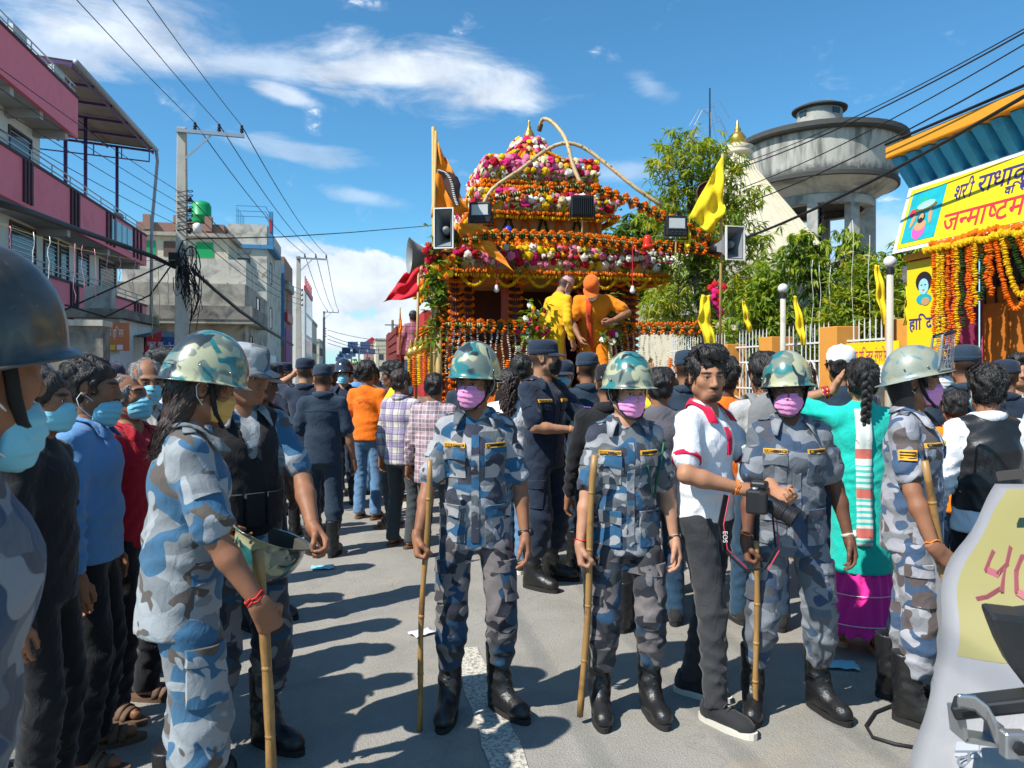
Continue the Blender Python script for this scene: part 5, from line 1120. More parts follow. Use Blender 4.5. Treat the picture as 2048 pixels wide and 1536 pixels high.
# ------------------------------------------------------------------ trees behind the fence
def cl(L): return [(at(px, py, Y), r*Y/FPX) for px, py, Y, r in L]
def tree_at(label, px, Y, spec, n, L, Wd, mats, **kw): b = at(px, HOR, Y); b.z = 0; cc = cl(spec); h = max(c.z for c, r in cc)*.8; return tree(kw.pop('name', 'leafy_tree'), label, b, h, cc, n, L, Wd, mats, **kw)
tree_at('tall narrow leaved green tree between the float and the temple spire', 1405, 19, [(1360, 290, 19, 34), (1385, 320, 19, 34), (1330, 335, 18.8, 30), (1425, 290, 19.4, 30), (1440, 340, 19.4, 40), (1345, 390, 18.8, 34), (1400, 380, 19.2, 36), (1320, 430, 18.6, 26), (1450, 430, 19.4, 42), (1390, 450, 19, 40), (1340, 480, 18.8, 34), (1430, 500, 19.2, 52), (1490, 400, 19.4, 30), (1500, 480, 19.4, 34), (1360, 570, 18.8, 56), (1460, 590, 19, 56), (1325, 610, 18.6, 40), (1410, 650, 18.9, 56), (1515, 560, 19, 44), (1540, 620, 19, 36)], 13000, .27, .024, ['bright', 'bright', 'mid', 'yellow'], trunk=.16, droop=.5, seed=3, spread=.16)
tree_at('dark far tree seen behind the right eaves of the float', 1290, 34, [(1262, 470, 34, 34), (1300, 450, 34, 36), (1250, 520, 34, 34), (1310, 510, 34, 40), (1285, 590, 34, 46)], 7000, .30, .07, ['dark', 'mid'], trunk=.3, seed=5, spread=.3)
tree_at('leafy shrub with broad leaves in front of the spire base', 1535, 16, [(1500, 620, 16, 40), (1545, 590, 16, 36), (1530, 660, 16, 44), (1580, 640, 16, 34), (1480, 690, 16, 30), (1560, 540, 16, 30)], 3000, .21, .036, ['bright', 'mid', 'mid'], trunk=.06, seed=8, name='leafy_shrub')
tree_at('drooping ashoka tree below the water tower columns', 1640, 14.5, [(1606, 490, 14.5, 22), (1632, 515, 14.5, 26), (1598, 530, 14.4, 22), (1648, 565, 14.5, 28), (1660, 620, 14.4, 30), (1690, 478, 14.6, 18), (1702, 520, 14.6, 22)], 4600, .19, .026, ['mid', 'dark', 'bright'], trunk=.10, droop=.9, seed=9)
tree_at('dense bright green bush between the lamp posts', 1725, 13, [(1700, 600, 13, 40), (1745, 590, 13, 42), (1690, 650, 12.8, 40), (1750, 650, 12.8, 42), (1720, 550, 13.2, 36), (1770, 560, 13.2, 30), (1785, 620, 13, 34)], 6500, .16, .022, ['bright', 'mid', 'yellow'], trunk=.08, droop=.3, seed=11, name='leafy_bush')
tree_at('small green bush at the fence under the purple awning', 1655, 13.4, [(1630, 690, 13.4, 26), (1665, 670, 13.4, 30), (1690, 700, 13.4, 28)], 2000, .15, .028, ['bright', 'mid'], trunk=.05, droop=.2, seed=12, name='leafy_bush', limbs=False)
tree_at('leafy top of a tree peeping beside the gate roof', 1800, 16, [(1795, 540, 16, 26), (1815, 500, 16, 22), (1805, 590, 16, 28)], 2200, .20, .03, ['mid', 'bright'], trunk=.1, seed=14)
tree_at('round green tree far at the end of the street', 712, 170, [(706, 738, 170, 9), (716, 735, 170, 9), (724, 739, 170, 8)], 1500, .9, .3, ['mid', 'bright'], trunk=.3, seed=15, spread=.6, limbs=False)
# ------------------------------------------------------------------ fence with orange posts
M_ORG = mat('orange_wall_paint', (.62, .27, .045), .7, .08, 3, .12, 40, dirt=(.48, .20, .04)); M_YEL = mat('yellow_vinyl', (.78, .56, .01), .45, .04, 3); M_WIRON = mat('white_iron', (.62, .62, .60), .5, .1, 20)
UF = 7.45
def fence():
 vs_ = [vat(px, UF) for px in (1462, 1550, 1678, 1816)]; rt = sroot('temple_fence', UF, vs_[1], 'white iron picket fence between orange square posts', 'fence')
 zt = [2.12, 2.2, 2.28, 2.30]
 for v, z in zip(vs_, zt): o = sp(MB().box(UF-.2, UF+.22, v-.22, v+.22, 0, z), 'post', M_ORG, rt); bevel(o, .012, 2)
 vA, vB = vs_[3]+.22, vs_[0]+3; sp(MB().box(UF-.12, UF+.12, vA, vB, 0, 1.05), 'base_wall', M_ORG, rt)
 for z in (1.25, 1.75, 2.05): sp(MB().bar((UF, vA, z), (UF, vB, z), .035, .03), 'rail', M_WIRON, rt)
 v = vA+.06; k = 0
 while v < vB:
  if all(abs(v-q) > .25 for q in vs_): sp(MB().tube([(UF, v, 1.06), (UF, v, 2.30), (UF, v, 2.38)], [.011, .011, .002], 6), 'picket', M_WIRON, rt)
  v += .125
 for i in range(3):
  a, b = vs_[i+1]+.25, vs_[i]-.25; n = 3
  for k in range(n): va, vb = a+(b-a)*k/n, a+(b-a)*(k+1)/n; sp(MB().tube([(UF-.03, va+(vb-va)*t, 1.30+.45*abs(math.cos(PI*t))) for t in [j/10 for j in range(11)]], .012, 5), 'scroll', M_WIRON, rt)
 # cloth sign tied to the fence
 a, b = vat(1796, UF-.3), vat(1690, UF-.3); sg = sroot('fence_banner', UF-.3, a, 'yellow banner with magenta lettering tied along the fence', 'banner'); Us = UF-.28
 z0, z1 = 1.72, 2.00; sh = sp(MB().box(Us, Us+.015, a, b, z0-.3, z1), 'sheet', M_YEL, sg); sp(MB().box(Us-.002, Us-.001, a, b, z0-.3, z0-.05), 'white_strip', M_WHITE, sg, sh)
 Mx = Matrix.Translation((Us-.004, b-.05, z0)) @ Matrix.Rotation(R(-90), 4, 'Z') @ Matrix.Rotation(R(90), 4, 'X')
 lettering([('क', 1), ('ृ', 1), ('ष', .6), ('ण', 1), (' ', 1), ('म', 1), ('ि', 1), ('न', .55), ('द', 1), ('र', 1), (' ', 1), ('र', 1), ('ं', 1), ('ग', 1), ('र', 1), ('ो', 1), ('ग', 1), ('न', 1)], .24, Mx, mat('magenta_lettering', (.50, .02, .14), .5), sh, .001, .0, width=(b-a)-.2)
fence()
def globe_lamp(px, py, label, u=7.1, flood=False):
 v = vat(px, u); z = zat(py, u, v); rt = sroot('globe_lamp', u, v, label, 'lamp post', 'globe lamp posts at the fence')
 sp(MB().tube([(u, v, 0), (u, v, z-.1)], [.055, .045], 10), 'post', M_POLE, rt, None, True); sp(MB().lathe([(.06, -.16), (.06, -.10), (.035, -.08)], 12, Matrix.Translation((u, v, z))), 'collar', M_IRON, rt); sp(MB().sph((u, v, z), .085 if not flood else .10, 18, 12), 'globe', mat('globe_opal', (.66, .67, .66), .25, .04), rt, None, True)
 return rt, u, v, z
globe_lamp(1566, 577, 'white globe lamp on a concrete post near the broad leaved shrub')
_, u_, v_, z_ = globe_lamp(1780, 524, 'white globe lamp on a concrete post next to the temple gate', 7.15)
fl = sroot('flood_light', u_, v_-.2, 'grey flood light clamped beside the globe lamp at the gate', 'flood light'); sp(MB().box(u_+.08, u_+.36, v_-.28, v_-.14, z_-.30, z_-.08), 'housing', M_STEEL, fl); sp(MB().box(u_+.10, u_+.34, v_-.295, v_-.281, z_-.28, z_-.10), 'lens', M_GLASSB, fl); sp(MB().bar((u_, v_-.1, z_-.25), (u_+.2, v_-.2, z_-.32), .03, .03), 'bracket', M_IRON, fl)
# ------------------------------------------------------------------ cloth flags
def ribbon(label, pts, wd, m, name='cloth_flag', group=None, nfold=3, cat='flag', seed=0, pole=None):
 """a hanging strip: pts spine points (world), wd list of widths across (world x)"""
 r = random.Random(seed); P_ = [Vector(p) for p in pts]; n = 24; k = len(P_)-1; rt = empty(name, P_[-1], 0, label, cat, group)
 def spn(t): f = min(t*k, k-1e-6); i = int(f); return P_[i].lerp(P_[i+1], f-i), wd[i]+(wd[i+1]-wd[i])*(f-i)
 ph = r.uniform(0, 6)
 def fn(s, t):
  c, w_ = spn(s); f = t-.5; return c + Vector((f*w_, .10*w_*math.sin(t*nfold*PI+ph+s*5)+.02*math.sin(s*14), .08*w_*math.sin(t*5+s*9+ph))) - rt.location
 o = MB().sheet(fn, n, 10).build('cloth', m, rt, True); solid(o, .002)
 if pole: MB().tube([Vector(p)-rt.location for p in pole], .012, 6).build('stick', mat('bamboo_cane', (.45, .30, .11), .55, .25, 14), rt, True)
 return rt
M_FY = cloth_mat('flag_yellow_cloth', (.80, .58, .015), .10, .4); M_FO = cloth_mat('flag_saffron_cloth', (.78, .24, .012), .10, .4); M_FR = cloth_mat('flag_red_cloth', (.62, .015, .03), .10, .4)
gy = 'yellow cloth flags along the fence'
ribbon('long yellow pennant hanging left of the gate lamp', [at(1754, 530, 10.6), at(1762, 590, 10.6), at(1772, 650, 10.6)], [.06, .14, .10], M_FY, group=gy, seed=1)
ribbon('yellow pennant hanging beside the concrete globe post', [at(1590, 592, 11), at(1600, 650, 11), at(1608, 690, 11)], [.05, .12, .08], M_FY, group=gy, seed=2)
ribbon('small yellow pennant among the broad leaves', [at(1487, 602, 12), at(1493, 635, 12), at(1500, 665, 12)], [.04, .10, .08], M_FY, group=gy, seed=3)
ribbon('yellow pennant hanging against the gate pillar', [at(1818, 560, 10), at(1814, 610, 10), at(1812, 650, 10)], [.05, .06, .06], M_FY, group=gy, seed=4)
# ------------------------------------------------------------------ marigold garlands
def mari_mat(name, c): return mat(name, c, .75, .28, 60, .8, 160, spec=.15)
M_MO = mari_mat('marigold_orange', (.80, .17, .008)); M_MY = mari_mat('marigold_yellow', (.82, .48, .012)); M_ML = mari_mat('garland_leaf', (.030, .065, .016)); M_MR = mari_mat('rose_red', (.50, .012, .03)); M_MP = mari_mat('flower_pink', (.78, .20, .36)); M_MW = mari_mat('flower_white', (.80, .76, .68)); M_MM = mari_mat('flower_magenta', (.62, .02, .16)); M_MC = mari_mat('flower_cream', (.80, .62, .34))
_bd = {}
def bead_unit(nu=8):
 if nu not in _bd:
  V = [(0, 0, -.42)]; F = []; nv = 5
  for i in range(1, nv):
   ph = PI*i/nv
   for j in range(nu): t = 2*PI*(j+.5*(i % 2))/nu; rr = math.sin(ph)*(1.08 if (i+j) % 2 else .86); V.append((rr*math.cos(t), rr*math.sin(t), -.42*math.cos(ph)))
  V.append((0, 0, .42)); e = len(V)-1
  for j in range(nu):
   q_ = (j+1) % nu; F += [(0, 1+q_, 1+j), (e, 1+(nv-2)*nu+j, 1+(nv-2)*nu+q_)]
   for i in range(nv-2): a, b, c, d = 1+i*nu+j, 1+i*nu+q_, 1+(i+1)*nu+q_, 1+(i+1)*nu+j; F += [(a, b, c), (a, c, d)]
  _bd[nu] = (np.array(V, np.float32), np.array(F, np.int32))
 return _bd[nu]
def beads(C, D, r, seed=0, nu=7):
 """bead i at C[i], axis D[i], radius r[i] -> V, F"""
 rng = np.random.default_rng(seed); U, F = bead_unit(nu); C = np.asarray(C, np.float32); D = np.asarray(D, np.float32); D = D/(np.linalg.norm(D, axis=1)[:, None]+1e-9); n = len(C)
 ref = np.where(np.abs(D[:, 2:3]) > .9, np.array([[1., 0, 0]]), np.array([[0, 0, 1.]])); A = np.cross(D, ref); A /= np.linalg.norm(A, axis=1)[:, None]; B = np.cross(D, A); th = rng.uniform(0, 6.28, n)[:, None]; A, B = A*np.cos(th)+B*np.sin(th), B*np.cos(th)-A*np.sin(th)
 r = np.broadcast_to(np.asarray(r, np.float32), (n,))*rng.uniform(.86, 1.14, n); V = C[:, None, :] + r[:, None, None]*(U[None, :, 0:1]*A[:, None, :]+U[None, :, 1:2]*B[:, None, :]+U[None, :, 2:3]*D[:, None, :])
 return V.reshape(-1, 3), (F[None]+np.arange(n)[:, None, None]*len(U)).reshape(-1, 3)
def resample(pts, step):
 P_ = np.array([tuple(p) for p in pts], float); d = np.linalg.norm(np.diff(P_, axis=0), axis=1); s = np.concatenate([[0], np.cumsum(d)]); n = max(2, int(s[-1]/step)+1); t = np.linspace(0, s[-1], n)
 Q = np.stack([np.interp(t, s, P_[:, i]) for i in range(3)], 1); T_ = np.gradient(Q, axis=0); return Q, T_
def garland(pts, r, m, parent, name='garland', step=None, seed=0, loc=None, jit=.0):
 Q, T_ = resample(pts, step or r*.85)
 if jit: Q = Q+np.random.default_rng(seed).normal(0, jit, Q.shape)
 V, F = beads(Q, T_, r, seed); o = link(name, mesh_np(name, V, F, False), m, parent)
 if loc is not None: o.location = loc
 return o
# ------------------------------------------------------------------ temple gate
M_GBLUE = mat('gate_blue_paint', (.05, .36, .62), .5, .12, 3, dirt=(.03, .22, .42), dirt_scale=4); M_GORG = mat('gate_orange_paint', (.72, .30, .02), .6, .1, 3); M_GPINK = mat('gate_pink_wall', (.45, .06, .16), .7, .1, 2); M_GDOOR = mat('gate_brown_door', (.45, .14, .02), .5, .15, 4)
M_CYAN = mat('banner_teal_print', (.01, .36, .42), .5, .35, 9); M_NAVYL = mat('banner_navy_lettering', (.04, .03, .18), .5, .03); M_REDL = mat('banner_red_lettering', (.60, .03, .05), .5, .03); M_SKINP = mat('banner_skin_print', (.50, .28, .13), .5, .1); M_PINKP = mat('banner_pink_print', (.72, .10, .38), .5, .1); M_BLKP = mat('banner_black_print', (.02, .015, .02), .5); M_BLUEP = mat('banner_pale_blue_print', (.30, .60, .66), .5, .2, 20)
def gate():
 vL = 8.62; v1 = 3.4; ub, ut, zb, zt = 6.86, 7.12, 3.12, 4.0
 rt = sroot('temple_gate', 7.4, vL, 'painted temple gateway with orange roof edge and blue fluted cornice', 'gate')
 sp(MB().box(7.75, 9.5, v1, vL-.3, 3.2, 4.15), 'roof_block', M_GORG, rt); sp(MB().box(7.05, 7.6, vL-.62, vL-.08, 0, 3.1), 'pillar', M_GPINK, rt); sp(MB().box(7.62, 7.8, v1, vL-.62, 0, 3.19), 'pink_wall', M_GPINK, rt)
 d0 = vat(1982, 7.6); dr = sp(MB().box(7.48, 7.615, v1, d0, 0, zat(578, 7.5, d0)), 'door', M_GDOOR, rt)
 for k in range(7): v = d0-.22-k*.42; sp(MB().box(7.455, 7.479, v-.16, v+.16, .15, 2.4), 'door_panel', M_GDOOR, rt, dr)
 gr = sp(MB().box(7.50, 7.52, v1, d0, zat(578, 7.5, d0)+.04, 3.15), 'transom_glass', M_GLASS, rt)
 for k in range(16): v = d0-.05-k*.16; sp(MB().tube([(7.46, v, 2.4), (7.46, v, 3.1)], .012, 5), 'transom_bar', M_IRON, rt, gr)
 # fluted blue cornice under an orange fascia
 nz = 22
 for k in range(nz):
  va = vL+.02-k*.26; vb = va-.15; mb = MB(); a, b = 6.86, 7.14
  mb.add([(a, va, 4.36), (a, vb, 4.36), (b-.03, vb+.02, zt+.0), (b-.03, va-.02, zt+.0), (a+.14, va+.02, 4.37), (a+.14, vb-.02, 4.37), (b+.16, vb, zt-.02), (b+.16, va, zt-.02)], [(0, 1, 2, 3), (7, 6, 5, 4), (0, 3, 7, 4), (1, 5, 6, 2), (0, 4, 5, 1), (3, 2, 6, 7)]); sp(mb, 'flute', M_GBLUE, rt)
 mb = MB(); mb.add([(7.0, vL+.02, 4.36), (7.0, v1, 4.36), (7.24, v1, zt-.02), (7.24, vL+.0, zt-.02), (7.6, vL+.02, 4.36), (7.6, v1, 4.36), (7.6, v1, zt-.02), (7.6, vL, zt-.02)], [(0, 1, 2, 3), (0, 3, 7, 4), (4, 5, 1, 0), (3, 2, 6, 7), (1, 5, 6, 2), (5, 4, 7, 6)]); sp(mb, 'cornice_back', M_GBLUE, rt)
 fs = sp(MB().box(6.80, 8.6, v1, vL+.06, 4.372, 4.54), 'fascia', M_GORG, rt); bevel(fs, .02, 2)
 sp(MB().tube([(6.79, v1, 4.56), (6.79, vL+.04, 4.56)], .018, 6), 'roof_cable', M_WIRE, rt)
 sp(MB().box(6.98, 7.7, v1, vL-.06, 3.02, 3.10), 'lintel', M_GORG, rt)
 # banner on the front
 bn = sroot('gate_banner', 7.0, vL, 'large yellow festival banner with red and navy lettering on the gate', 'banner')
 def bp(v, t, o=0.): return Vector((ub+(ut-ub)*t-o, v, zb+(zt-zb)*t-o*.3))
 def panel(va, vb, t0, t1, o, name, m, par=None): 
  mb = MB(); mb.add([bp(va, t0, o), bp(vb, t0, o), bp(vb, t1, o), bp(va, t1, o), bp(va, t0, o-.006), bp(vb, t0, o-.006), bp(vb, t1, o-.006), bp(va, t1, o-.006)], [(0, 1, 2, 3), (7, 6, 5, 4), (0, 4, 5, 1), (1, 5, 6, 2), (2, 6, 7, 3), (3, 7, 4, 0)]); return sp(mb, name, m, bn, par)
 sh = panel(vL, v1, 0, 1, .0, 'white_border', M_WHITE); panel(vL-.07, v1, .06, .94, .008, 'yellow_sheet', M_YEL, sh)
 y = Vector((ut-ub, 0, zt-zb)).normalized(); x = Vector((0, -1, 0)); n = x.cross(y).normalized(); hh = math.hypot(ut-ub, zt-zb)
 def BM(v, t, o=.014): M_ = Matrix((x, y, n)).transposed().to_4x4(); M_.translation = bp(v, t, o); return M_
 vP0, vP1 = vL-.13, vL-.70; pc = panel(vP0, vP1, .13, .88, .014, 'picture', M_CYAN, sh)
 def blob(cx, cy, rx, ry, m, o, name, rot=0., n_=18):
  M_ = BM(vP0, .13, .014+o) @ Matrix.Translation((cx, cy, 0)) @ Matrix.Rotation(rot, 4, 'Z'); sp(MB().prism([(rx*math.cos(2*PI*k/n_), ry*math.sin(2*PI*k/n_)) for k in range(n_)], M_, .003), name, m, bn, sh)
 blob(.27, .14, .11, .12, M_PINKP, .001, 'robe'); blob(.28, .20, .10, .07, M_SKINP, .002, 'torso'); blob(.27, .30, .062, .07, M_BLKP, .003, 'hair'); blob(.27, .315, .042, .05, M_SKINP, .005, 'face'); blob(.27, .27, .036, .035, M_BLKP, .006, 'beard')
 blob(.13, .29, .030, .10, M_SKINP, .003, 'arm', -.25); blob(.42, .31, .030, .11, M_SKINP, .003, 'arm', .2); blob(.30, .44, .19, .045, M_GOLD, .004, 'basket', .1); blob(.30, .475, .15, .05, M_BLUEP, .005, 'bundle', .1); blob(.24, .53, .08, .06, mat('banner_green_print', (.02, .38, .26), .5), .002, 'leaf_fan'); blob(.09, .40, .05, .05, M_REDL, .003, 'cloth_fold')
 W1 = lambda s, sz, v, t, wd, m, nm='lettering': lettering(s, sz, BM(v, t), m, sh, .001, .008, nm, wd, .95)
 def word(seq, sz, v, t, wd, m):
  o = lettering(seq, sz, BM(v, t), m, sh, .001, .0022, 'lettering', wd, .95); return o
 word([('श', 1), ('र', 1), ('ी', 1)], .30, vL-.87, .58, .27, M_NAVYL); word([('र', 1), ('ा', 1), ('ध', 1), ('ा', 1), ('क', 1), ('ृ', 1), ('ष', .55), ('ण', 1)], .33, vL-1.20, .60, 1.05, M_NAVYL)
 word([('ज', 1), ('न', .58), ('म', 1), ('ा', 1), ('ष', .6), ('ट', 1), ('म', 1), ('ी', 1)], .36, vL-.80, .16, 1.30, M_REDL); word([('व', 1), ('ि', 1), ('र', 1), ('ा', 1)], .14, vL-1.62, .47, .3, M_NAVYL)
 word([('म', 1), ('ि', 1), ('न', .58), ('द', 1), ('र', 1)], .33, vL-2.4, .60, .8, M_NAVYL); word([('म', 1), ('ह', 1), ('ो', 1), ('त', 1), ('स', 1), ('व', 1)], .36, vL-2.25, .16, 1.1, M_REDL)
 for o in bn.children:
  if o.name.startswith('lettering'): o.location = (-SR[bn.name][0], -SR[bn.name][1], 0)
 # yellow poster on the pillar
 ps = sroot('pillar_poster', 7.0, vL-.3, 'tall yellow poster with blue face picture on the gate pillar', 'poster'); va, vb = vL-.06, vL-.66
 s2 = sp(MB().box(7.035, 7.048, vb, va, .9, 3.0), 'sheet', M_YEL, ps); PM = lambda v, z, o=0.: Matrix.Translation((7.032-o, v, z)) @ Matrix.Rotation(R(-90), 4, 'Z') @ Matrix.Rotation(R(90), 4, 'X')
 def blob2(cv, cz, rx, rz, m, o, nm): sp(MB().prism([(rx*math.cos(2*PI*k/18), rz*math.sin(2*PI*k/18)) for k in range(21)], PM(va-cv, cz, o), .002), nm, m, ps, s2)
 blob2(.30, 2.72, .14, .13, M_BLKP, .0, 'hair'); blob2(.30, 2.66, .085, .10, M_BLUEP, .003, 'face'); blob2(.30, 2.50, .13, .07, M_CYAN, .001, 'shoulders'); blob2(.33, 2.47, .07, .05, M_SKINP, .003, 'garland_print')
 for dx in (-.032, .032): blob2(.30+dx, 2.68, .014, .007, M_BLKP, .006, 'eye_print')
 blob2(.30, 2.615, .02, .008, M_REDL, .006, 'mouth_print')
 lettering([('ह', 1), ('ा', 1), ('ि', 1), ('द', 1), ('क', 1)], .22, PM(va-.04, 2.12), M_NAVYL, s2, .001, .004, width=.54); lettering([('स', 1), ('ु', 1)], .42, PM(va-.14, 1.62), mat('orange_lettering', (.72, .10, .01), .5), s2, .001, .006, width=.42)
 # garland curtain along the lintel
 gc = sroot('garland_curtain', 6.85, vL-.9, 'curtain of marigold and leaf strings hanging from the gate banner', 'garland'); r = random.Random(3); loc = (-SR[gc.name][0], -SR[gc.name][1], 0); k = 0
 a0, a1 = vat(1868, 6.85), v1
 garland([(6.84, a0+.12-(a0-a1)*t/20, 3.07+.03*math.sin(t*3)) for t in range(21)], .05, M_MY, gc, 'top_garland', loc=loc, seed=1, jit=.008); garland([(6.86, a0+.05-(a0-a1)*t/20, 3.13+.02*math.sin(t*5)) for t in range(21)], .045, M_MO, gc, 'top_garland', loc=loc, seed=2, jit=.008)
 for px, L, m in [(1868, 1.0, M_MO), (1876, 1.25, M_MY), (1885, 1.3, M_MY), (1896, 1.15, M_MO), (1907, 1.2, M_MO), (1914, 1.2, M_MY), (1924, .95, M_ML), (1936, .85, M_MO), (1943, .92, M_MO), (1950, .72, M_MY), (1965, .66, M_ML), (1974, .52, M_MO), (1981, .62, M_MO)]:
  v = vat(px, 6.86); garland([(6.86+.02*math.sin(t*2+px), v+.012*math.sin(t*1.7+px), 3.05-L*t/10) for t in range(11)], .030, m, gc, 'strand', loc=loc, seed=px, jit=.003)
 for px0, dv, dip, m, rr in [(1990, .55, .80, M_MO, .032), (2004, .50, .66, M_MY, .034), (2022, .5, .5, M_ML, .034), (2036, .5, .42, M_MO, .032), (2046, .6, .55, M_MY, .034)]:
  v = vat(px0, 6.86); garland([(6.86, v-dv*t/14, 3.05-dip*4*(t/14)*(1-t/14)) for t in range(15)], rr, m, gc, 'swag', loc=loc, seed=px0, jit=.003)
gate()
# ------------------------------------------------------------------ overhead lines on the right
for i, (ya, yb, r_, lb) in enumerate([(188, 474, .022, 'thick black cable slanting down across the gate roof to the float speaker'), (128, 405, .010, 'second lowest thin wire slanting past the water tower'), (84, 372, .008, 'middle thin wire slanting before the water tower bowl'), (62, 330, .010, 'upper twin wire slanting before the water tower rim'), (55, 322, .007, 'topmost twin wire slanting before the water tower rim')]):
 a = at(2110, ya-32, 7.2); b = at(1478, yb+6, 13.2); wire(sag(a, b, .12), r_, lb, group='wires slanting over the gate')
for i, (px, y0, y1, Y) in enumerate([(1705, 440, 720, 12.5), (1738, 470, 700, 12.5), (1660, 530, 700, 12.8), (1625, 520, 690, 12.6), (1640, 530, 690, 12.6)]):
 tag(MB().tube([at(px+2*math.sin(k*1.3+i), y0+(y1-y0)*k/8, Y) for k in range(9)], .0045, 4).build('light_string', M_TIN_W, None, True), ['thin light string falling left of the leaning pennant', 'light string falling over the bright bush', 'light string in front of the ashoka tree', 'light string beside the globe post foliage', 'light string between the globe post and the ashoka tree'][i], 'light string', 'light strings hanging over the shrubs')
# ------------------------------------------------------------------ festival float on a truck bed
M_BAMB = mat('bamboo_cane', (.45, .30, .11), .55, .25, 14); M_MAROON = mat('float_maroon_boards', (.075, .022, .018), .7, .25, 6, .2, 30); M_CORN = mat('float_gold_cornice', (.46, .26, .08), .6, .2, 8); M_ORNG = mat('float_orange_panel', (.50, .13, .03), .65, .18, 5)
def bamboo2():
 t = NT('spotted_bamboo'); v = t.map(rand=True); c = t.mix(t.noise(9, 5), (.40, .27, .12), (.56, .42, .22)); c = t.mix(t.ramp(t.noise(30, 2, .5, .5, v), [(.60, 0.), (.66, .9)]), c, (.06, .04, .025)); t.set(c, .55); return t.m
M_CANE = bamboo2(); FU, FV = 2.47, 10.75
FL = sroot('festival_float', FU, 9.0, 'three tiered flower covered shrine float on a truck bed', 'float'); FLOC = (-FU, -9.0, 0)
def fp(mb, name, m, parent=None, smooth=False): return sp(mb, name, m, FL, parent, smooth)
def fg(pts, r, m, name='garland', seed=0, jit=.0, step=None): return garland(pts, r, m, FL, name, step, seed, FLOC, jit)
# bed, chassis, wheels
fp(MB().box(.95, 4.1, 8.75, 13.6, .95, 1.12), 'bed', mat('float_timber', (.25, .16, .09), .8, .2, 5, .3, 40)); fp(MB().box(1.7, 3.2, 8.9, 17.5, .62, .94), 'chassis', M_IRON)
fp(MB().box(1.25, 3.7, 14.4, 17.2, .7, 2.75), 'cab', M_RED)
for uu in (1.35, 3.2):
 for vv in (9.9, 12.6, 15.8):
  wh = fp(MB().lathe([(.0, -.13), (.30, -.13), (.44, -.14), (.48, -.10), (.48, .10), (.44, .14), (.30, .13), (.0, .13)], 20, Matrix.Translation((uu+.15, vv, .48)) @ Matrix.Rotation(R(90), 4, 'Y'), False), 'wheel', M_SOLE, None, True); fp(MB().lathe([(.0, -.15), (.24, -.15), (.27, -.135), (.27, .135), (.24, .15), (.0, .15)], 16, Matrix.Translation((uu+.15, vv, .48)) @ Matrix.Rotation(R(90), 4, 'Y'), False), 'rim', M_STEEL, wh)
sk = fp(MB().box(.92, 4.13, 8.70, 8.745, .45, 1.13), 'skirt_board', mat('bamboo_mat', (.40, .26, .10), .75, .3, 12, .4, 60))
for k in range(36): u = .95+k*.089; fp(MB().tube([(u, 8.685, .45), (u, 8.685, 1.15)], .014, 5), 'slat', M_BAMB, sk)
# shrine body
fp(MB().box(1.25, 3.75, 11.7, 11.8, 1.12, 3.0), 'back_wall', M_MAROON); fp(MB().box(1.15, 3.8, 9.55, 11.8, 2.86, 2.98), 'ceiling', M_MAROON); fp(MB().box(3.68, 3.76, 10.2, 11.69, 1.12, 2.85), 'side_wall', M_MAROON)
fp(MB().box(2.0, 3.0, 11.2, 11.69, 1.12, 2.0), 'altar', M_ORNG)
ring_n = [0]
def ring(c, d, r0, rb, m, name='marigold_ring', tilt=0.):
 a, b = frame(d); c = Vector(c); n = max(8, int(2*PI*r0/(rb*1.25))); P_ = [c+a*(math.cos(2*PI*k/n)*r0)+b*(math.sin(2*PI*k/n)*r0)+Vector(d).normalized()*(tilt*math.cos(2*PI*k/n)) for k in range(n)]; T_ = [P_[(k+1) % n]-P_[k-1] for k in range(n)]
 ring_n[0] += 1; return beads([tuple(p) for p in P_], [tuple(t) for t in T_], rb, ring_n[0])
def leafy(pts, r, n, seed, L=.07, Wd=.018):
 Q, T_ = resample(pts, .05); rng = np.random.default_rng(seed); V, F = leaf_arrays(rng, Q, n, L, Wd, .1, 3, r); return V, F
def wrapped(pts, r, rings, name, seed, gap=.105, rb=.026, leaf=True, core=M_BAMB, col=None, lean=.03):
 """a pole wound with orange marigold rings over green leaves"""
 o = fp(MB().tube(pts, r, 8), name, core, None, True); Q, T_ = resample(pts, gap*(1.35 if leaf else 1.))
 if leaf: Vg, Fg = beads(*resample(pts, .03), r+.012, seed); link('leaf_binding', mesh_np('binding', Vg, Fg, False), M_ML, o)
 for i, (c, d) in enumerate(zip(Q, T_)):
  V, F = ring(Vector(c), Vector(d), r+rb*.8+(.008 if leaf else 0), rb, None, tilt=lean); link('marigold_ring', mesh_np('ring', V, F, False), (col or M_MO), o)
 if leaf: V, F = leafy(pts, r*.8, int(len(Q)*14), seed); link('leaves', mesh_np('leaves', V, F, False), LEAF['dark'], o)
 return o
for u, v, r, z0, z1, sd in ((1.22, 9.55, .055, 1.12, 2.95, 1), (1.42, 9.75, .05, 1.12, 2.9, 2), (2.02, 9.62, .075, 1.12, 2.9, 3), (3.62, 9.62, .075, 1.12, 2.95, 4), (3.40, 9.8, .05, 1.12, 2.9, 5), (1.25, 11.4, .05, 1.12, 2.9, 6), (2.95, 9.62, .05, 1.12, 2.9, 7)):
 wrapped([(u, v, z0), (u, v, z1)], r, 0, 'column', sd, .085, .022, False, M_MAROON)
fp(MB().box(1.85, 1.94, 9.6, 9.7, 1.12, 2.9), 'door_jamb', mat('float_red_jamb', (.40, .06, .03), .6))
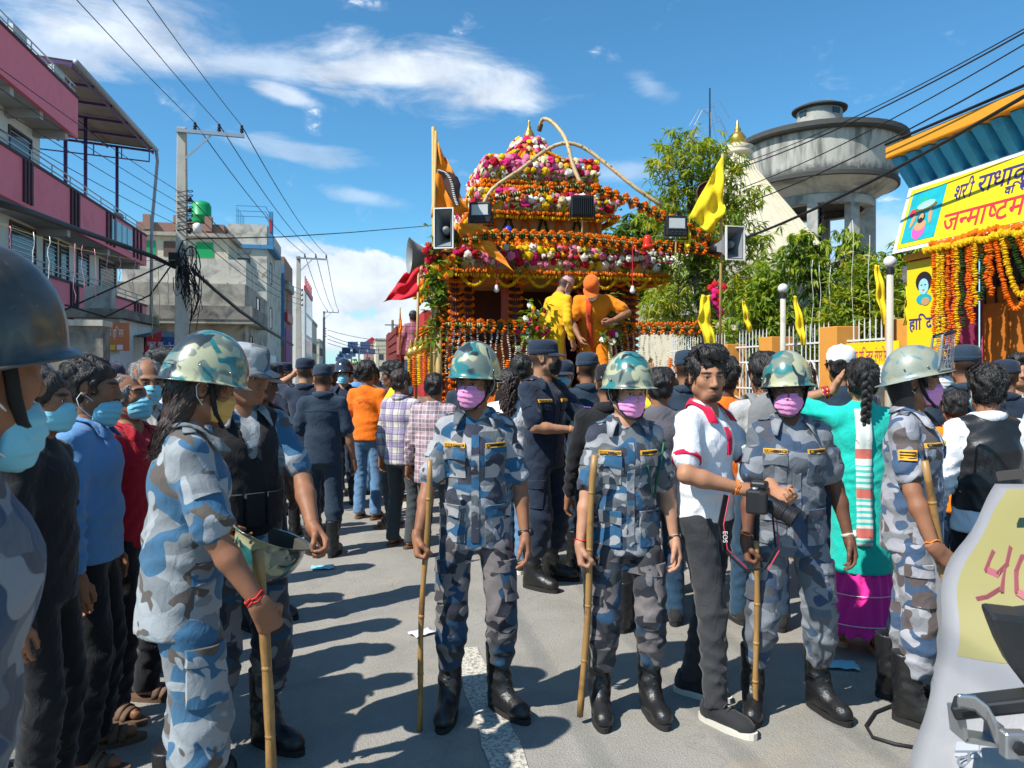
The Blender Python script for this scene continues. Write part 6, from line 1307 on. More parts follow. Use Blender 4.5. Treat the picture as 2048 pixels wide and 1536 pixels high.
# tiers
def frustum(mb, hw0, hv0, z0, hw1, hv1, z1):
 mb.add([(FU+sx*w_, FV+sy*h_, z) for w_, h_, z in ((hw0, hv0, z0), (hw1, hv1, z1)) for sx, sy in ((-1, -1), (1, -1), (1, 1), (-1, 1))], [(3, 2, 1, 0), (4, 5, 6, 7), (0, 1, 5, 4), (1, 2, 6, 5), (2, 3, 7, 6), (3, 0, 4, 7)]); return mb
tiers = [(1.50, 1.50, 2.98, .98, .98, 3.40), (.95, .95, 3.84, .60, .60, 4.08), (.74, .74, 4.30, .20, .20, 4.74)]
for i, (w0, h0, z0, w1, h1, z1) in enumerate(tiers):
 rf = fp(frustum(MB(), w0, h0, z0, w1, h1, z1), 'roof_tier', M_ORNG); ed = fp(frustum(MB(), w0+.02, h0+.02, z0-.13, w0+.035, h0+.035, z0-.002), 'cornice', M_CORN, rf)
 n = int(w0*2/.055)
 for k in range(n):
  u = FU-w0+(k+.5)*2*w0/n; fp(MB().add([(u-.024, FV-h0-.042, z0-.13), (u+.024, FV-h0-.042, z0-.13), (u, FV-h0-.042, z0-.185), (u-.024, FV-h0-.02, z0-.13), (u+.024, FV-h0-.02, z0-.13), (u, FV-h0-.02, z0-.185)], [(0, 2, 1), (3, 4, 5), (0, 3, 5, 2), (2, 5, 4, 1), (0, 1, 4, 3)]), 'dentil', M_CORN, rf)
fp(frustum(MB(), .84, .84, 3.38, .84, .84, 3.72), 'tier_body', mat('float_tan_cloth', (.42, .22, .08), .75, .2, 4)); fp(frustum(MB(), .60, .60, 4.06, .60, .60, 4.20), 'tier_body', M_ORNG)
fp(MB().lathe([(.30, 4.70), (.27, 4.86), (.16, 4.98), (.0, 5.0)], 16, Matrix.Translation((FU, FV, 0)), False), 'top_cushion', M_ORNG)
fp(MB().lathe([(.0, 4.94), (.06, 4.95), (.085, 5.0), (.085, 5.04), (.06, 5.10), (.03, 5.14), (.035, 5.16), (.014, 5.20), (.02, 5.23), (.0, 5.28)], 20, Matrix.Translation((FU, FV, 0)), False), 'kalash_finial', M_GOLD, None, True)
# flowers: the front bands singly, the side bands as one mass
FCOL = [M_MW, M_MW, M_MP, M_MP, M_MR, M_MM, M_MY, M_MY, M_MC, M_MW]
FM = []
for k, m in enumerate([M_MW, M_MP, M_MR, M_MM, M_MY, M_MC]):
 U1, F1 = bead_unit(10); rr = np.random.default_rng(k); Vb = U1*np.array([1, 1, 1.7])*(1+rr.normal(0, .10, (len(U1), 1))); V2 = Vb*.62+np.array([0, 0, .35]); me = mesh_np('flower', np.concatenate([Vb, V2]), np.concatenate([F1, F1+len(U1)]), False); me.materials.append(m); FM.append(me)
FW = [.20, .22, .17, .11, .20, .10]; r = random.Random(12); fcount = [0]; SV = {k: ([], [], []) for k in range(6)}
def flower(pos, nrm, rad):
 k = r.choices(range(6), FW)[0]
 if fcount[0] < 300 and nrm[1] < -.5:
  o = link('flower', FM[k], None, FL); q_ = Vector(nrm).to_track_quat('Z', 'Y'); o.matrix_local = Matrix.Translation(Vector(pos)+Vector(FLOC)) @ q_.to_matrix().to_4x4() @ Matrix.Rotation(r.uniform(0, 6), 4, 'Z') @ Matrix.Diagonal((rad, rad, rad*.8, 1)); fcount[0] += 1
 else: SV[k][0].append(tuple(pos)); SV[k][1].append(tuple(nrm)); SV[k][2].append(rad)
def band(hw, hv, z, rows, step, rad, thick, sides='fls'):
 for sd in ('f', 'l', 'r'):
  L_ = 2*(hw if sd == 'f' else hv); n = int(L_/step)
  for j in range(rows):
   for k in range(n+1):
    t = -L_/2+L_*(k+.5*(j % 2))/n+r.uniform(-.012, .012); dz = z+(j-(rows-1)/2)*thick/rows+r.uniform(-.018, .018); o = .045-.05*abs(j-(rows-1)/2)/rows*2+r.uniform(-.015, .02)
    tl = .5*(j-(rows-1)/2)
    if sd == 'f': flower((FU+t, FV-hv-o, dz), (r.gauss(0, .3), -1, tl+r.gauss(0, .2)), rad*r.uniform(.6, 1.4))
    elif sd == 'l': flower((FU-hw-o, FV+t, dz), (-1, r.gauss(0, .3), tl+r.gauss(0, .2)), rad*r.uniform(.75, 1.25))
    else: flower((FU+hw+o, FV+t, dz), (1, r.gauss(0, .3), tl), rad*r.uniform(.75, 1.25))
band(.76, .76, 4.36, 4, .082, .052, .34); band(.97, .97, 3.88, 3, .085, .052, .26); band(1.52, 1.52, 3.04, 3, .085, .050, .28)
for k in range(110): a = r.uniform(0, 6.28); zz = r.uniform(4.68, 4.98); rr = .335*math.sqrt(max(.05, 1-((zz-4.68)/.36)**2)); flower((FU+rr*math.cos(a), FV+rr*math.sin(a), zz), (math.cos(a), math.sin(a), .6), .05)
cm = [M_MW, M_MP, M_MR, M_MM, M_MY, M_MC]
for k in range(6):
 if SV[k][0]: V, F = beads(SV[k][0], SV[k][1], SV[k][2], k+40, 9); o = link('flower_mass', mesh_np('flower_mass', V, F, False), cm[k], FL); o.location = FLOC; o['kind'] = 'stuff'
V, F = leaf_arrays(np.random.default_rng(3), np.array([(FU-hw+2*hw*t/30, FV-hv-.06, z) for hw, hv, z in ((1.52, 1.52, 2.92), (.97, .97, 3.79), (.76, .76, 4.22), (1.52, 1.52, 3.1)) for t in range(31)]), 1400, .07, .02, .3, 3, .05); o = link('leaf_trim', mesh_np('leaf_trim', V, F, False), LEAF['dark'], FL); o.location = FLOC
# garland strips on the roof slopes
for (w0, h0, z0, w1, h1, z1), n in zip(tiers, (26, 15, 13)):
 for k in range(n):
  t = -1+2*(k+.5)/n; a = (FU+t*w0, FV-h0-.02, z0+.06); b = (FU+t*w1, FV-h1-.02, z1+.03); m = [M_MY, M_ML, M_MO][k % 3]; fg([a, b], .030, m, 'slope_strip', k)
  if k % 2 == 0: fg([(FU-w0-.02, FV+t*h0, z0+.06), (FU-w1-.02, FV+t*h1, z1+.03)], .032, m, 'slope_strip', k+50)
for w0, h0, z0, w1, h1, z1 in tiers:
 for dz, o_, m in ((-.15, .07, M_MO), (.21, -.02, M_MO), (-.20, .05, M_MY)):
  fg([(FU-w0-o_, FV+h0, z0+dz), (FU-w0-o_, FV-h0-o_, z0+dz), (FU+w0+o_, FV-h0-o_, z0+dz), (FU+w0+o_, FV+h0, z0+dz)], .030, m, 'edge_garland', int(w0*100+dz*50), .006)
# zigzag and straight garlands on the tier bodies
for hv, z0, z1, n, w_ in ((.86, 3.40, 3.70, 7, .84), (.62, 4.05, 4.20, 5, .58)):
 for k in range(n):
  ua = FU-w_+2*w_*k/n; ub = FU-w_+2*w_*(k+1)/n; um = (ua+ub)/2; m = M_MO if k % 2 == 0 else M_ML
  fg([(ua+.03, FV-hv, z0), (um, FV-hv, z1)], .022, m, 'zigzag_garland', k); fg([(um, FV-hv, z1), (ub-.03, FV-hv, z0)], .022, m, 'zigzag_garland', k+20)
# swags under the main eave, front and left
for k in range(7):
 for off, m, dip in ((0, M_MO, .21), (.22, M_MY, .25)):
  ua = FU-1.5+k*.428+off; ub = ua+.44; ub = min(ub, FU+1.52); fg([(ua+(ub-ua)*t/12, FV-1.50-.03*(off > 0), 2.90-dip*4*(t/12)*(1-t/12)) for t in range(13)], .026, m, 'swag', k+int(off*100))
 va = FV-1.5+k*.428; fg([(FU-1.50, va+.43*t/10, 2.88-.23*4*(t/10)*(1-t/10)) for t in range(11)], .027, M_MY if k % 2 else M_MO, 'swag', k+70)
# rail wound with marigolds and hanging jasmine strings
UL, UR = .93, 4.28
wrapped([(UL, 8.72, 2.13), (2.03, 8.72, 2.11)], .035, 0, 'front_rail', 31, .088, .027, lean=.04); wrapped([(3.02, 8.72, 2.10), (UR, 8.72, 2.13)], .035, 0, 'front_rail', 32, .088, .027, lean=.04); wrapped([(UL, 8.72, 2.13), (UL, 11.5, 2.13)], .035, 0, 'side_rail', 33, .12, .027)
for k in range(44):
 u = UL+.05+(k+.5)*(UR-UL-.1)/44
 if 2.1 < u < 2.95: continue
 L_ = r.uniform(.38, .55); fg([(u+.015*math.sin(k+t), 8.70, 2.08-L_*t/6) for t in range(7)], .014, M_MW if k % 3 else M_MC, 'jasmine_string', k, .003, .022)
for k in range(12):
 u = r.choice([r.uniform(UL+.05, 2.0), r.uniform(3.0, UR-.05)]); m = r.choice([M_MY, M_MO, M_MO]); z0 = r.uniform(1.65, 1.75); fg([(u, 8.68, z0), (u+r.uniform(-.2, .2), 8.67, z0-.3), (u+r.uniform(-.15, .15), 8.68, z0-.55)], .028, m, 'strand', k+200)
for u in (UL, 2.03, 3.02, UR): fp(MB().tube([(u, 8.74, .95), (u, 8.74, 2.16)], .038, 8), 'rail_post', M_BAMB, None, True)
# flower bunches at the opening
for u, sd in ((2.03, 5), (3.03, 6)):
 rr = random.Random(sd); C = [(u+rr.gauss(0, .07), 8.68+rr.gauss(0, .04), 2.12+rr.gauss(0, .12)) for _ in range(26)]
 for m, a, b in ((M_MW, 0, 9), (M_MM, 9, 17), (M_MY, 17, 22), (M_MR, 22, 26)): V, F = beads(C[a:b], [(rr.gauss(0, .5), -1, rr.gauss(.3, .4)) for _ in range(b-a)], .042, sd, 9); o = link('bouquet_flowers', mesh_np('bouquet', V, F, False), m, FL); o.location = FLOC; o['kind'] = 'stuff'
 V, F = leaf_arrays(np.random.default_rng(sd), np.array(C), 260, .11, .022, .0, 4, .05); o = link('bouquet_leaves', mesh_np('bouquet_leaves', V, F, False), LEAF['mid'], FL); o.location = FLOC
# bamboo corner mast (left) and leafy branch mast (right)
fp(MB().tube([(.90, 8.80, .3), (.89, 8.80, 2.6), (.87, 8.80, 4.45)], [.042, .036, .02], 8), 'corner_mast', M_BAMB, None, True)
for k in range(9): fp(MB().lathe([(.044, -.008), (.048, 0), (.044, .008)], 10, Matrix.Translation((.895, 8.8, .6+k*.3))), 'bamboo_node', M_BAMB)
def leafwrap(pts, n, sd, mats, name, spread=.06):
 Q, T_ = resample(pts, .06); V, F = leaf_arrays(np.random.default_rng(sd), Q, n, .12, .028, .2, 4, spread); o = link(name, mesh_np(name, V, F, False), LEAF[mats], FL); o.location = FLOC; o['kind'] = 'stuff'
leafwrap([(.9, 8.78, 1.9), (.9, 8.78, 3.2)], 420, 61, 'mid', 'leaf_wrap'); leafwrap([(.9, 8.78, 2.2), (.95, 8.78, 3.1)], 200, 62, 'dark', 'leaf_wrap')
fp(MB().tube([(4.30, 8.9, .9), (4.32, 8.9, 2.2), (4.22, 8.95, 2.9), (4.36, 8.95, 3.35)], [.05, .045, .05, .03], 8), 'branch_mast', M_BARK, None, True); leafwrap([(4.3, 8.88, 1.8), (4.3, 8.88, 3.3)], 360, 63, 'dark', 'leaf_wrap', .09); leafwrap([(4.0, 8.9, 2.9), (4.5, 8.9, 3.0)], 260, 64, 'mid', 'leaf_wrap', .12)
for k in range(8): fp(MB().tube([(4.25, 8.95, 2.9), (4.25+r.uniform(-.25, .25), 8.9+r.uniform(-.1, .1), 2.75+r.uniform(-.2, .3)), (4.2+r.uniform(-.4, .4), 8.9, 2.6+r.uniform(-.1, .6))], [.022, .014, .005], 5), 'twig', M_BARK)
for cx, cz, m, sd in ((.92, 2.75, M_MY, 71), (1.02, 2.85, M_MO, 72), (.84, 2.95, M_MR, 73), (4.38, 2.55, M_MR, 74), (4.42, 2.40, M_MM, 75)):
 rr = random.Random(sd); V, F = beads([(cx+rr.gauss(0, .05), 8.72+rr.gauss(0, .02), cz+rr.gauss(0, .07)) for _ in range(9)], [(rr.gauss(0, .4), -1, .2) for _ in range(9)], .045, sd, 9); o = link('flower_cluster', mesh_np('cluster', V, F, False), m, FL); o.location = FLOC; o['kind'] = 'stuff'
# cross poles and hoops
def F3(px, py, Y): p = at(px, py, Y); u, v = uv_of(p); return (u, v, p.z)
wrapped([F3(880, 488, 8.9), F3(1000, 470, 9.0), F3(1130, 474, 9.1), F3(1290, 490, 9.3), F3(1440, 500, 9.4)], .030, 0, 'cross_pole', 81, .082, .026, lean=.03)
wrapped([F3(985, 398, 9.3), F3(1060, 382, 9.3), F3(1150, 372, 9.3), F3(1215, 385, 9.3)], .024, 0, 'hoop', 82, .13, .028, core=M_CANE); wrapped([F3(1190, 378, 9.3), F3(1260, 402, 9.3), F3(1340, 440, 9.35), F3(1400, 470, 9.4), F3(1440, 505, 9.4)], .028, 0, 'hoop', 83, .088, .028)
for pts in ([F3(962, 420, 9.3), F3(985, 378, 9.3), F3(1040, 340, 9.4), F3(1085, 305, 9.6), F3(1125, 287, 9.6), F3(1165, 294, 9.6), F3(1215, 330, 9.5), F3(1270, 375, 9.4), F3(1325, 412, 9.4)], [F3(1078, 262, 10.2), F3(1084, 240, 10.1), F3(1098, 240, 10), F3(1118, 258, 9.9), F3(1134, 285, 9.6), F3(1146, 330, 9.5), F3(1168, 378, 9.4), F3(1190, 384, 9.3)]):
 sm = []
 for i in range(len(pts)-1):
  p0_, p1_, p2_, p3_ = [Vector(pts[max(0, min(len(pts)-1, i+d))]) for d in (-1, 0, 1, 2)]
  for t in (0, .33, .66): sm.append(.5*((2*p1_)+(-p0_+p2_)*t+(2*p0_-5*p1_+4*p2_-p3_)*t*t+(-p0_+3*p1_-3*p2_+p3_)*t**3))
 sm.append(Vector(pts[-1])); fp(MB().tube(sm, .026, 8), 'bamboo_hoop', M_CANE, None, True)
fp(MB().tube([F3(1078, 262, 10.2), F3(1082, 248, 10.15)], .035, 8), 'rag_binding', M_FRAME)
# kalash pots on the left corner rail
for k, (px, py) in enumerate(((822, 706), (832, 702), (843, 698), (853, 694))):
 c = F3(px, py, 9.0-.05*k); kb = fp(MB().lathe([(.0, -.07), (.03, -.07), (.055, -.03), (.06, .0), (.045, .04), (.03, .055), (.04, .065), (.02, .09), (.03, .11), (.0, .16)], 14, Matrix.Translation(c), False), 'kalash_pot', M_GOLD, None, True)
 z = c[2]-.08
 for j in range(2): fg([(c[0]+(j-.5)*.05, c[1]-.05, z), (c[0]+(j-.5)*.05, c[1]-.06, z-.32)], .026, [M_MY, M_MO][(j+k) % 2], 'strand', k*3+j)
fp(MB().bar(F3(812, 716, 9.05), F3(868, 706, 8.8), .06, .04), 'pot_shelf', M_BAMB)
# hanging bulbs
for px, py in ((993, 578), (1265, 580)):
 b = F3(px, py, 9.1); lp = fp(MB().tube([(b[0], b[1], b[2]+.05), (b[0], b[1], b[2]+.55)], .006, 5), 'bulb_cord', M_RED); fp(MB().lathe([(.0, -.045), (.025, -.035), (.034, -.01), (.02, .025), (.014, .05), (.0, .05)], 12, Matrix.Translation(b), False), 'bulb', M_WHITE, lp, True)
# ------------------------------------------------------------------ things mounted on the float
M_SPK = mat('speaker_grey', (.22, .23, .24), .45, .1, 10); M_BLK = mat('black_plastic', (.014, .014, .016), .45)
def flood(px, py, Y, w_, label, yaw=0., back=False):
 p = at(px, py, Y); rt = empty('led_flood_light', p, R(yaw), label, 'flood light', 'flood lights on the float'); h = w_*.95; s = -1 if not back else 1
 bevel(MB().box(-w_/2, w_/2, -.02, .05, -h/2, h/2).build('housing', M_BLK, rt), .015, 2)
 if back:
  for k in range(11): x = -w_/2+w_*(k+.5)/11; MB().box(x-.005, x+.005, -.055, -.021, -h*.42, h*.42).build('fin', M_BLK, rt)
 else:
  MB().box(-w_*.37, w_*.37, -.026, -.0205, -h*.10, h*.36).build('lens', mat('lamp_glass', (.50, .52, .50), .2, .1, 20), rt); MB().box(-w_*.40, w_*.40, -.03, -.0202, -h*.14, -h*.105).build('bezel', M_STEEL, rt)
  for x in (-.2, 0, .2): MB().sph((x*w_, -.022, -h*.30), (.012, .006, .012), 8, 5).build('screw', M_IRON, rt)
 MB().tube([(-w_/2-.012, .02, 0), (-w_/2-.012, .02, -h*.62), (w_/2+.012, .02, -h*.62), (w_/2+.012, .02, 0)], .010, 6).build('bracket', M_IRON, rt); MB().tube([(0, .02, -h*.62), (0, .03, -h*1.3)], .012, 6).build('stem', M_BAMB, rt)
flood(960, 425, 9.1, .27, 'square flood light under the cobra hood on the left', -8); flood(1165, 412, 9.15, .28, 'black finned flood light seen from behind at the centre', 5, True); flood(1353, 452, 9.25, .27, 'square flood light near the yellow flag on the right', 6)
def horn(px, py, Y, w_, h_, label, yaw):
 p = at(px, py, Y); rt = empty('horn_speaker', p, R(yaw), label, 'loudspeaker', 'loudspeakers on the float'); mb = MB()
 for o, sgn in ((0, 1), (.012, -1)):
  rings_ = [(w_/2-o, h_/2-o, -.14), (w_*.36-o, h_*.38-o, -.05), (w_*.2-o, h_*.2-o, .10), (.05, .05, .2)]
  V = [(sx*a, z, sy*b) for a, b, z in rings_ for sx, sy in ((-1, -1), (1, -1), (1, 1), (-1, 1))]; F = [(i*4+j, i*4+(j+1) % 4, (i+1)*4+(j+1) % 4, (i+1)*4+j) for i in range(3) for j in range(4)]; mb.add(V, [f if sgn > 0 else f[::-1] for f in F])
 mb.build('flare', M_SPK, rt); fr = MB(); t = .014
 for q_ in ((-w_/2-t, w_/2+t, h_/2, h_/2+t), (-w_/2-t, w_/2+t, -h_/2-t, -h_/2), (-w_/2-t, -w_/2, -h_/2, h_/2), (w_/2, w_/2+t, -h_/2, h_/2)): fr.box(q_[0], q_[1], -.155, -.13, q_[2], q_[3])
 fr.build('rim', M_WHITE, rt); MB().lathe([(.0, -.09), (.03, -.08), (.05, -.03), (.05, .05), (.03, .12)], 14, Matrix.Rotation(R(-90), 4, 'X'), False).build('phase_plug', M_SPK, rt, True); MB().tube([(0, .2, 0), (0, .34, 0)], .075, 14).build('driver', M_BLK, rt, True)
horn(893, 461, 8.55, .20, .43, 'tall rectangular horn speaker strapped to the left mast', -8); horn(1458, 490, 9.0, .22, .38, 'rectangular horn speaker at the right branch mast', 14)
p = at(845, 512, 8.9); rt = empty('megaphone', p, R(-72), 'round grey megaphone pointing off the left mast', 'loudspeaker', 'loudspeakers on the float')
MB().lathe([(.215, -.16), (.20, -.155), (.15, -.08), (.09, .04), (.05, .15), (.045, .2)], 24, Matrix.Rotation(R(-90), 4, 'X'), False).build('bell', M_SPK, rt, True); MB().lathe([(.0, -.06), (.02, -.05), (.045, .05), (.045, .2)], 14, Matrix.Rotation(R(-90), 4, 'X'), False).build('inner_horn', M_SPK, rt, True); MB().tube([(0, .19, 0), (0, .32, 0)], .065, 14).build('driver', M_BLK, rt, True)
for px, py, m, lb in ((1016, 464, mat('beacon_blue', (.02, .04, .45), .15), 'blue beacon lamp on the cross pole'), (1295, 482, mat('beacon_red', (.55, .03, .01), .15), 'red beacon lamp on the cross pole')):
 p = at(px, py, 9.15); rt = empty('beacon_lamp', p-Vector((0, 0, .08)), 0, lb, 'beacon', 'beacon lamps on the float'); MB().lathe([(.055, .03), (.052, .10), (.04, .14), (.015, .155), (.0, .155)], 16, None, False).build('dome', m, rt, True); MB().lathe([(.0, -.02), (.065, -.02), (.065, .03), (.056, .032)], 16, None, False).build('base', m if px > 1200 else M_BLK, rt, True)
def cobra(px, py, Y, label, s=1., yaw=0.):
 p = at(px, py, Y); rt = empty('cobra_figure', p, R(yaw), label, 'figure', 'cobra hoods on the float'); n = 14; path = [(-.22, .34), (-.10, .30), (-.02, .20), (.03, .06), (.05, -.08), (.08, -.20), (.12, -.30)]; wd = [.03, .08, .14, .15, .10, .05, .04]
 def fn(u_, v_):
  f = min(u_*6, 5.999); i = int(f); q_ = f-i; x = path[i][0]+(path[i+1][0]-path[i][0])*q_; z = path[i][1]+(path[i+1][1]-path[i][1])*q_; w_ = (wd[i]+(wd[i+1]-wd[i])*q_)*s; t = (v_-.5)*2
  return (x*s+t*w_*.9+.0, .05*t*t, z*s+t*w_*.25)
 o = MB().sheet(fn, 24, 10).build('hood', mat('cobra_brown', (.07, .03, .022), .45, .2, 10), rt, True); solid(o, .02)
 for k in range(22): u_ = k/21; a = Vector(fn(u_, .5)); MB().sph((a.x, a.y-.022, a.z), (.030*s, .012, .011*s), 10, 5).build('belly_scale', M_WHITE, rt, True)
cobra(902, 378, 8.6, 'brown cobra hood figure with pale scaled belly by the saffron flag', .62); cobra(1404, 392, 9.45, 'brown cobra hood figure partly behind the yellow flag', .5, 180)
# ------------------------------------------------------------------ flags on and beside the float
def flag(label, C, m, nx=18, ny=12, amp=.03, name='cloth_flag', pole=None, seed=0, group=None):
 """C: four world corners (top hoist, top fly, bottom fly, bottom hoist)"""
 a, b, c, d = [Vector(x) for x in C]; base = pole[0] if pole else d; rt = empty(name, base, 0, label, 'flag', group); r_ = random.Random(seed); p1_, p2_ = r_.uniform(0, 6), r_.uniform(0, 6)
 def fn(u_, v_): q_ = a.lerp(b, u_).lerp(d.lerp(c, u_), v_); s = u_**.6; return q_+Vector((.3*amp*math.sin(v_*9+p2_)*s, amp*math.sin(u_*11+v_*4+p1_)*s+amp*.6*math.sin(v_*13-u_*5+p2_), amp*.5*math.sin(u_*8+p1_)*s))-Vector(base)
 o = MB().sheet(fn, nx, ny).build('cloth', m, rt, True); solid(o, .002)
 if pole: MB().tube([Vector(q_)-Vector(base) for q_ in pole], .017, 8).build('staff', M_BAMB, rt, True)
 return rt
gf = 'flags flying from the float'
flag('tall saffron flag on the left mast above the horn speaker', [at(871, 272, 8.8), at(900, 330, 8.8), at(936, 425, 8.85), at(862, 436, 8.8)], M_FO, seed=1, group=gf, amp=.05, pole=[at(862, 760, 8.78), at(866, 520, 8.78), at(872, 262, 8.78)])
flag('large bright yellow flag on the right branch mast', [at(1444, 312, 9.2), at(1452, 420, 9.2), at(1425, 470, 9.25), at(1376, 436, 9.25)], M_FY, seed=2, group=gf, amp=.05, pole=[at(1440, 700, 9.3), at(1442, 500, 9.3), at(1445, 308, 9.3)])
flag('saffron cloth spread over the left roof corner', [at(895, 478, 8.95), at(985, 484, 8.95), at(1030, 546, 8.85), at(975, 505, 8.95)], M_FO, seed=3, group=gf, amp=.02)
flag('smaller saffron cloth hanging below the left flood light', [at(915, 445, 9.05), at(975, 450, 9.05), at(990, 490, 9.0), at(920, 480, 9.0)], M_FO, seed=5, group=gf, amp=.02)
flag('red flag streaming left of the float', [at(838, 514, 9.6), at(800, 560, 9.7), at(764, 606, 9.7), at(838, 592, 9.6)], M_FR, seed=4, amp=.05, group=gf, pole=[at(832, 800, 9.6), at(838, 505, 9.6)])
ribbon('long yellow ribbon hanging from the right branch mast', [at(1412, 590, 9.0), at(1408, 640, 9.0), at(1422, 690, 8.95)], [.10, .16, .12], M_FY, seed=7); ribbon('narrow yellow ribbon below the right flood light', [at(1374, 450, 9.3), at(1376, 480, 9.3), at(1374, 500, 9.3)], [.05, .08, .07], M_FY, seed=8)
# red truck further left
def truck():
 Yt = 17.; a = at(795, HOR, Yt); u, v = uv_of(a); rt = sroot('red_truck', u+1.0, v, 'red truck with slatted sides parked left of the float', 'truck'); M_TR = mat('truck_red_paint', (.20, .025, .02), .45, .15, 6); u0, u1 = u, u+2.1
 sp(MB().box(u0, u1, v, v+5, .9, 1.2), 'bed', M_IRON, rt); sp(MB().box(u0, u1, v+5.1, v+7, .7, 2.7), 'cab', M_TR, rt)
 for k in range(7): z = 1.25+k*.20; sp(MB().box(u0, u1, v-.03, v+.03, z, z+.15), 'tail_slat', M_TR, rt); sp(MB().box(u0-.03, u0+.03, v+.04, v+5, z, z+.15), 'side_slat', M_TR, rt)
 for x in (u0+.05, (u0+u1)/2, u1-.05): sp(MB().bar((x, v-.06, .9), (x, v-.06, 2.75), .07, .05), 'stake', M_TR, rt)
 for x in (u0+.2, u1-.2):
  for y in (v+.9, v+5.9): sp(MB().lathe([(0, -.13), (.3, -.13), (.45, -.12), (.45, .12), (.3, .13), (0, .13)], 18, Matrix.Translation((x, y, .46)) @ Matrix.Rotation(R(90), 4, 'Y'), False), 'wheel', M_SOLE, rt, None, True)
 sp(MB().box(u0-.02, u0+.5, v-.05, v-.031, 1.95, 2.35), 'tail_panel', mat('truck_pink_panel', (.6, .2, .2), .5), rt)
 return u0, v
TRU, TRV = truck()
flag('small orange pennant standing on the red truck', [at(800, 622, 14.8), at(803, 640, 14.8), at(806, 665, 14.8), at(796, 668, 14.8)], M_FO, seed=9, amp=.02, pole=[at(799, 700, 14.9), at(800, 615, 14.9)])
# ------------------------------------------------------------------ garment materials
CAMO_A = camo_mat('camo_blue_grey', (.34, .345, .36), (.12, .135, .15), (.016, .10, .21), (.030, .036, .060), 8.5, 1.)
CAMO_AT = camo_mat('camo_trouser_dark', (.17, .15, .15), (.042, .044, .050), (.014, .055, .115), (.016, .018, .028), 8., 5.)
CAMO_C = camo_mat('camo_muted_slate', (.22, .235, .26), (.12, .135, .155), (.035, .065, .125), (.065, .068, .082), 7., 9.)
CAMO_D = camo_mat('camo_light_grey', (.36, .36, .40), (.22, .23, .25), (.030, .075, .16), (.085, .062, .058), 8., 13.)
CAMO_E = camo_mat('camo_pale_blue', (.30, .325, .345), (.19, .21, .225), (.022, .115, .225), (.085, .065, .052), 7., 17.)
NAVY = cloth_mat('navy_uniform', (.013, .022, .042), .2); NAVY2 = cloth_mat('navy_uniform_dusty', (.018, .034, .056), .2); BLACKC = cloth_mat('black_cloth', (.010, .010, .012), .2); GREYC = cloth_mat('charcoal_cloth', (.035, .036, .040), .2); JEAN = cloth_mat('blue_denim', (.10, .20, .34), .3); JEAND = cloth_mat('dark_denim', (.020, .055, .10), .3); WHITEC = cloth_mat('white_cloth', (.70, .71, .74), .05)
ORANGEC = cloth_mat('orange_tee', (.78, .16, .008), .08); YELT = cloth_mat('yellow_tee', (.72, .58, .025), .08); YELK = cloth_mat('yellow_kurta', (.76, .40, .008), .10); ORK = cloth_mat('marigold_tee', (.74, .20, .004), .08); BLUES = cloth_mat('light_blue_shirt', (.11, .26, .50), .10); REDS = cloth_mat('red_shirt', (.42, .012, .025), .12); TURQ = cloth_mat('turquoise_kurta', (.010, .47, .38), .08); MAG = cloth_mat('magenta_skirt', (.78, .03, .30), .08); HOOD = cloth_mat('grey_hoodie', (.10, .095, .11), .15); REDCOL = cloth_mat('crimson_collar', (.60, .005, .05), .05); GREYT = cloth_mat('grey_trousers', (.045, .052, .056), .2)
BADGE = mat('badge_black', (.012, .012, .014), .8); GOLDT = mat('badge_gold_thread', (.70, .36, .02), .7, .15, 60); GREENC = mat('green_lanyard', (.01, .10, .05), .6)
def plaid(name, base, s1, s2, k=26.):
 t = NT(name); sx = t.n('ShaderNodeSeparateXYZ'); t.l(t.co(), sx.inputs[0])
 def st(o, kk, lo): return t.ramp(t.math('MULTIPLY', t.math('ADD', t.math('SINE', t.math('MULTIPLY', o, kk)), 1.), .5), [(lo, 0.), (lo+.06, 1.)])
 c = t.mix(t.math('MULTIPLY', st(sx.outputs[2], k*2, .55), .55), base, s1); c = t.mix(t.math('MULTIPLY', st(sx.outputs[0], k*2, .55), .55), c, s1); c = t.mix(t.math('MULTIPLY', st(sx.outputs[2], k*4.03, .93), .8), c, s2); c = t.mix(t.math('MULTIPLY', st(sx.outputs[0], k*4.03, .93), .8), c, s2)
 t.set(c, .85, spec=.15); f = t.n('ShaderNodeTexNoise', Scale=13., Detail=3., Distortion=1.4); t.l(t.co(), f.inputs[0]); t.bump(f.outputs[0], .4, .012); return t.m
PLAID1 = plaid('plaid_purple_white', (.58, .54, .46), (.17, .13, .30), (.12, .09, .2)); PLAID2 = plaid('plaid_pink_grey', (.45, .30, .32), (.12, .10, .12), (.6, .55, .55), 40.); PLAID3 = plaid('plaid_teal', (.20, .30, .33), (.04, .09, .10), (.5, .5, .5), 34.)
BAMB2 = None
def staff_mat():
 t = NT('cane_staff'); v = t.map(rand=True); n = t.n('ShaderNodeTexNoise', Scale=1., Detail=5., Roughness=.6); t.l(t.map(scale=(40, 40, 5), rand=True), n.inputs[0])
 c = t.mix(n.outputs[0], (.24, .115, .035), (.42, .25, .085)); c = t.mix(t.ramp(t.noise(6, 5, .6, .5, v), [(.52, 0.), (.68, .8)]), c, (.13, .055, .02)); t.set(c, .42, spec=.4); t.bump(n.outputs[0], .3, .004); return t.m
STAFF = staff_mat()
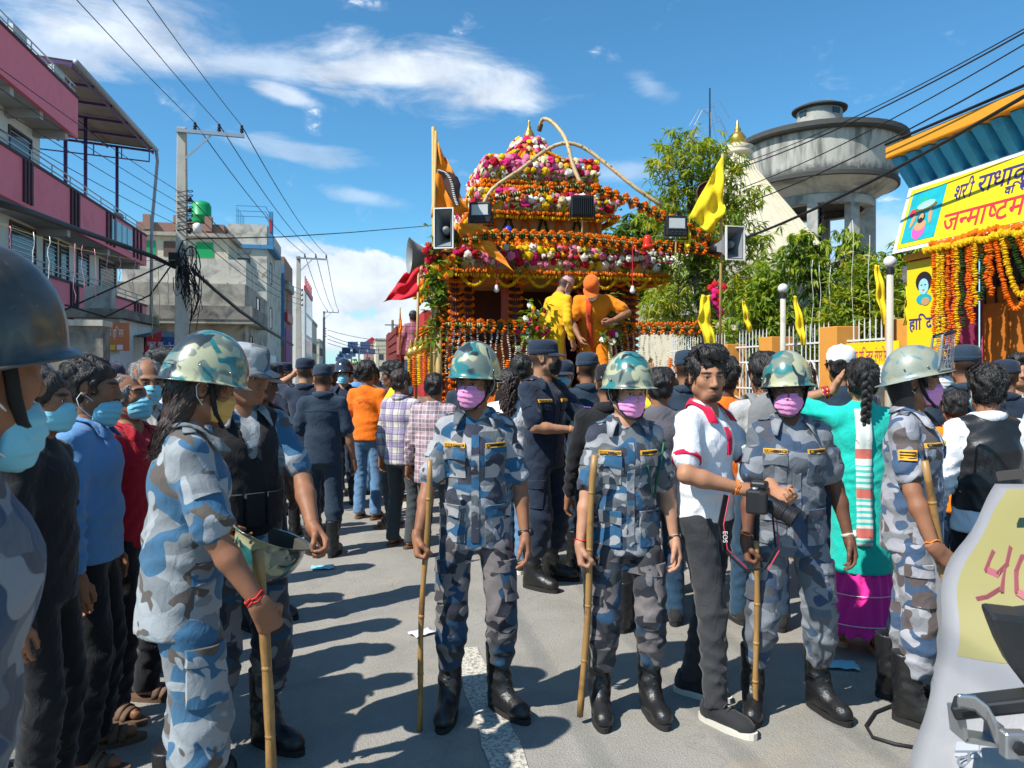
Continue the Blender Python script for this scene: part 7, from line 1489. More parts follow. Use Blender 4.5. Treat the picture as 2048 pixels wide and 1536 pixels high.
def staff(a, b, label, r=.0165, seed=0, r1=None):
 a, b = Vector(a), Vector(b); rt = empty('bamboo_staff', a, 0, label, 'staff', 'wooden staffs held by the officers'); rr = random.Random(seed); n = 14; L_ = (b-a).length; s, t = frame(b-a); ph = rr.uniform(0, 6)
 P_ = [(b-a)*(i/n)+s*(.007*math.sin(3.1*i/n*PI+ph))+t*(.006*math.sin(2.3*i/n*PI+ph*2)) for i in range(n+1)]; R_ = [r+( (r1 or r)-r)*i/n+.0012*math.sin(i*2.1+ph) for i in range(n+1)]
 MB().tube(P_, R_, 10).build('shaft', STAFF, rt, True)
 for k in (3, 6, 9, 12): d = (P_[min(k+1, n)]-P_[k-1]).normalized(); M_ = Matrix.Translation(P_[k]) @ d.to_track_quat('Z', 'Y').to_matrix().to_4x4(); MB().lathe([(R_[k]*.98, -.008), (R_[k]*1.10, 0), (R_[k]*.98, .008)], 10, M_).build('node', STAFF, rt, True)
 return rt
# ------------------------------------------------------------------ details sewn on uniforms
def name_tag(p, c, d, wd, text, fld=None, h_=.021, border=GOLDT):
 fld = fld or p.shf; o = patch(p, fld, c, d, (0, 0, 1), wd, h_, 'name_tag', border, .010, .003, 4, 2)
 q_ = patch(p, fld, c, d, (0, 0, 1), wd-.008, h_-.008, 'x', BADGE, .0125, .003, 4, 2, pts_only=True); patch(p, fld, c, d, (0, 0, 1), wd-.008, h_-.008, 'backing', BADGE, .0125, .003, 4, 2, parent=o)
 bl, br, tl = q_[0], q_[4*3], q_[2]; x = (br-bl); y = (tl-bl)
 if text and x.length > .01:
  xn = x.normalized(); zn = xn.cross(y).normalized(); yn = zn.cross(xn)
  if zn.dot(Vector(d)) > 0: bl, xn = br, -xn; zn = xn.cross(y).normalized(); yn = zn.cross(xn)
  M_ = Matrix((xn, yn, zn)).transposed().to_4x4(); M_.translation = bl+xn*.004+yn*.0025+zn*.002; lettering(text, h_*.62, M_, GOLDT, o, .0003, .0004, width=x.length-.008)
 return o
def uniform(p, m, mt, tags=('', ''), pockets=True, lower=True, cargo=True, placket=True, sg=1.):
 f = p.shf; F_ = (0, 1, 0)
 if placket: patch(p, f, (0, 0, 1.09), F_, (0, 0, 1), .036, .50, 'placket', m, .002, .004, 3, 14)
 if pockets:
  for sd, tx in zip((-1, 1), tags):
   patch(p, f, (sd*.083, 0, 1.205), (-sd*.15, 1, 0), (0, 0, 1), .105, .13, 'breast_pocket', m, .000, .004, 6, 6); patch(p, f, (sd*.083, 0, 1.255), (-sd*.15, 1, 0), (0, 0, 1), .112, .050, 'pocket_flap', m, .006, .005, 6, 3, round_=-.010)
   if tx is not None: name_tag(p, (sd*.083, 0, 1.293), (-sd*.15, 1, 0), .105, tx)
 if lower:
  for sd in (-1, 1):
   patch(p, f, (sd*.095, 0, .915), (-sd*.2, 1, 0), (0, 0, 1), .135, .15, 'lower_pocket', m, .002, .006, 6, 6); patch(p, f, (sd*.095, 0, .985), (-sd*.2, 1, 0), (0, 0, 1), .142, .055, 'pocket_flap', m, .009, .006, 6, 3, round_=-.012)
 for sd in (-1, 1):
  S, E = p.SHO[sd], p.ELB[sd]
  # shoulder strap
  a = p.T((sd*.075, .015, 1.5)); b = p.SHO[sd]+Vector((sd*.01, 0, .1)); G = [a.lerp(b, t/6)+Vector((0, dy, 0)) for t in range(7) for dy in (-.02, .02)]; H_ = f.hit(np.array([tuple(x) for x in G]), (0, 0, -1), .3); mb = MB(); V = [Vector(x)+Vector((0, 0, .008)) for x in H_.tolist()]; mb.add(V, [(2*i, 2*i+1, 2*i+3, 2*i+2) for i in range(6)]); o = mb.build('shoulder_strap', m, p.root, True); solid(o, .006)
  # sleeve pocket
  d = (E-S).normalized(); out = Vector((sd, -.25, 0)); out = (out-d*out.dot(d)).normalized(); patch(p, f, S.lerp(E, .42), -out, -d, .085, .075, 'sleeve_pocket', m, .002, .005, 5, 4)
 if cargo and mt is not None:
  for sd in (-1, 1):
   c = p.HIP[sd].lerp(p.KNEE[sd], .62); out = Vector((sd, -.35, 0)).normalized(); patch(p, p.trf, c, -out, (0, 0, 1), .13, .17, 'cargo_pocket', mt, .003, .008, 6, 6); patch(p, p.trf, c+Vector((0, 0, .075)), -out, (0, 0, 1), .138, .055, 'pocket_flap', mt, .011, .006, 6, 3)
def watch(p, sd, m=None, strap_m=None, wide=.016):
 E, W_ = p.ELB[sd], p.WR[sd]; d = (W_-E).normalized(); M_ = Matrix.Translation(W_-d*.015) @ d.to_track_quat('Z', 'Y').to_matrix().to_4x4(); o = MB().lathe([(.028, -wide*.5), (.0325, -wide*.45), (.0325, wide*.45), (.028, wide*.5)], 18, M_, False).build('wrist_strap', strap_m or M_BLK, p.root, True)
 out = Vector((sd, -.4, 0)); out = (out-d*out.dot(d)).normalized(); M2 = Matrix.Translation(W_-d*.015+out*.031) @ out.to_track_quat('Z', 'Y').to_matrix().to_4x4(); MB().lathe([(.0, -.004), (.019, -.004), (.020, .004), (.016, .009), (.0, .009)], 18, M2, False).build('watch_case', m or M_BLK, o, True)
def band_(p, sd, m, r=.031, off=.0):
 E, W_ = p.ELB[sd], p.WR[sd]; d = (W_-E).normalized(); a, b = frame(d); c = W_-d*(.02+off); MB().tube([c+a*(math.cos(t*2*PI/14)*r)+b*(math.sin(t*2*PI/14)*r)+d*.004*math.sin(t*1.7) for t in range(15)], .0035, 6).build('wrist_thread', m, p.root, True)
THRED = mat('red_thread', (.5, .02, .02), .7); THORG = mat('orange_thread', (.75, .2, .03), .7)
def vest(p, m, hem=.98, infl=1.12, zt=1.40, name='vest'):
 f = Field((-.32, -.30, hem-.06), (.32, .30, 1.55), .014); T = p.T; g = infl
 f.cone(T((0, .01, hem-.1)), T((0, .004, 1.06)), .160*g, .152*g, .04, ey=.76); f.ell(T((0, 0, 1.1)), (.150*g, .116*g, .16), .05); f.ell(T((0, 0, 1.25)), (.160*g, .125*g, .165), .05); [f.cone(T((0, .022, 1.40)), T((sd*.13, .012, 1.375)), .062*g, .056*g, .05) for sd in (-1, 1)]
 for sd in (-1, 1): f.ell(p.SHO[sd]+Vector((sd*.035, 0, -.05)), (.045, .09, .12), .02, op='s')
 f.cone(T((0, -.04, 1.47)), T((0, -.14, 1.24)), .060, .014, .01, op='s'); fo = folds(3, .004); f.add(lambda x, y, z: fo(x, y, z)); f.plane((0, 0, -1), T((0, 0, hem))); V, Q = f.mesh(); V = relax(V, Q, 1, .3); o = link(name, mesh_np(name, V, Q), m, p.root); p.vf = f; return o
def hat_helm(m=None, tilt=0., **k): return lambda r_, M, p: setattr(p, 'hat', helmet_obj(r_, M @ Matrix.Rotation(R(tilt), 4, 'X'), m, **k))
def hat_cap(m, kind='field', bm=None): return lambda r_, M, p: setattr(p, 'hat', cap_obj(r_, M, m, kind, bm))
def wp(p, q_): return p.M @ Vector(q_)
def grip_line(p, sd, top, base, label, seed=0, r=.0165):
 """staff passing through the gripping hand"""
 h = wp(p, p.HM[sd] @ Vector((0, -.036, -.088))); t, b = Vector(top), Vector(base); d = (t-b).normalized(); c = b+d*(h-b).dot(d); sh = h-c; return staff(b+sh*.7, t+sh, label, r, seed)
GR = lambda w_, f, n, pole=None: dict(dict(w=w_, f=f, n=n, pose='grip'), **({'pole': pole} if pole else {}))
gO = 'armed police officers in blue camouflage'; gN = 'police officers in navy uniform'; gC = 'onlookers in the crowd'
# ------------------------------------------------------------------ the front row
a = person('camouflage officer in pink mask standing on the road line with a knotted staff', -.17, 3.50, 2, 1.655, 0, 'b', head=(-24, -4, 2), feet=((-.125, -.02, -8), (.125, .02, 38)), arms=(GR((-.262, -.155, .885), (.12, -.35, -1), (1, -.25, 0)), dict(w=(.235, -.04, .855), pole=(.5, 1, 0))),
  top=dict(mat=CAMO_A, sleeve='rolled', hem=.80, collar=CAMO_A), bottom=dict(mat=CAMO_AT), hat=hat_helm(), hair='short', mask='pink', strap=True, group=gO, female=True, g=.90)
uniform(a, CAMO_A, CAMO_AT, ('USHA SHRESTHA', 'ARMED POLICE')); watch(a, 1, wide=.024); grip_line(a, -1, at(828, 920, 3.28), at(815, 1465, 3.31), 'long knotted staff held by the officer on the road line', 1, .0125)
b = person('camouflage officer in pink mask with green lanyard and tall pale staff', .53, 3.50, 4, 1.61, 0, 'l', head=(14, -6, 0), feet=((-.13, -.01, -4), (.125, -.01, 8)), arms=(GR((-.245, -.10, .835), (.05, -.3, -1), (1, -.3, 0)), dict(w=(.235, -.04, .855), pole=(.5, 1, 0))),
  top=dict(mat=CAMO_A, sleeve='rolled', hem=.79, collar=CAMO_A), bottom=dict(mat=CAMO_AT), hat=hat_helm(), hair='short', mask='pink', strap=True, group=gO, female=True, g=.90)
uniform(b, CAMO_A, CAMO_AT, ('GITA LIMBU', 'ARMED POLICE')); watch(b, 1); band_(b, -1, THRED); grip_line(b, -1, at(1187, 908, 3.38), at(1160, 1427, 3.42), 'tall pale staff held by the officer with the green lanyard', 2, .0150)
lp = patch(b, b.shf, (.13, 0, 1.17), (0, 1, 0), (0, 0, 1), .10, .2, 'x', GREENC, .012, .002, 6, 6, pts_only=True); MB().tube([lp[6*7+6]+Vector((0, -.01, .08)), lp[5*7+5], lp[4*7+2], lp[3*7+0], lp[2*7+1], lp[1*7+3], lp[0*7+5]], .0055, 6).build('lanyard', GREENC, b.root, True)
c = person('dark skinned camouflage officer in pink mask beside the photographer', 1.31, 3.54, -4, 1.615, 0, 'd', head=(-16, -4, -3), feet=((-.19, -.04, -14), (.15, .0, 24)), arms=(GR((-.235, -.09, .85), (.1, -.3, -1), (1, -.4, 0)), dict(w=(.275, -.03, .86), pole=(.6, 1, 0))),
  top=dict(mat=CAMO_C, sleeve='short', hem=.78, loose=1.10, collar=CAMO_C), bottom=dict(mat=CAMO_C, loose=1.05), hat=hat_helm(), hair='bun', mask='pink', strap=True, group=gO, female=True, g=.94)
uniform(c, CAMO_C, CAMO_C, ('SUSHILA URAW', 'ARMED POLICE')); watch(c, 1, M_WHITE, mat('watch_strap_beige', (.42, .40, .34), .6)); band_(c, -1, THORG, off=.01); grip_line(c, -1, at(1514, 1090, 3.36), at(1514, 1449, 3.38), 'straight plain staff held by the dark skinned officer', 3, .0130)
d = person('camouflage officer in grey visored helmet looking away to the right', 1.87, 3.50, 52, 1.66, 0, 'b', head=(18, -2, 0), feet=((-.12, -.02, -6), (.12, .10, 14)), arms=(GR((-.275, -.13, .865), (.55, -.62, -.75), (.75, .3, -.5), (-.5, 1, -.2)), 'hang'),
  top=dict(mat=CAMO_D, sleeve='short', hem=.79, loose=1.05, collar=CAMO_D), bottom=dict(mat=CAMO_D, loose=1.05), hat=hat_helm(M_HELM_GR, -8, flare=.030, tall=.150), hair='short', mask='pink', strap=True, group=gO)
uniform(d, CAMO_D, CAMO_D, ('M.K. CHAUDHARY', '')); band_(d, -1, THORG); staff(wp(d, d.HM[-1] @ Vector((0, -.036, -.088)))+Vector((.155, .03, -.84)), wp(d, d.HM[-1] @ Vector((0, -.036, -.088)))+Vector((-.085, -.02, .43)), 'slanting yellow staff held by the officer in the visored helmet', .0160, 4)
ch = patch(d, d.shf, d.SHO[-1].lerp(d.ELB[-1], .40), (1, .25, 0), (0, 0, 1), .075, .045, 'rank_badge', GOLDT, .010, .003, 3, 3)
for k in (-1, 0, 1): patch(d, d.shf, d.SHO[-1].lerp(d.ELB[-1], .40)+Vector((0, 0, k*.013)), (1, .25, 0), (0, 0, 1), .068, .0045, 'rank_stripe', BADGE, .013, .002, 3, 1, parent=ch)
# neck guard and raised wire visor of that helmet
MB().sheet(lambda u_, v_: ((.105-.02*v_)*math.sin(R(-80+160*u_)), .01+(.125-.03*v_)*math.cos(R(-80+160*u_)), .01-.13*v_), 14, 4).build('neck_guard', M_BLK, d.hat, True)
def visor(h):
 n = 16
 def fn(u_, v_): a_ = R(-62+124*u_); rr = .150+.004*math.sin(PI*v_); el = R(22+50*v_); return Vector((math.sin(a_)*rr*.92, -math.cos(a_)*rr*(1-.15*v_)-.012-.045*v_, .045+.15*v_+.02*math.cos(a_)*v_))
 mb = MB()
 for k in range(13):
  mb.tube([fn(min(1, max(0, k/12+(.10*j/6))), j/6) for j in range(7)], .0013, 4); mb.tube([fn(min(1, max(0, k/12-(.10*j/6))), j/6) for j in range(7)], .0013, 4)
 for j in range(1, 7): mb.tube([fn(i/n, j/7) for i in range(n+1)], .0012, 4)
 mb.build('visor_mesh', M_STEEL, h)
 edge = [fn(i/n, 0) for i in range(n+1)]+[fn(1, j/6) for j in range(1, 7)]+[fn(1-i/n, 1) for i in range(1, n+1)]+[fn(0, 1-j/6) for j in range(1, 7)]; MB().tube(edge, .006, 6).build('visor_frame', M_SPK, h, True); MB().tube([fn(i/n, 1)+Vector((0, -.004, .004)) for i in range(n+1)], .010, 6).build('visor_rubber', M_BLK, h, True)
visor(d.hat)
# ------------------------------------------------------------------ foreground left
e = person('camouflage officer seen from behind with dark hair below a glossy helmet and red wrist thread', -1.09, 2.48, 118, 1.66, 0, 'b', lean=(3, 0), head=(8, -10, 0), arms=(GR((-.315, -.20, .90), (.2, -.45, -1), (1, -.2, 0), (-.5, 1, -.2)), 'hang'),
  top=dict(mat=CAMO_E, sleeve='rolled', hem=.77, loose=1.04, collar=CAMO_E), bottom=dict(mat=CAMO_E, loose=1.12), hat=hat_helm(tilt=4), hair='long', hairm=HAIRB, mask='yellow', strap=True, group=gO, female=True)
uniform(e, CAMO_E, CAMO_E, (None, None), True); band_(e, -1, THRED); band_(e, -1, THRED, .032, .012); hw = wp(e, e.HM[-1] @ Vector((0, -.036, -.088))); staff((hw.x+.02, hw.y+.02, 0), (hw.x-.035, hw.y, hw.z+.22), 'stout brown staff held by the officer seen from behind', .0165, 6)
MB().sph((0, 0, 0), .006, 8, 6).build('earring', M_GOLD, e.root, True).matrix_local = e.MH @ Matrix.Translation((-.078, .012, -.04))
f_ = person('close camouflage officer at the frame edge under a dull dark helmet', -.925, 1.13, 122, 1.725, 0, 'b', lean=(9, 0), head=(34, 8, 0), top=dict(mat=CAMO_C, sleeve='long', hem=.78, loose=1.14), bottom=dict(mat=CAMO_C, loose=1.15), hat=hat_helm(M_HELM_DK, 0, rivets=False), hair='fade', mask='blue', masklow=.05, strap=True, group=gO)
uniform(f_, CAMO_C, CAMO_C, (None, None), False, False)
g = person('camouflage officer in bush hat and black vest holding an upturned helmet', -1.13, 3.12, 42, 1.70, 0, 'b', head=(20, -10, 0), feet=((-.12, 0, 0), (.12, 0, 20)), arms=(dict(w=(-.17, -.14, .98), pole=(-1, .35, .1), n=(1, 0, 0), f=(.8, -.2, -.5)), dict(w=(.16, -.33, .97), pole=(1, .5, -.5), pose='half', f=(.2, -.7, -.6), n=(-.3, -.5, -.6))),
  top=dict(mat=CAMO_E, sleeve='short', hem=.80, loose=1.05, collar=CAMO_E), bottom=dict(mat=CAMO_AT), hat=hat_cap(CAMO_E, 'boonie'), hair='short', group=gO)
vest(g, BLACKC, .92, 1.14); 
for k in range(3): patch(g, g.vf, (-.09+.09*k, 0, 1.04), (0, 1, 0), (0, 0, 1), .075, .13, 'vest_pouch', BLACKC, .004, .03, 4, 4)
hp = at(548, 1078, 2.98); ho = helmet_obj(None, Matrix.Translation(hp+Vector((0, 0, .03))) @ Matrix.Rotation(R(14), 4, 'Y') @ Matrix.Rotation(R(180), 4, 'X') @ Matrix.Rotation(R(60), 4, 'Z')); tag(ho, 'upturned camouflage helmet held at waist height', 'helmet')
# ------------------------------------------------------------------ photographer
z = person('photographer in white polo with crimson collar holding a black camera', .93, 3.58, 46, 1.685, 0, 'm', head=(-40, -4, -2), feet=((-.14, -.13, -6), (.06, .12, 10)), arms=(dict(w=(-.165, -.265, 1.09), pole=(-1, .2, -.6), pose='half', f=(.55, -.65, -.15), n=(.2, .3, -.9)), dict(w=(.06, -.33, 1.05), pole=(1, .2, -.6), pose='half', f=(-.45, -.7, -.2), n=(-.5, .2, .7))),
  top=dict(mat=WHITEC, sleeve='short', hem=.90, loose=.98, collar=REDCOL, vz=1.32), bottom=dict(mat=GREYC, style='long', zb=.075, cuff=.056, loose=.96), foot='shoe', hair='quiff', beard=1., group=gC)
for sd in (-1, 1):
 S, E = z.SHO[sd], z.ELB[sd]; dd = (E-S).normalized(); M_ = Matrix.Translation(S.lerp(E, .705)) @ dd.to_track_quat('Z', 'Y').to_matrix().to_4x4(); MB().lathe([(.058, -.011), (.0665, -.012), (.0675, .012), (.060, .013)], 22, M_, False).build('sleeve_band', REDCOL, z.root, True)
patch(z, z.shf, (0, 0, 1.28), (0, 1, 0), (0, 0, 1), .036, .13, 'button_placket', REDCOL, .003, .004, 3, 5); band_(z, -1, THORG); band_(z, -1, THORG, .032, .008)
def camera_thing():
 p = at(1516, 1000, 3.20); rt = empty('camera', p, R(58), 'black camera with long lens and neck strap held by the photographer', 'camera')
 bevel(MB().box(-.072, .072, -.035, .035, -.05, .05).build('body', M_BLK, rt), .010, 3); bevel(MB().box(-.03, .03, -.04, .028, .048, .082).build('viewfinder_hump', M_BLK, rt), .010, 2); bevel(MB().box(-.078, -.045, -.055, -.02, -.048, .045).build('grip', M_STRAP, rt), .010, 2)
 M_ = Matrix.Translation((.008, -.03, -.004)) @ Matrix.Rotation(R(118), 4, 'X'); l_ = MB().lathe([(.034, 0), (.036, .01), (.036, .05), (.040, .052), (.040, .085), (.036, .088), (.036, .11), (.041, .115), (.041, .135), (.036, .136), (.033, .12), (.0, .115)], 26, M_, False).build('lens', M_BLK, rt, True, 35)
 for zz in (.058, .066, .074): MB().lathe([(.0405, zz), (.0415, zz+.002), (.0405, zz+.004)], 26, M_, False).build('grip_ring', M_STRAP, l_)
 for x in (-.05, .05): MB().lathe([(.0, .05), (.013, .05), (.013, .060), (.0, .060)], 14, Matrix.Translation((x, 0, 0)), False).build('dial', M_STEEL, rt, True)
 mi = p; a_, b_ = Vector((-.085, 0, .04)), Vector((.085, .02, .03)); inv = (Matrix.Translation(p) @ Matrix.Rotation(R(58), 4, 'Z')).inverted(); pts = [inv @ at(1452, 990, 3.22), inv @ at(1440, 1050, 3.2), inv @ at(1448, 1100, 3.2), inv @ at(1490, 1140, 3.2), inv @ at(1530, 1138, 3.2), inv @ at(1552, 1100, 3.22), inv @ at(1545, 1030, 3.25)]
 st = MB()
 for i in range(len(pts)-1): st.bar(pts[i], pts[i+1], .004, .030 if i < 2 else .010)
 st.build('neck_strap', M_STRAP, rt); s2 = MB(); s2.tube([q_+Vector((.012, -.012, 0)) for q_ in pts], .0028, 5); s2.build('strap_piping', mat('strap_red_piping', (.55, .05, .08), .6), rt)
 Mt = Matrix.Translation(at(1446, 1062, 3.17)) @ Matrix.Rotation(R(90), 4, 'X') @ Matrix.Rotation(R(-90), 4, 'Z'); o = lettering('EOS', .028, inv @ Mt, M_LETW, rt, .0005); return rt
camera_thing()
# ------------------------------------------------------------------ left crowd
h = person('man in light blue shirt with mask pulled below the chin', -1.74, 3.08, 104, 1.64, 0, 'b', head=(6, -4, 0), arms=('hang', 'hang'), top=dict(mat=BLUES, sleeve='long', hem=.86, loose=1.1, collar=BLUES), bottom=dict(mat=BLACKC, style='long'), foot='sandal', hair='short', mask='blue', masklow=.045, beard=.6, group=gC)
person('old man in red shirt leaning his masked head back', -1.80, 3.55, 78, 1.58, 0, 'b', head=(10, 12, 0), top=dict(mat=REDS, sleeve='short', hem=.84, collar=REDS), bottom=dict(mat=BLACKC, style='long'), foot='sandal', hair='thin', hairm=HAIRG, mask='blue', masklow=.01, group=gC)
person('grey haired man in blue mask and white scarf', -1.93, 3.95, 48, 1.655, 0, 'b', head=(-6, -8, 0), top=dict(mat=cloth_mat('beige_shirt', (.50, .47, .42)), sleeve='long', hem=.84, collar=WHITEC), bottom=dict(mat=GREYT, style='long'), foot='sandal', hair='thin', hairm=HAIRG, mask='blue', group=gC)
person('black haired man in blue mask behind the grey haired man', -2.04, 4.4, 62, 1.70, 1, 'd', top=dict(mat=REDS, sleeve='short', hem=.84, collar=WHITEC), bottom=dict(mat=BLACKC, style='long'), foot='sandal', hair='bushy', mask='blue', group=gC)
person('man in dark cap half hidden behind the red shirted man', -2.42, 4.5, 70, 1.62, 1, 'b', top=dict(mat=BLACKC, sleeve='short', hem=.84), bottom=dict(mat=BLACKC, style='long'), foot='sandal', hat=hat_cap(cloth_mat('plum_cap', (.045, .04, .07)), 'base'), hair='short', group=gC)
person('man in black shirt in the shade behind the blue shirt', -2.15, 2.85, 90, 1.60, 1, 'd', top=dict(mat=BLACKC, sleeve='short', hem=.84), bottom=dict(mat=BLACKC, style='long'), foot='sandal', hair='short', group=gC)
person('man in white shirt at the back of the left crowd', -2.35, 5.3, 60, 1.66, 1, 'b', top=dict(mat=WHITEC, sleeve='short', hem=.84), bottom=dict(mat=GREYT, style='long'), foot='sandal', hair='short', group=gC)
for i, (X, Y, fa, H, lb, tm) in enumerate([(-1.66, 2.64, 100, 1.60, 'man in black tee close behind the dull helmet', BLACKC), (-2.72, 3.75, 80, 1.62, 'dark shirted man in the shade at the left edge', cloth_mat('ink_shirt', (.02, .022, .03))), (-3.0, 4.7, 85, 1.66, 'man in brown shirt at the left edge of the crowd', cloth_mat('umber_shirt', (.10, .06, .04))), (-2.9, 5.9, 70, 1.64, 'man in grey tee by the left kerb', HOOD), (-3.5, 6.6, 75, 1.66, 'woman in maroon top by the left kerb', cloth_mat('wine_top', (.16, .02, .04))), (-2.75, 7.0, 95, 1.62, 'man in dark blue shirt near the left kerb', NAVY2), (-3.6, 8.2, 80, 1.64, 'man in olive shirt against the booth', cloth_mat('olive_shirt', (.09, .10, .04))), (-4.2, 7.4, 70, 1.62, 'person in cream shirt before the booth wall', cloth_mat('ivory_shirt', (.5, .46, .38)))]):
 person(lb, X, Y, fa, H, 1 if Y < 5 else 2, 'bdb'[i % 3], top=dict(mat=tm, sleeve='short', hem=.84), bottom=dict(mat=[BLACKC, GREYT, JEAND][i % 3], style='long'), foot='sandal', hair=['short', 'bushy'][i % 2], mask=['blue', None][i % 2], group=gC)
# ------------------------------------------------------------------ navy police on the left
def navy(label, X, Y, face, H, lod=1, skin='b', m=NAVY, cap='field', **k):
 k.setdefault('bottom', dict(mat=m)); return person(label, X, Y, face, H, lod, skin, top=dict(mat=m, sleeve=k.pop('sleeve', 'rolled'), hem=.82, collar=m), hat=hat_cap(m, cap) if cap else None, group=gN, **k)
m1 = navy('navy officer standing with his back turned beside the orange shirt', -1.64, 6.5, 186, 1.635, 1, 'b', NAVY2, feet=((-.10, .06, -10), (.12, -.05, 25)), head=(6, -4, 0)); watch(m1, 1, M_STEEL, M_STEEL)
patch(m1, m1.shf, (0, 0, 1.30), (0, -1, 0), (0, 0, 1), .30, .012, 'yoke_seam', NAVY2, .001, .003, 10, 1)
m2 = navy('navy officer with red shoulder stripes next to the bush hat', -1.60, 4.75, 66, 1.635, 1, 'd', BLACKC, head=(10, -8, 0))
for sd in (-1, 1):
 a_, b_ = m2.T((sd*.09, .012, 1.5)), m2.SHO[sd]+Vector((0, 0, .12))
 for k in range(3): q_ = a_.lerp(b_, .35+.25*k); H_ = m2.shf.hit(np.array([tuple(q_+Vector((0, y_, 0))) for y_ in (-.026, .026)]), (0, 0, -1), .3); MB().bar(Vector(H_[0].tolist())+Vector((0, 0, .010)), Vector(H_[1].tolist())+Vector((0, 0, .010)), .012, .006).build('shoulder_stripe', THRED, m2.root)
navy('navy officer lifting a hand to his cap', -1.98, 7.2, 172, 1.70, 1, 'l', arms=('hang', dict(w=(.16, -.10, 1.56), pole=(1, -.2, -.8), pose='half', f=(-.4, -.2, .8), n=(-.7, 0, -.3))))
navy('navy officer with bent head left of the raised hand', -2.62, 8.3, 150, 1.66, 2, 'b'); navy('navy officer in side view under the far left wall', -2.85, 9.4, 120, 1.68, 2, 'm'); navy('navy officer farthest left by the concrete wall', -3.3, 10.2, 100, 1.66, 2, 'b'); navy('dark faced officer in navy cap facing the camera', -2.3, 9.6, 20, 1.66, 1, 'd')
hv_ = navy('officer in glossy black riot helmet with blue mask', -2.02, 9.0, 8, 1.66, 1, 'm', NAVY, None, mask='blue', hair='short'); helmet_obj(hv_.root, hv_.MH, helmet_mat('riot_helmet_black', (.02, .022, .03), (.03, .034, .05), (.02, .02, .025), (.05, .05, .06), .1, 1.), rivets=False)
hp_ = person('bystander with dark hair far behind the riot helmet', -2.3, 11.2, 170, 1.66, 2, 'b', top=dict(mat=BLUES, sleeve='short'), bottom=dict(mat=JEAND, style='long'), hair='bushy', foot='shoe_dark', group=gC)
n_ = person('man in orange printed tee and light jeans seen from behind', -1.56, 8.1, 168, 1.67, 1, 'b', feet=((-.10, .03, -4), (.10, 0, 10)), arms=('hang', 'hang2'), top=dict(mat=ORANGEC, sleeve='short', hem=.86, loose=1.02), bottom=dict(mat=JEAN, style='long'), foot='sandal', hair='bushy', group=gC)
q_ = patch(n_, n_.shf, (-.02, 0, 1.30), (0, -1, 0), (0, 0, 1), .16, .05, 'x', GOLDT, .004, .002, 4, 2, pts_only=True)
lettering([('श', 1), ('र', 1), ('ी', 1), ('र', 1), ('ा', 1), ('म', 1)], .05, Matrix((Vector((-1, 0, 0)), Vector((0, 0, 1)), Vector((0, 1, 0)))).transposed().to_4x4() if False else Matrix.Translation((.07, max(v.y for v in q_)+.006, 1.28)) @ Matrix.Rotation(R(180), 4, 'Z') @ Matrix.Rotation(R(90), 4, 'X'), mat('faded_red_print', (.55, .07, .01), .7), n_.root, .001, width=.15)
person('young man in yellow tee looking left', -1.21, 7.7, -88, 1.665, 1, 'd', head=(0, -8, 0), top=dict(mat=YELT, sleeve='short', hem=.86), bottom=dict(mat=GREYT, style='long'), foot='sandal', hair='bushy', group=gC)
person('man in purple plaid shirt with dark trousers seen from behind', -1.0, 6.8, 152, 1.595, 1, 'b', head=(-14, 0, 0), top=dict(mat=PLAID1, sleeve='long', hem=.80, loose=1.08, collar=PLAID1), bottom=dict(mat=GREYT, style='long'), foot='sandal', hair='short', hairm=HAIRB, mask='blue', group=gC)
person('person wrapped in a pink checked shawl behind the first staff holder', -.66, 6.4, 168, 1.56, 1, 'b', top=dict(mat=PLAID2, sleeve='long', hem=.7, loose=1.12), bottom=dict(mat=GREYT, style='long'), foot='sandal', hair='short', group=gC)
person('woman with long hair beyond the orange tee', -1.42, 9.2, 120, 1.58, 2, 'b', top=dict(mat=cloth_mat('rust_top', (.40, .10, .05)), sleeve='short'), bottom=dict(mat=BLACKC, style='long'), foot='sandal', hair='long', female=True, group=gC)
person('man in denim walking behind the orange tee', -1.78, 9.6, 150, 1.64, 2, 'b', top=dict(mat=HOOD, sleeve='short'), bottom=dict(mat=JEAN, style='long'), foot='shoe_dark', hair='short', group=gC)
# ------------------------------------------------------------------ middle crowd before the float
s_ = navy('tall navy officer in black mask resting both hands on a cane', .24, 5.6, 44, 1.81, 1, 'm', NAVY, head=(42, 0, 0), feet=((-.12, -.02, 10), (.14, .05, 30)), arms=(dict(w=(-.02, -.27, 1.10), pole=(-1, .3, -.6), f=(.75, -.4, -.5), n=(.2, -.2, -.9), pose='half'), dict(w=(.10, -.30, 1.12), pole=(1, .2, -.6), f=(-.2, -.5, -.8), n=(-.3, .2, -.9), pose='half')), mask='black')
uniform(s_, NAVY, NAVY, ('POLICE', 'POLICE'), lower=False); watch(s_, 1, M_STEEL, M_STEEL); hh = wp(s_, (.06, -.36, 1.06)); staff((hh.x+.05, hh.y-.02, .0), (hh.x, hh.y, hh.z), 'thin cane under the hands of the tall navy officer', .011, 9)
for sd in (-1, 1): a_ = s_.SHO[sd]+Vector((-sd*.03, 0, .12)); H_ = s_.shf.hit(np.array([tuple(a_+Vector((0, y_, 0))) for y_ in (-.03, .03)]), (0, 0, -1), .3); MB().bar(Vector(H_[0].tolist())+Vector((0, 0, .012)), Vector(H_[1].tolist())+Vector((0, 0, .012)), .012, .006).build('shoulder_stripe', THORG, s_.root)
t_ = person('woman with long curly hair and white top seen from behind', -.02, 5.95, 172, 1.60, 1, 'b', top=dict(mat=WHITEC, sleeve='short', hem=.78), bottom=dict(mat=JEAN, style='long'), foot='shoe', hair='short', female=True, group=gC)
rr = random.Random(9); mb = MB()
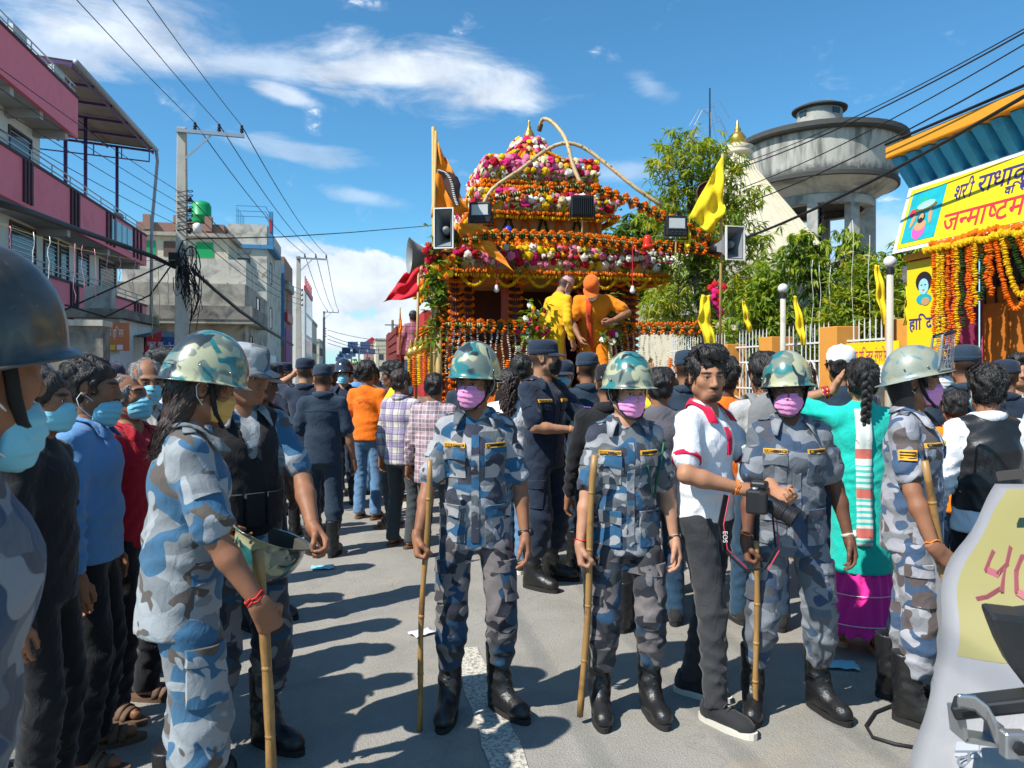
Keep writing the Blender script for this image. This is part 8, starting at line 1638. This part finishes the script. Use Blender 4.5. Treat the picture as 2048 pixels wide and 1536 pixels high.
for k in range(60):
 a_ = rr.uniform(-1.25, 1.25); x0 = .085*math.sin(a_); y0 = .03+.09*math.cos(a_); L_ = rr.uniform(.22, .36); ph = rr.uniform(0, 6); mb.tube([(x0*(1-.25*i/12)+.012*math.sin(i*1.6+ph), y0+.012*math.cos(i*1.6+ph)+.01*i/12, .06-L_*i/12) for i in range(13)], [.010]*11+[.007, .002], 5)
cu_ = mb.build('curls', HAIRB, t_.root, True); cu_.matrix_local = t_.MH; cu_['kind'] = 'stuff'
person('short haired man in dark tee right behind the curly hair', .08, 6.5, 175, 1.72, 1, 'b', top=dict(mat=BLACKC, sleeve='short'), bottom=dict(mat=JEAND, style='long'), foot='shoe', hair='short', group=gC)
person('person in orange shirt left of the curly hair', -.22, 6.7, 165, 1.64, 1, 'b', top=dict(mat=ORANGEC, sleeve='short'), bottom=dict(mat=JEAND, style='long'), foot='shoe_dark', hair='short', group=gC)
navy('navy officer in blue mask facing the camera below the float', .50, 7.1, -10, 1.665, 1, 'm', cap='base', mask='blue', head=(-6, -4, 0)); navy('broad navy officer with his back turned below the float', .60, 6.0, 182, 1.725, 1, 'b', NAVY2)
w_ = person('officer in black with purple shoulder bars behind the green lanyard', .60, 4.65, 165, 1.62, 1, 'b', top=dict(mat=BLACKC, sleeve='long', hem=.82, collar=BLACKC), bottom=dict(mat=BLACKC), hat=hat_cap(BLACKC), group=gN)
for k in range(3):
 q_ = w_.SHO[1].lerp(w_.T((.08, .01, 1.40)), .12+.2*k)+Vector((0, 0, .12)); H_ = w_.shf.hit(np.array([tuple(q_+Vector((0, y_, 0))) for y_ in (-.03, .03)]), (0, 0, -1), .3); MB().bar(Vector(H_[0].tolist())+Vector((0, 0, .010)), Vector(H_[1].tolist())+Vector((0, 0, .010)), .012, .006).build('shoulder_bar', mat('purple_braid', (.22, .12, .50), .7), w_.root)
person('person in grey hooded jacket behind the green lanyard officer', .93, 4.75, 178, 1.60, 1, 'b', top=dict(mat=HOOD, sleeve='long', hem=.78, loose=1.12), bottom=dict(mat=JEAND, style='long'), foot='shoe_dark', hair='short', group=gC)
person('man in yellow shirt stretching an arm toward the float', 1.28, 6.3, 176, 1.61, 1, 'b', arms=('hang', dict(w=(.12, -.14, 1.62), pole=(1, -.2, -.3), pose='relax', f=(-.1, -.1, 1), n=(0, -1, 0))), top=dict(mat=YELT, sleeve='short'), bottom=dict(mat=GREYT, style='long'), foot='sandal', hair='short', group=gC)
person('person holding an open palm up toward the float', .86, 6.6, 178, 1.58, 1, 'l', arms=('hang', dict(w=(.10, -.20, 1.62), pole=(1, -.2, -.4), pose='flat', f=(0, .05, 1), n=(0, -1, 0))), top=dict(mat=cloth_mat('teal_top', (.03, .2, .22)), sleeve='short'), bottom=dict(mat=GREYT, style='long'), foot='sandal', hair='short', group=gC)
y1 = navy('navy officer with an orange shoulder tab behind the photographer', 1.25, 5.35, 162, 1.725, 1, 'b', NAVY2); person('dark haired man between the photographer and the backpack', 1.42, 5.0, 170, 1.66, 1, 'd', top=dict(mat=ORANGEC, sleeve='short'), bottom=dict(mat=JEAND, style='long'), foot='shoe_dark', hair='bushy', group=gC)
a_ = y1.SHO[1]+Vector((-.03, 0, .12)); H_ = y1.shf.hit(np.array([tuple(a_+Vector((0, q_, 0))) for q_ in (-.03, .03)]), (0, 0, -1), .3); MB().bar(Vector(H_[0].tolist())+Vector((0, 0, .012)), Vector(H_[1].tolist())+Vector((0, 0, .012)), .03, .006).build('shoulder_tab', THORG, y1.root)
# ------------------------------------------------------------------ right crowd
aa = person('man with a grey backpack and camera strap round his neck', 1.56, 4.65, 178, 1.68, 1, 'b', feet=((-.10, 0, -8), (.12, -.12, 10)), top=dict(mat=cloth_mat('grey_print_shirt', (.42, .42, .41), .4), sleeve='short', hem=.84), bottom=dict(mat=JEAND, style='long'), foot='shoe_dark', hair='bushy', group=gC)
def backpack(p):
 base = wp(p, (0, .17, 1.0)); rt = empty('backpack', base, p.root.rotation_euler.z, 'flat grey backpack worn by the man in dark jeans', 'backpack'); BP = cloth_mat('backpack_grey', (.19, .19, .19), .12)
 f = Field((-.22, -.12, -.12), (.22, .14, .50), .012); f.cone((0, .0, .02), (0, .01, .34), .155, .145, .03, ey=.55); f.cone((0, .055, .0), (0, .05, .18), .12, .11, .03, ey=.45); V, Q = f.mesh(); link('bag', mesh_np('bag', relax(V, Q, 2, .4), Q), BP, rt)
 MB().tube([(-.11, .105, .22), (-.06, .112, .27), (0, .115, .28), (.06, .112, .27), (.11, .105, .22)], .004, 5).build('zip', M_BLK, rt, True); MB().tube([(-.05, .06, .46), (-.03, .07, .49), (.03, .07, .49), (.05, .06, .46)], .009, 6).build('handle', M_BLK, rt, True); MB().box(-.10, .10, .112, .118, .10, .112).build('pocket_band', M_BLK, rt)
 for s in (-1, 1): o = MB().sheet(lambda u_, v_: (s*(.075+.045*u_)+(v_-.5)*.055, -.05-.16*math.sin(u_*PI*.62), .40+.115*math.sin(u_*PI*.9)-.0*u_-.25*u_*u_), 10, 2).build('shoulder_strap', BP, rt, True); solid(o, .012)
 Mn = p.MH.copy(); n2 = MB().sheet(lambda u_, v_: (math.sin(R(-75+150*u_))*.070, math.cos(R(-75+150*u_))*.068+.02, -.155-.028*v_), 14, 1).build('camera_strap', M_STRAP, p.root, True); solid(n2, .004); n2.matrix_local = Mn; t_ = lettering('SONY', .026, Mn @ Matrix.Translation((.040, .096, -.180)) @ Matrix.Rotation(R(180), 4, 'Z') @ Matrix.Rotation(R(90), 4, 'X'), M_LETW, p.root, .0005, name='strap_lettering')
backpack(aa)
person('man in white baseball cap beyond the pink masked officers', 2.28, 5.2, 168, 1.74, 1, 'b', top=dict(mat=NAVY2, sleeve='short'), bottom=dict(mat=JEAND, style='long'), foot='shoe_dark', hair='short', hat=hat_cap(cloth_mat('white_cap', (.74, .73, .74)), 'base', cloth_mat('navy_brim', (.03, .03, .06))), group=gC)
ac = person('woman in turquoise kurta and magenta skirt shading her eyes', 1.99, 4.28, 174, 1.655, 0, 'm', feet=((-.09, .05, -10), (.10, -.12, 20)), head=(-6, 6, 0), arms=('hang', dict(w=(.135, -.08, 1.52), pole=(1, -.25, -.35), pose='flat', f=(-.45, -.1, .7), n=(0, .2, -.5))), top=dict(mat=TURQ, sleeve='short', hem=.47, loose=1.06, name='kurta'), bottom=dict(mat=MAG, style='skirt', zb=.13, rb=.24), foot='sandal_tan', hair='short', female=True, g=.93, group=gC)
mb = MB()
for k in range(3): mb.tube([((.020-.0002*i)*math.sin(i*.55+k*2.094), .128+.010*math.sin(i*1.1+k*4.19)-.001*i+.018*math.sin(i*.1), .06-.0125*i) for i in range(33)], [.0185-.0002*i for i in range(33)], 7)
br_ = mb.build('braid', HAIR, ac.root, True); br_.matrix_local = ac.MH; tie = MB().sph((0, .105, -.345), (.022, .022, .016), 10, 6).build('hair_tie', mat('hair_tie_pink', (.8, .1, .35), .6), ac.root, True); tie.matrix_local = ac.MH
for k, m_ in enumerate((THRED, M_GOLD, THRED, M_MM, M_GOLD)): band_(ac, 1, m_, .034+.001*k, .008*k)
def scarf_mat():
 t = NT('striped_scarf'); sx = t.n('ShaderNodeSeparateXYZ'); t.l(t.co(), sx.inputs[0]); zz = sx.outputs[2]; st = t.ramp(t.math('MULTIPLY', t.math('ADD', t.math('SINE', t.math('MULTIPLY', zz, 190.)), 1.), .5), [(.5, 0.), (.6, 1.)])
 lo = t.ramp(zz, [(.0, 1.), (1., 1.)]); c = t.mix(t.math('MULTIPLY', st, t.math('LESS_THAN', zz, 1.10)), (.62, .68, .64), (.05, .50, .42)); bd = t.math('LESS_THAN', t.math('ABSOLUTE', t.math('SUBTRACT', t.math('MODULO', t.math('ADD', zz, .02), .225), .06)), .028); c = t.mix(t.math('MULTIPLY', bd, t.math('LESS_THAN', zz, 1.2)), c, (.55, .13, .10)); fl_ = t.ramp(t.noise(22, 1, .5, 1.), [(.66, 0.), (.68, 1.)]); c = t.mix(t.math('MULTIPLY', fl_, t.math('GREATER_THAN', zz, 1.15)), c, (.35, .10, .07)); t.set(c, .85, sheen=.2); return t.m
def scarf(p):
 n = 26; G = [(.025+(j/4-.5)*.085, .5, 1.42-(.78*i/n)) for i in range(n+1) for j in range(5)]; H_ = p.shf.hit(np.array(G), (0, -1, 0), .7); V = [Vector(x)+Vector((0, .012+.006*math.sin(j*1.9+i*.35), 0)) for (i, j), x in zip([(i, j) for i in range(n+1) for j in range(5)], H_.tolist())]
 mb = MB(); mb.add(V, [(i*5+j, i*5+j+1, (i+1)*5+j+1, (i+1)*5+j) for i in range(n) for j in range(4)]); o = mb.build('scarf', scarf_mat(), p.root, True); solid(o, .004)
scarf(ac)
for k, zz in enumerate((.36, .20)): MB().tube([((.197+.045*k)*math.cos(t*2*PI/40), (.168+.038*k)*math.sin(t*2*PI/40), zz) for t in range(41)], .0025, 4).build('skirt_braid', M_LETW, ac.root, True)
navy('navy officer with cropped hair standing before the gate', 3.02, 5.0, 166, 1.75, 1, 'b', NAVY2, arms=('hang', 'hang')); navy('navy officer in mask looking left before the gate door', 3.30, 5.7, -40, 1.68, 1, 'm', mask='white'); navy('navy officer in reflective vest right of the gate pillar', 3.62, 5.5, 150, 1.66, 1, 'b', NAVY, head=(20, 0, 0))
person('bystander in amber tee behind the visored helmet officer', 2.86, 4.85, 160, 1.46, 1, 'b', top=dict(mat=ORK, sleeve='short'), bottom=dict(mat=JEAND, style='long'), foot='sandal', hair='short', group=gC)
ae = person('man in black satin waistcoat over a white shirt seen from behind', 2.50, 3.95, 172, 1.60, 0, 'b', head=(-8, -4, 0), arms=('hang2', dict(w=(-.02, -.14, 1.58), pole=(1, -.3, -.2), pose='half', f=(-.5, .3, .6), n=(-.3, 0, -.7))) if False else ('hang2', 'hang2'), top=dict(mat=WHITEC, sleeve='long', hem=.80, loose=1.08, collar=WHITEC), bottom=dict(mat=BLACKC, style='long'), foot='shoe_dark', hair='bushy', mask='blue', group=gC); vest(ae, mat('black_satin', (.014, .015, .017), .36, .3, 8, .3, 14), .92, 1.16, name='waistcoat')
person('young man in teal plaid shirt at the right edge', 4.02, 5.95, -20, 1.70, 1, 'm', top=dict(mat=PLAID3, sleeve='short', collar=PLAID3), bottom=dict(mat=JEAND, style='long'), foot='shoe_dark', hair='quiff', group=gC); person('person in pale blue shirt cut by the right edge', 3.35, 4.6, 178, 1.62, 1, 'b', top=dict(mat=cloth_mat('pale_blue_shirt', (.40, .48, .58)), sleeve='short'), bottom=dict(mat=GREYT, style='long'), foot='shoe_dark', hair='short', group=gC)
for i, (X, Y, lb, tm, fa, H) in enumerate([(2.5, 6.4, 'dark haired man in maroon shirt by the fence base', cloth_mat('maroon_shirt', (.12, .02, .03)), 175, 1.62), (1.8, 6.6, 'man in cream shirt in front of the orange posts', cloth_mat('cream_shirt', (.5, .45, .34)), 165, 1.64), (2.7, 7.3, 'person in green shirt in front of the fence banner', TURQ, 190, 1.58), (-.45, 7.6, 'man in dark blue tee left of the float opening', NAVY2, 170, 1.66), (.15, 7.8, 'person in white tee close under the float rail', WHITEC, 178, 1.62), (1.05, 7.5, 'man in brown shirt close under the float bouquet', cloth_mat('brown_shirt', (.16, .08, .05)), 182, 1.66), (3.2, 7.0, 'man in grey shirt between fence and visored officer', HOOD, 170, 1.64), (1.62, 7.7, 'boy in red shirt near the right float rail', REDS, 185, 1.5), (-2.7, 12.5, 'far walker in rust shirt down the street', cloth_mat('rust_shirt', (.4, .12, .05)), 10, 1.65), (-3.4, 14, 'far walker in white shirt down the street', WHITEC, 170, 1.66), (-3.0, 16, 'far walker in dark shirt near the red truck', NAVY2, 0, 1.66)]):
 person(lb, X, Y, fa, H, 2 if Y > 7.1 else 1, 'bdm'[i % 3], top=dict(mat=tm, sleeve='short'), bottom=dict(mat=[JEAND, GREYT, BLACKC][i % 3], style='long'), foot='sandal', hair=['short', 'bushy'][i % 2], group=gC)
# ------------------------------------------------------------------ on the float and the truck
man1 = person('man in yellow kurta and patterned topi bowing on the float', .52, 9.15, 128, 1.66, 1, 'm', lean=(10, 0), head=(0, -26, 0), arms=('hang2', 'hang2'), top=dict(mat=YELK, sleeve='long', hem=.52, loose=1.02, name='kurta'), bottom=dict(mat=YELK, style='long'), foot='sandal', hair='fade', hat=hat_cap(mat('topi_pink_pattern', (.55, .32, .30), .8, .35, 90), 'topi'), mask='blue', masklow=.03, z=1.12, group='devotees on the float')
man2 = person('man in amber tee and orange cap bending forward on the float', 1.02, 9.25, -12, 1.70, 1, 'b', lean=(30, 0), head=(0, -24, 0), arms=(dict(w=(-.14, -.40, .86), pole=(-1, .3, 0)), dict(w=(.24, -.34, 1.06), pole=(1, .4, 0), pose='half')), top=dict(mat=ORK, sleeve='short', hem=.80, loose=1.14), bottom=dict(mat=ORK, style='long'), foot='sandal', hair='fade', hat=hat_cap(cloth_mat('orange_cap', (.72, .13, .015)), 'base'), mask='white', masklow=.02, g=1.1, z=1.12, group='devotees on the float')
V_ = man2.shf.hit(np.array([(-.04+(j/3-.5)*.07, -.7, 1.34-.62*i/14) for i in range(15) for j in range(4)]), (0, 1, 0), .9); mb = MB(); mb.add([Vector(x)+Vector((0, -.014, 0)) for x in V_.tolist()], [(i*4+j, i*4+j+1, (i+1)*4+j+1, (i+1)*4+j) for i in range(14) for j in range(3)]); solid(mb.build('scarf', cloth_mat('vermilion_scarf', (.62, .06, .01), .2), man2.root, True), .005)
pk = at(826, HOR, 16.2); person('man in pink striped shirt standing in the red truck', pk.x, pk.y, -160, 1.66, 2, 'd', top=dict(mat=plaid('pink_stripe', (.35, .12, .18), (.12, .04, .08), (.5, .3, .3), 40.), sleeve='short'), bottom=dict(mat=JEAND, style='long'), foot='sandal', hair='short', z=1.21, group=gC)
# ------------------------------------------------------------------ draped vehicle at the right edge
def sheet_mat():
 t = NT('draped_banner_vinyl'); sx = t.n('ShaderNodeSeparateXYZ'); t.l(t.co(), sx.inputs[0]); c = t.mix(t.noise(3, 3), (.25, .25, .265), (.30, .30, .31)); t.set(c, .45, spec=.4)  # grey base puts the shade on the pale sheet into its colour
 t.b.inputs['Alpha'].default_value = .82; f = t.n('ShaderNodeTexNoise', Scale=5., Detail=4., Distortion=1.); t.l(t.co(), f.inputs[0]); t.bump(f.outputs[0], .25, .03); return t.m
M_SHT = sheet_mat(); M_SHY = mat('banner_shaded_yellow', (.25, .225, .085), .5, .1, 4); M_SHR = mat('banner_faded_red_print', (.34, .10, .12), .5, .1); M_SHG = mat('banner_faded_grey_print', (.30, .32, .36), .5, .1)  # yellow field dulled to match, shade put into its colour
def drape():
 rt = empty('vehicle_banner', (1.62, 1.9, 0), 0, 'pale vinyl banner with faded red letters draped over a parked vehicle', 'banner')
 L0 = [(1990, 968), (1955, 1030), (1920, 1110), (1893, 1200), (1872, 1300), (1850, 1400), (1830, 1500), (1800, 1640)]
 def edge(v_):
  f = min(v_*7, 6.999); i = int(f); q_ = f-i; return L0[i][0]+(L0[i+1][0]-L0[i][0])*q_, L0[i][1]+(L0[i+1][1]-L0[i][1])*q_
 def fn(u_, v_, o=0.):
  x, y = edge(v_); Y = 2.05-.42*v_-.25*u_; p = at(x, y, Y); p = p+Vector((.62*u_, -.28*u_, .03*u_)); return p+Vector((.012*math.sin(v_*13+u_*4), .016*math.sin(u_*9+v_*5)+.008*math.sin(v_*23-u_*17)-o, 0))-rt.location
 o = MB().sheet(lambda u_, v_: fn(u_, v_), 24, 30).build('sheet', M_SHT, rt, True); solid(o, .002)
 def sub(u0, u1, v0, v1, name, m, of, n=14): return MB().sheet(lambda a_, b_: fn(u0+(u1-u0)*a_, v0+(v1-v0)*b_, of), n, n).build(name, m, o, True)
 sub(.045, .55, .02, .58, 'yellow_field', M_SHY, .006)
 def stroke(pts, w_, m, name):
  mb = MB(); P_ = [Vector(fn(.10+(u_-.175)*.62, v_-.01, .012)) for u_, v_ in pts]
  for i in range(len(P_)-1): mb.bar(P_[i], P_[i+1]+(P_[i+1]-P_[i])*.1, w_, .002, Vector((0, 1, 0)))
  mb.build(name, m, o)
 for m, w_, of in ((M_SHR, .017, 0),):
  stroke([(.185, .275), (.185, .335), (.235, .345), (.265, .315), (.265, .265), (.265, .385), (.215, .42), (.175, .43)], w_, m, 'letter_y'); stroke([(.33, .29), (.31, .33), (.32, .39), (.37, .41), (.41, .38), (.42, .32), (.39, .285), (.33, .29)], w_, m, 'letter_o'); stroke([(.47, .29), (.47, .37), (.51, .40), (.55, .37), (.55, .28)], w_, m, 'letter_u')
 lettering('कहि', .07, Matrix.Translation(Vector(fn(.10, .87, .02))) @ Matrix.Rotation(R(90), 4, 'X'), M_SHG, o, .0005); sub(.10, .17, .80, .84, 'printed_block', M_SHG, .008, 4)
 v = empty('parked_vehicle', (1.75, 1.75, 0), 0, 'front of a parked vehicle with steel bumper bracket and dark mirror at the right edge', 'vehicle'); lo = v.location
 B = lambda px, py, Y: at(px, py, Y)-lo
 bevel(MB().bar(B(1908, 1416, 1.50), B(2120, 1392, 1.40), .07, .028).build('rubber_bumper', M_BLK, v), .006, 2)
 fr = MB()
 for a_, b_ in (((1912, 1416), (1918, 1470)), ((1918, 1470), (1985, 1480)), ((1985, 1480), (1988, 1440))): fr.bar(B(*a_, 1.50), B(*b_, 1.50), .008, .05, Vector((0, 1, 0)))
 fr.build('channel_end', M_STEEL, v)
 pts = [(1915, 1412), (1950, 1420), (1975, 1445), (1995, 1490), (2040, 1520), (2120, 1545)]; o2 = MB().sheet(lambda u_, v_: B(pts[min(5, int(u_*4.999)+1)][0]*(u_*4.999 % 1)+pts[int(u_*4.999)][0]*(1-(u_*4.999 % 1)), pts[min(5, int(u_*4.999)+1)][1]*(u_*4.999 % 1)+pts[int(u_*4.999)][1]*(1-(u_*4.999 % 1))+v_*(-22-30*u_), 1.45-.03*u_-.02*v_), 25, 4).build('steel_bracket', mat('brushed_steel', (.55, .56, .58), .28, .1, 30, metal=.9), v, True); solid(o2, .006)
 nb = B(2028, 1488, 1.38); bevel(MB().box(nb.x-.022, nb.x+.022, nb.y-.012, nb.y+.012, nb.z-.024, nb.z+.024).build('bolt_plate', M_STEEL, v), .003, 1); MB().lathe([(.0, 0), (.012, 0), (.012, .01), (.0, .012)], 6, Matrix.Translation(nb+Vector((0, -.012, 0))) @ Matrix.Rotation(R(90), 4, 'X'), False).build('bolt', M_IRON, v)
 mp = [(1978, 1228), (1990, 1262), (2005, 1300), (2025, 1340), (2060, 1385), (2110, 1385), (2110, 1228), (2048, 1236)]; P_ = [B(x, y, 1.42) for x, y in mp]; n = len(P_); mb = MB(); mb.add(P_+[p_+Vector((.03, .08, 0)) for p_ in P_], [tuple(range(n)), tuple(range(2*n-1, n-1, -1))]+[(i, n+i, n+(i+1) % n, (i+1) % n) for i in range(n)]); bevel(mb.build('mirror_shell', mat('mirror_black_mesh', (.025, .025, .026), .5, .5, 200), v), .01, 2)
 MB().bar(B(1998, 952, 1.85), B(2120, 940, 1.75), .03, .022).build('top_rail', mat('bracket_brown_steel', (.10, .085, .08), .4, metal=.6), v); MB().box(.12, .62, -.12, 1.6, .12, .78).build('body', M_SPK, v); MB().tube([B(2090, 950, 1.75), Vector((.36, .0, .7))], .02, 8).build('upright', M_IRON, v)
 for y in (.15, 1.2): MB().lathe([(.0, -.09), (.16, -.09), (.25, -.08), (.25, .08), (.16, .09), (.0, .09)], 18, Matrix.Translation((.36, y, .25)) @ Matrix.Rotation(R(90), 4, 'Y'), False).build('wheel', M_SOLE, v, True)
drape()
# ------------------------------------------------------------------ litter on the road
M_PAPER = mat('litter_paper', (.62, .64, .68), .7, .06, 8)
def litter(px, py, s, label, m, rz, n=5, name='paper_scrap', cat='litter'):
 Y = ground_Y(py); p = at(px, py, Y); p.z = .006; r_ = random.Random(px); o = MB().sheet(lambda u_, v_: ((u_-.5)*s*1.5, (v_-.5)*s, .012*abs(math.sin(u_*7+v_*4+px))), n, n).build(name, m, None, True); solid(o, .001); o.location = p; o.rotation_euler = (0, 0, R(rz)); tag(o, label, cat, 'litter on the asphalt')
litter(845, 1268, .10, 'crumpled white scrap near the knotted staff', M_PAPER, 40); litter(645, 1137, .12, 'flat pale blue mask dropped behind the helmet', MASKC['blue'], 10); litter(1490, 1195, .13, 'crushed clear wrapper behind the plain staff', M_PAPER, 70); litter(1680, 1333, .12, 'discarded blue mask beside the polished boot', MASKC['blue'], -10); litter(1344, 1180, .08, 'small blue wrapper behind the photographer', MASKC['blue'], 30); litter(1640, 1265, .05, 'tiny white scrap near the turquoise kurta', M_PAPER, 0)
cb = [at(x, y, ground_Y(y)) for x, y in ((1850, 1400), (1800, 1408), (1750, 1428), (1732, 1455), (1745, 1478), (1790, 1492), (1850, 1502))]
for p_ in cb: p_.z = .008
tag(MB().tube(cb, .008, 6).build('cable_shadow_loop', M_WIRE, None, True), 'black tube drawn as the shadow loop of a cable on the asphalt beside the draped banner', 'cable')  # dark tube laid on the road as the cast shadow of a cable
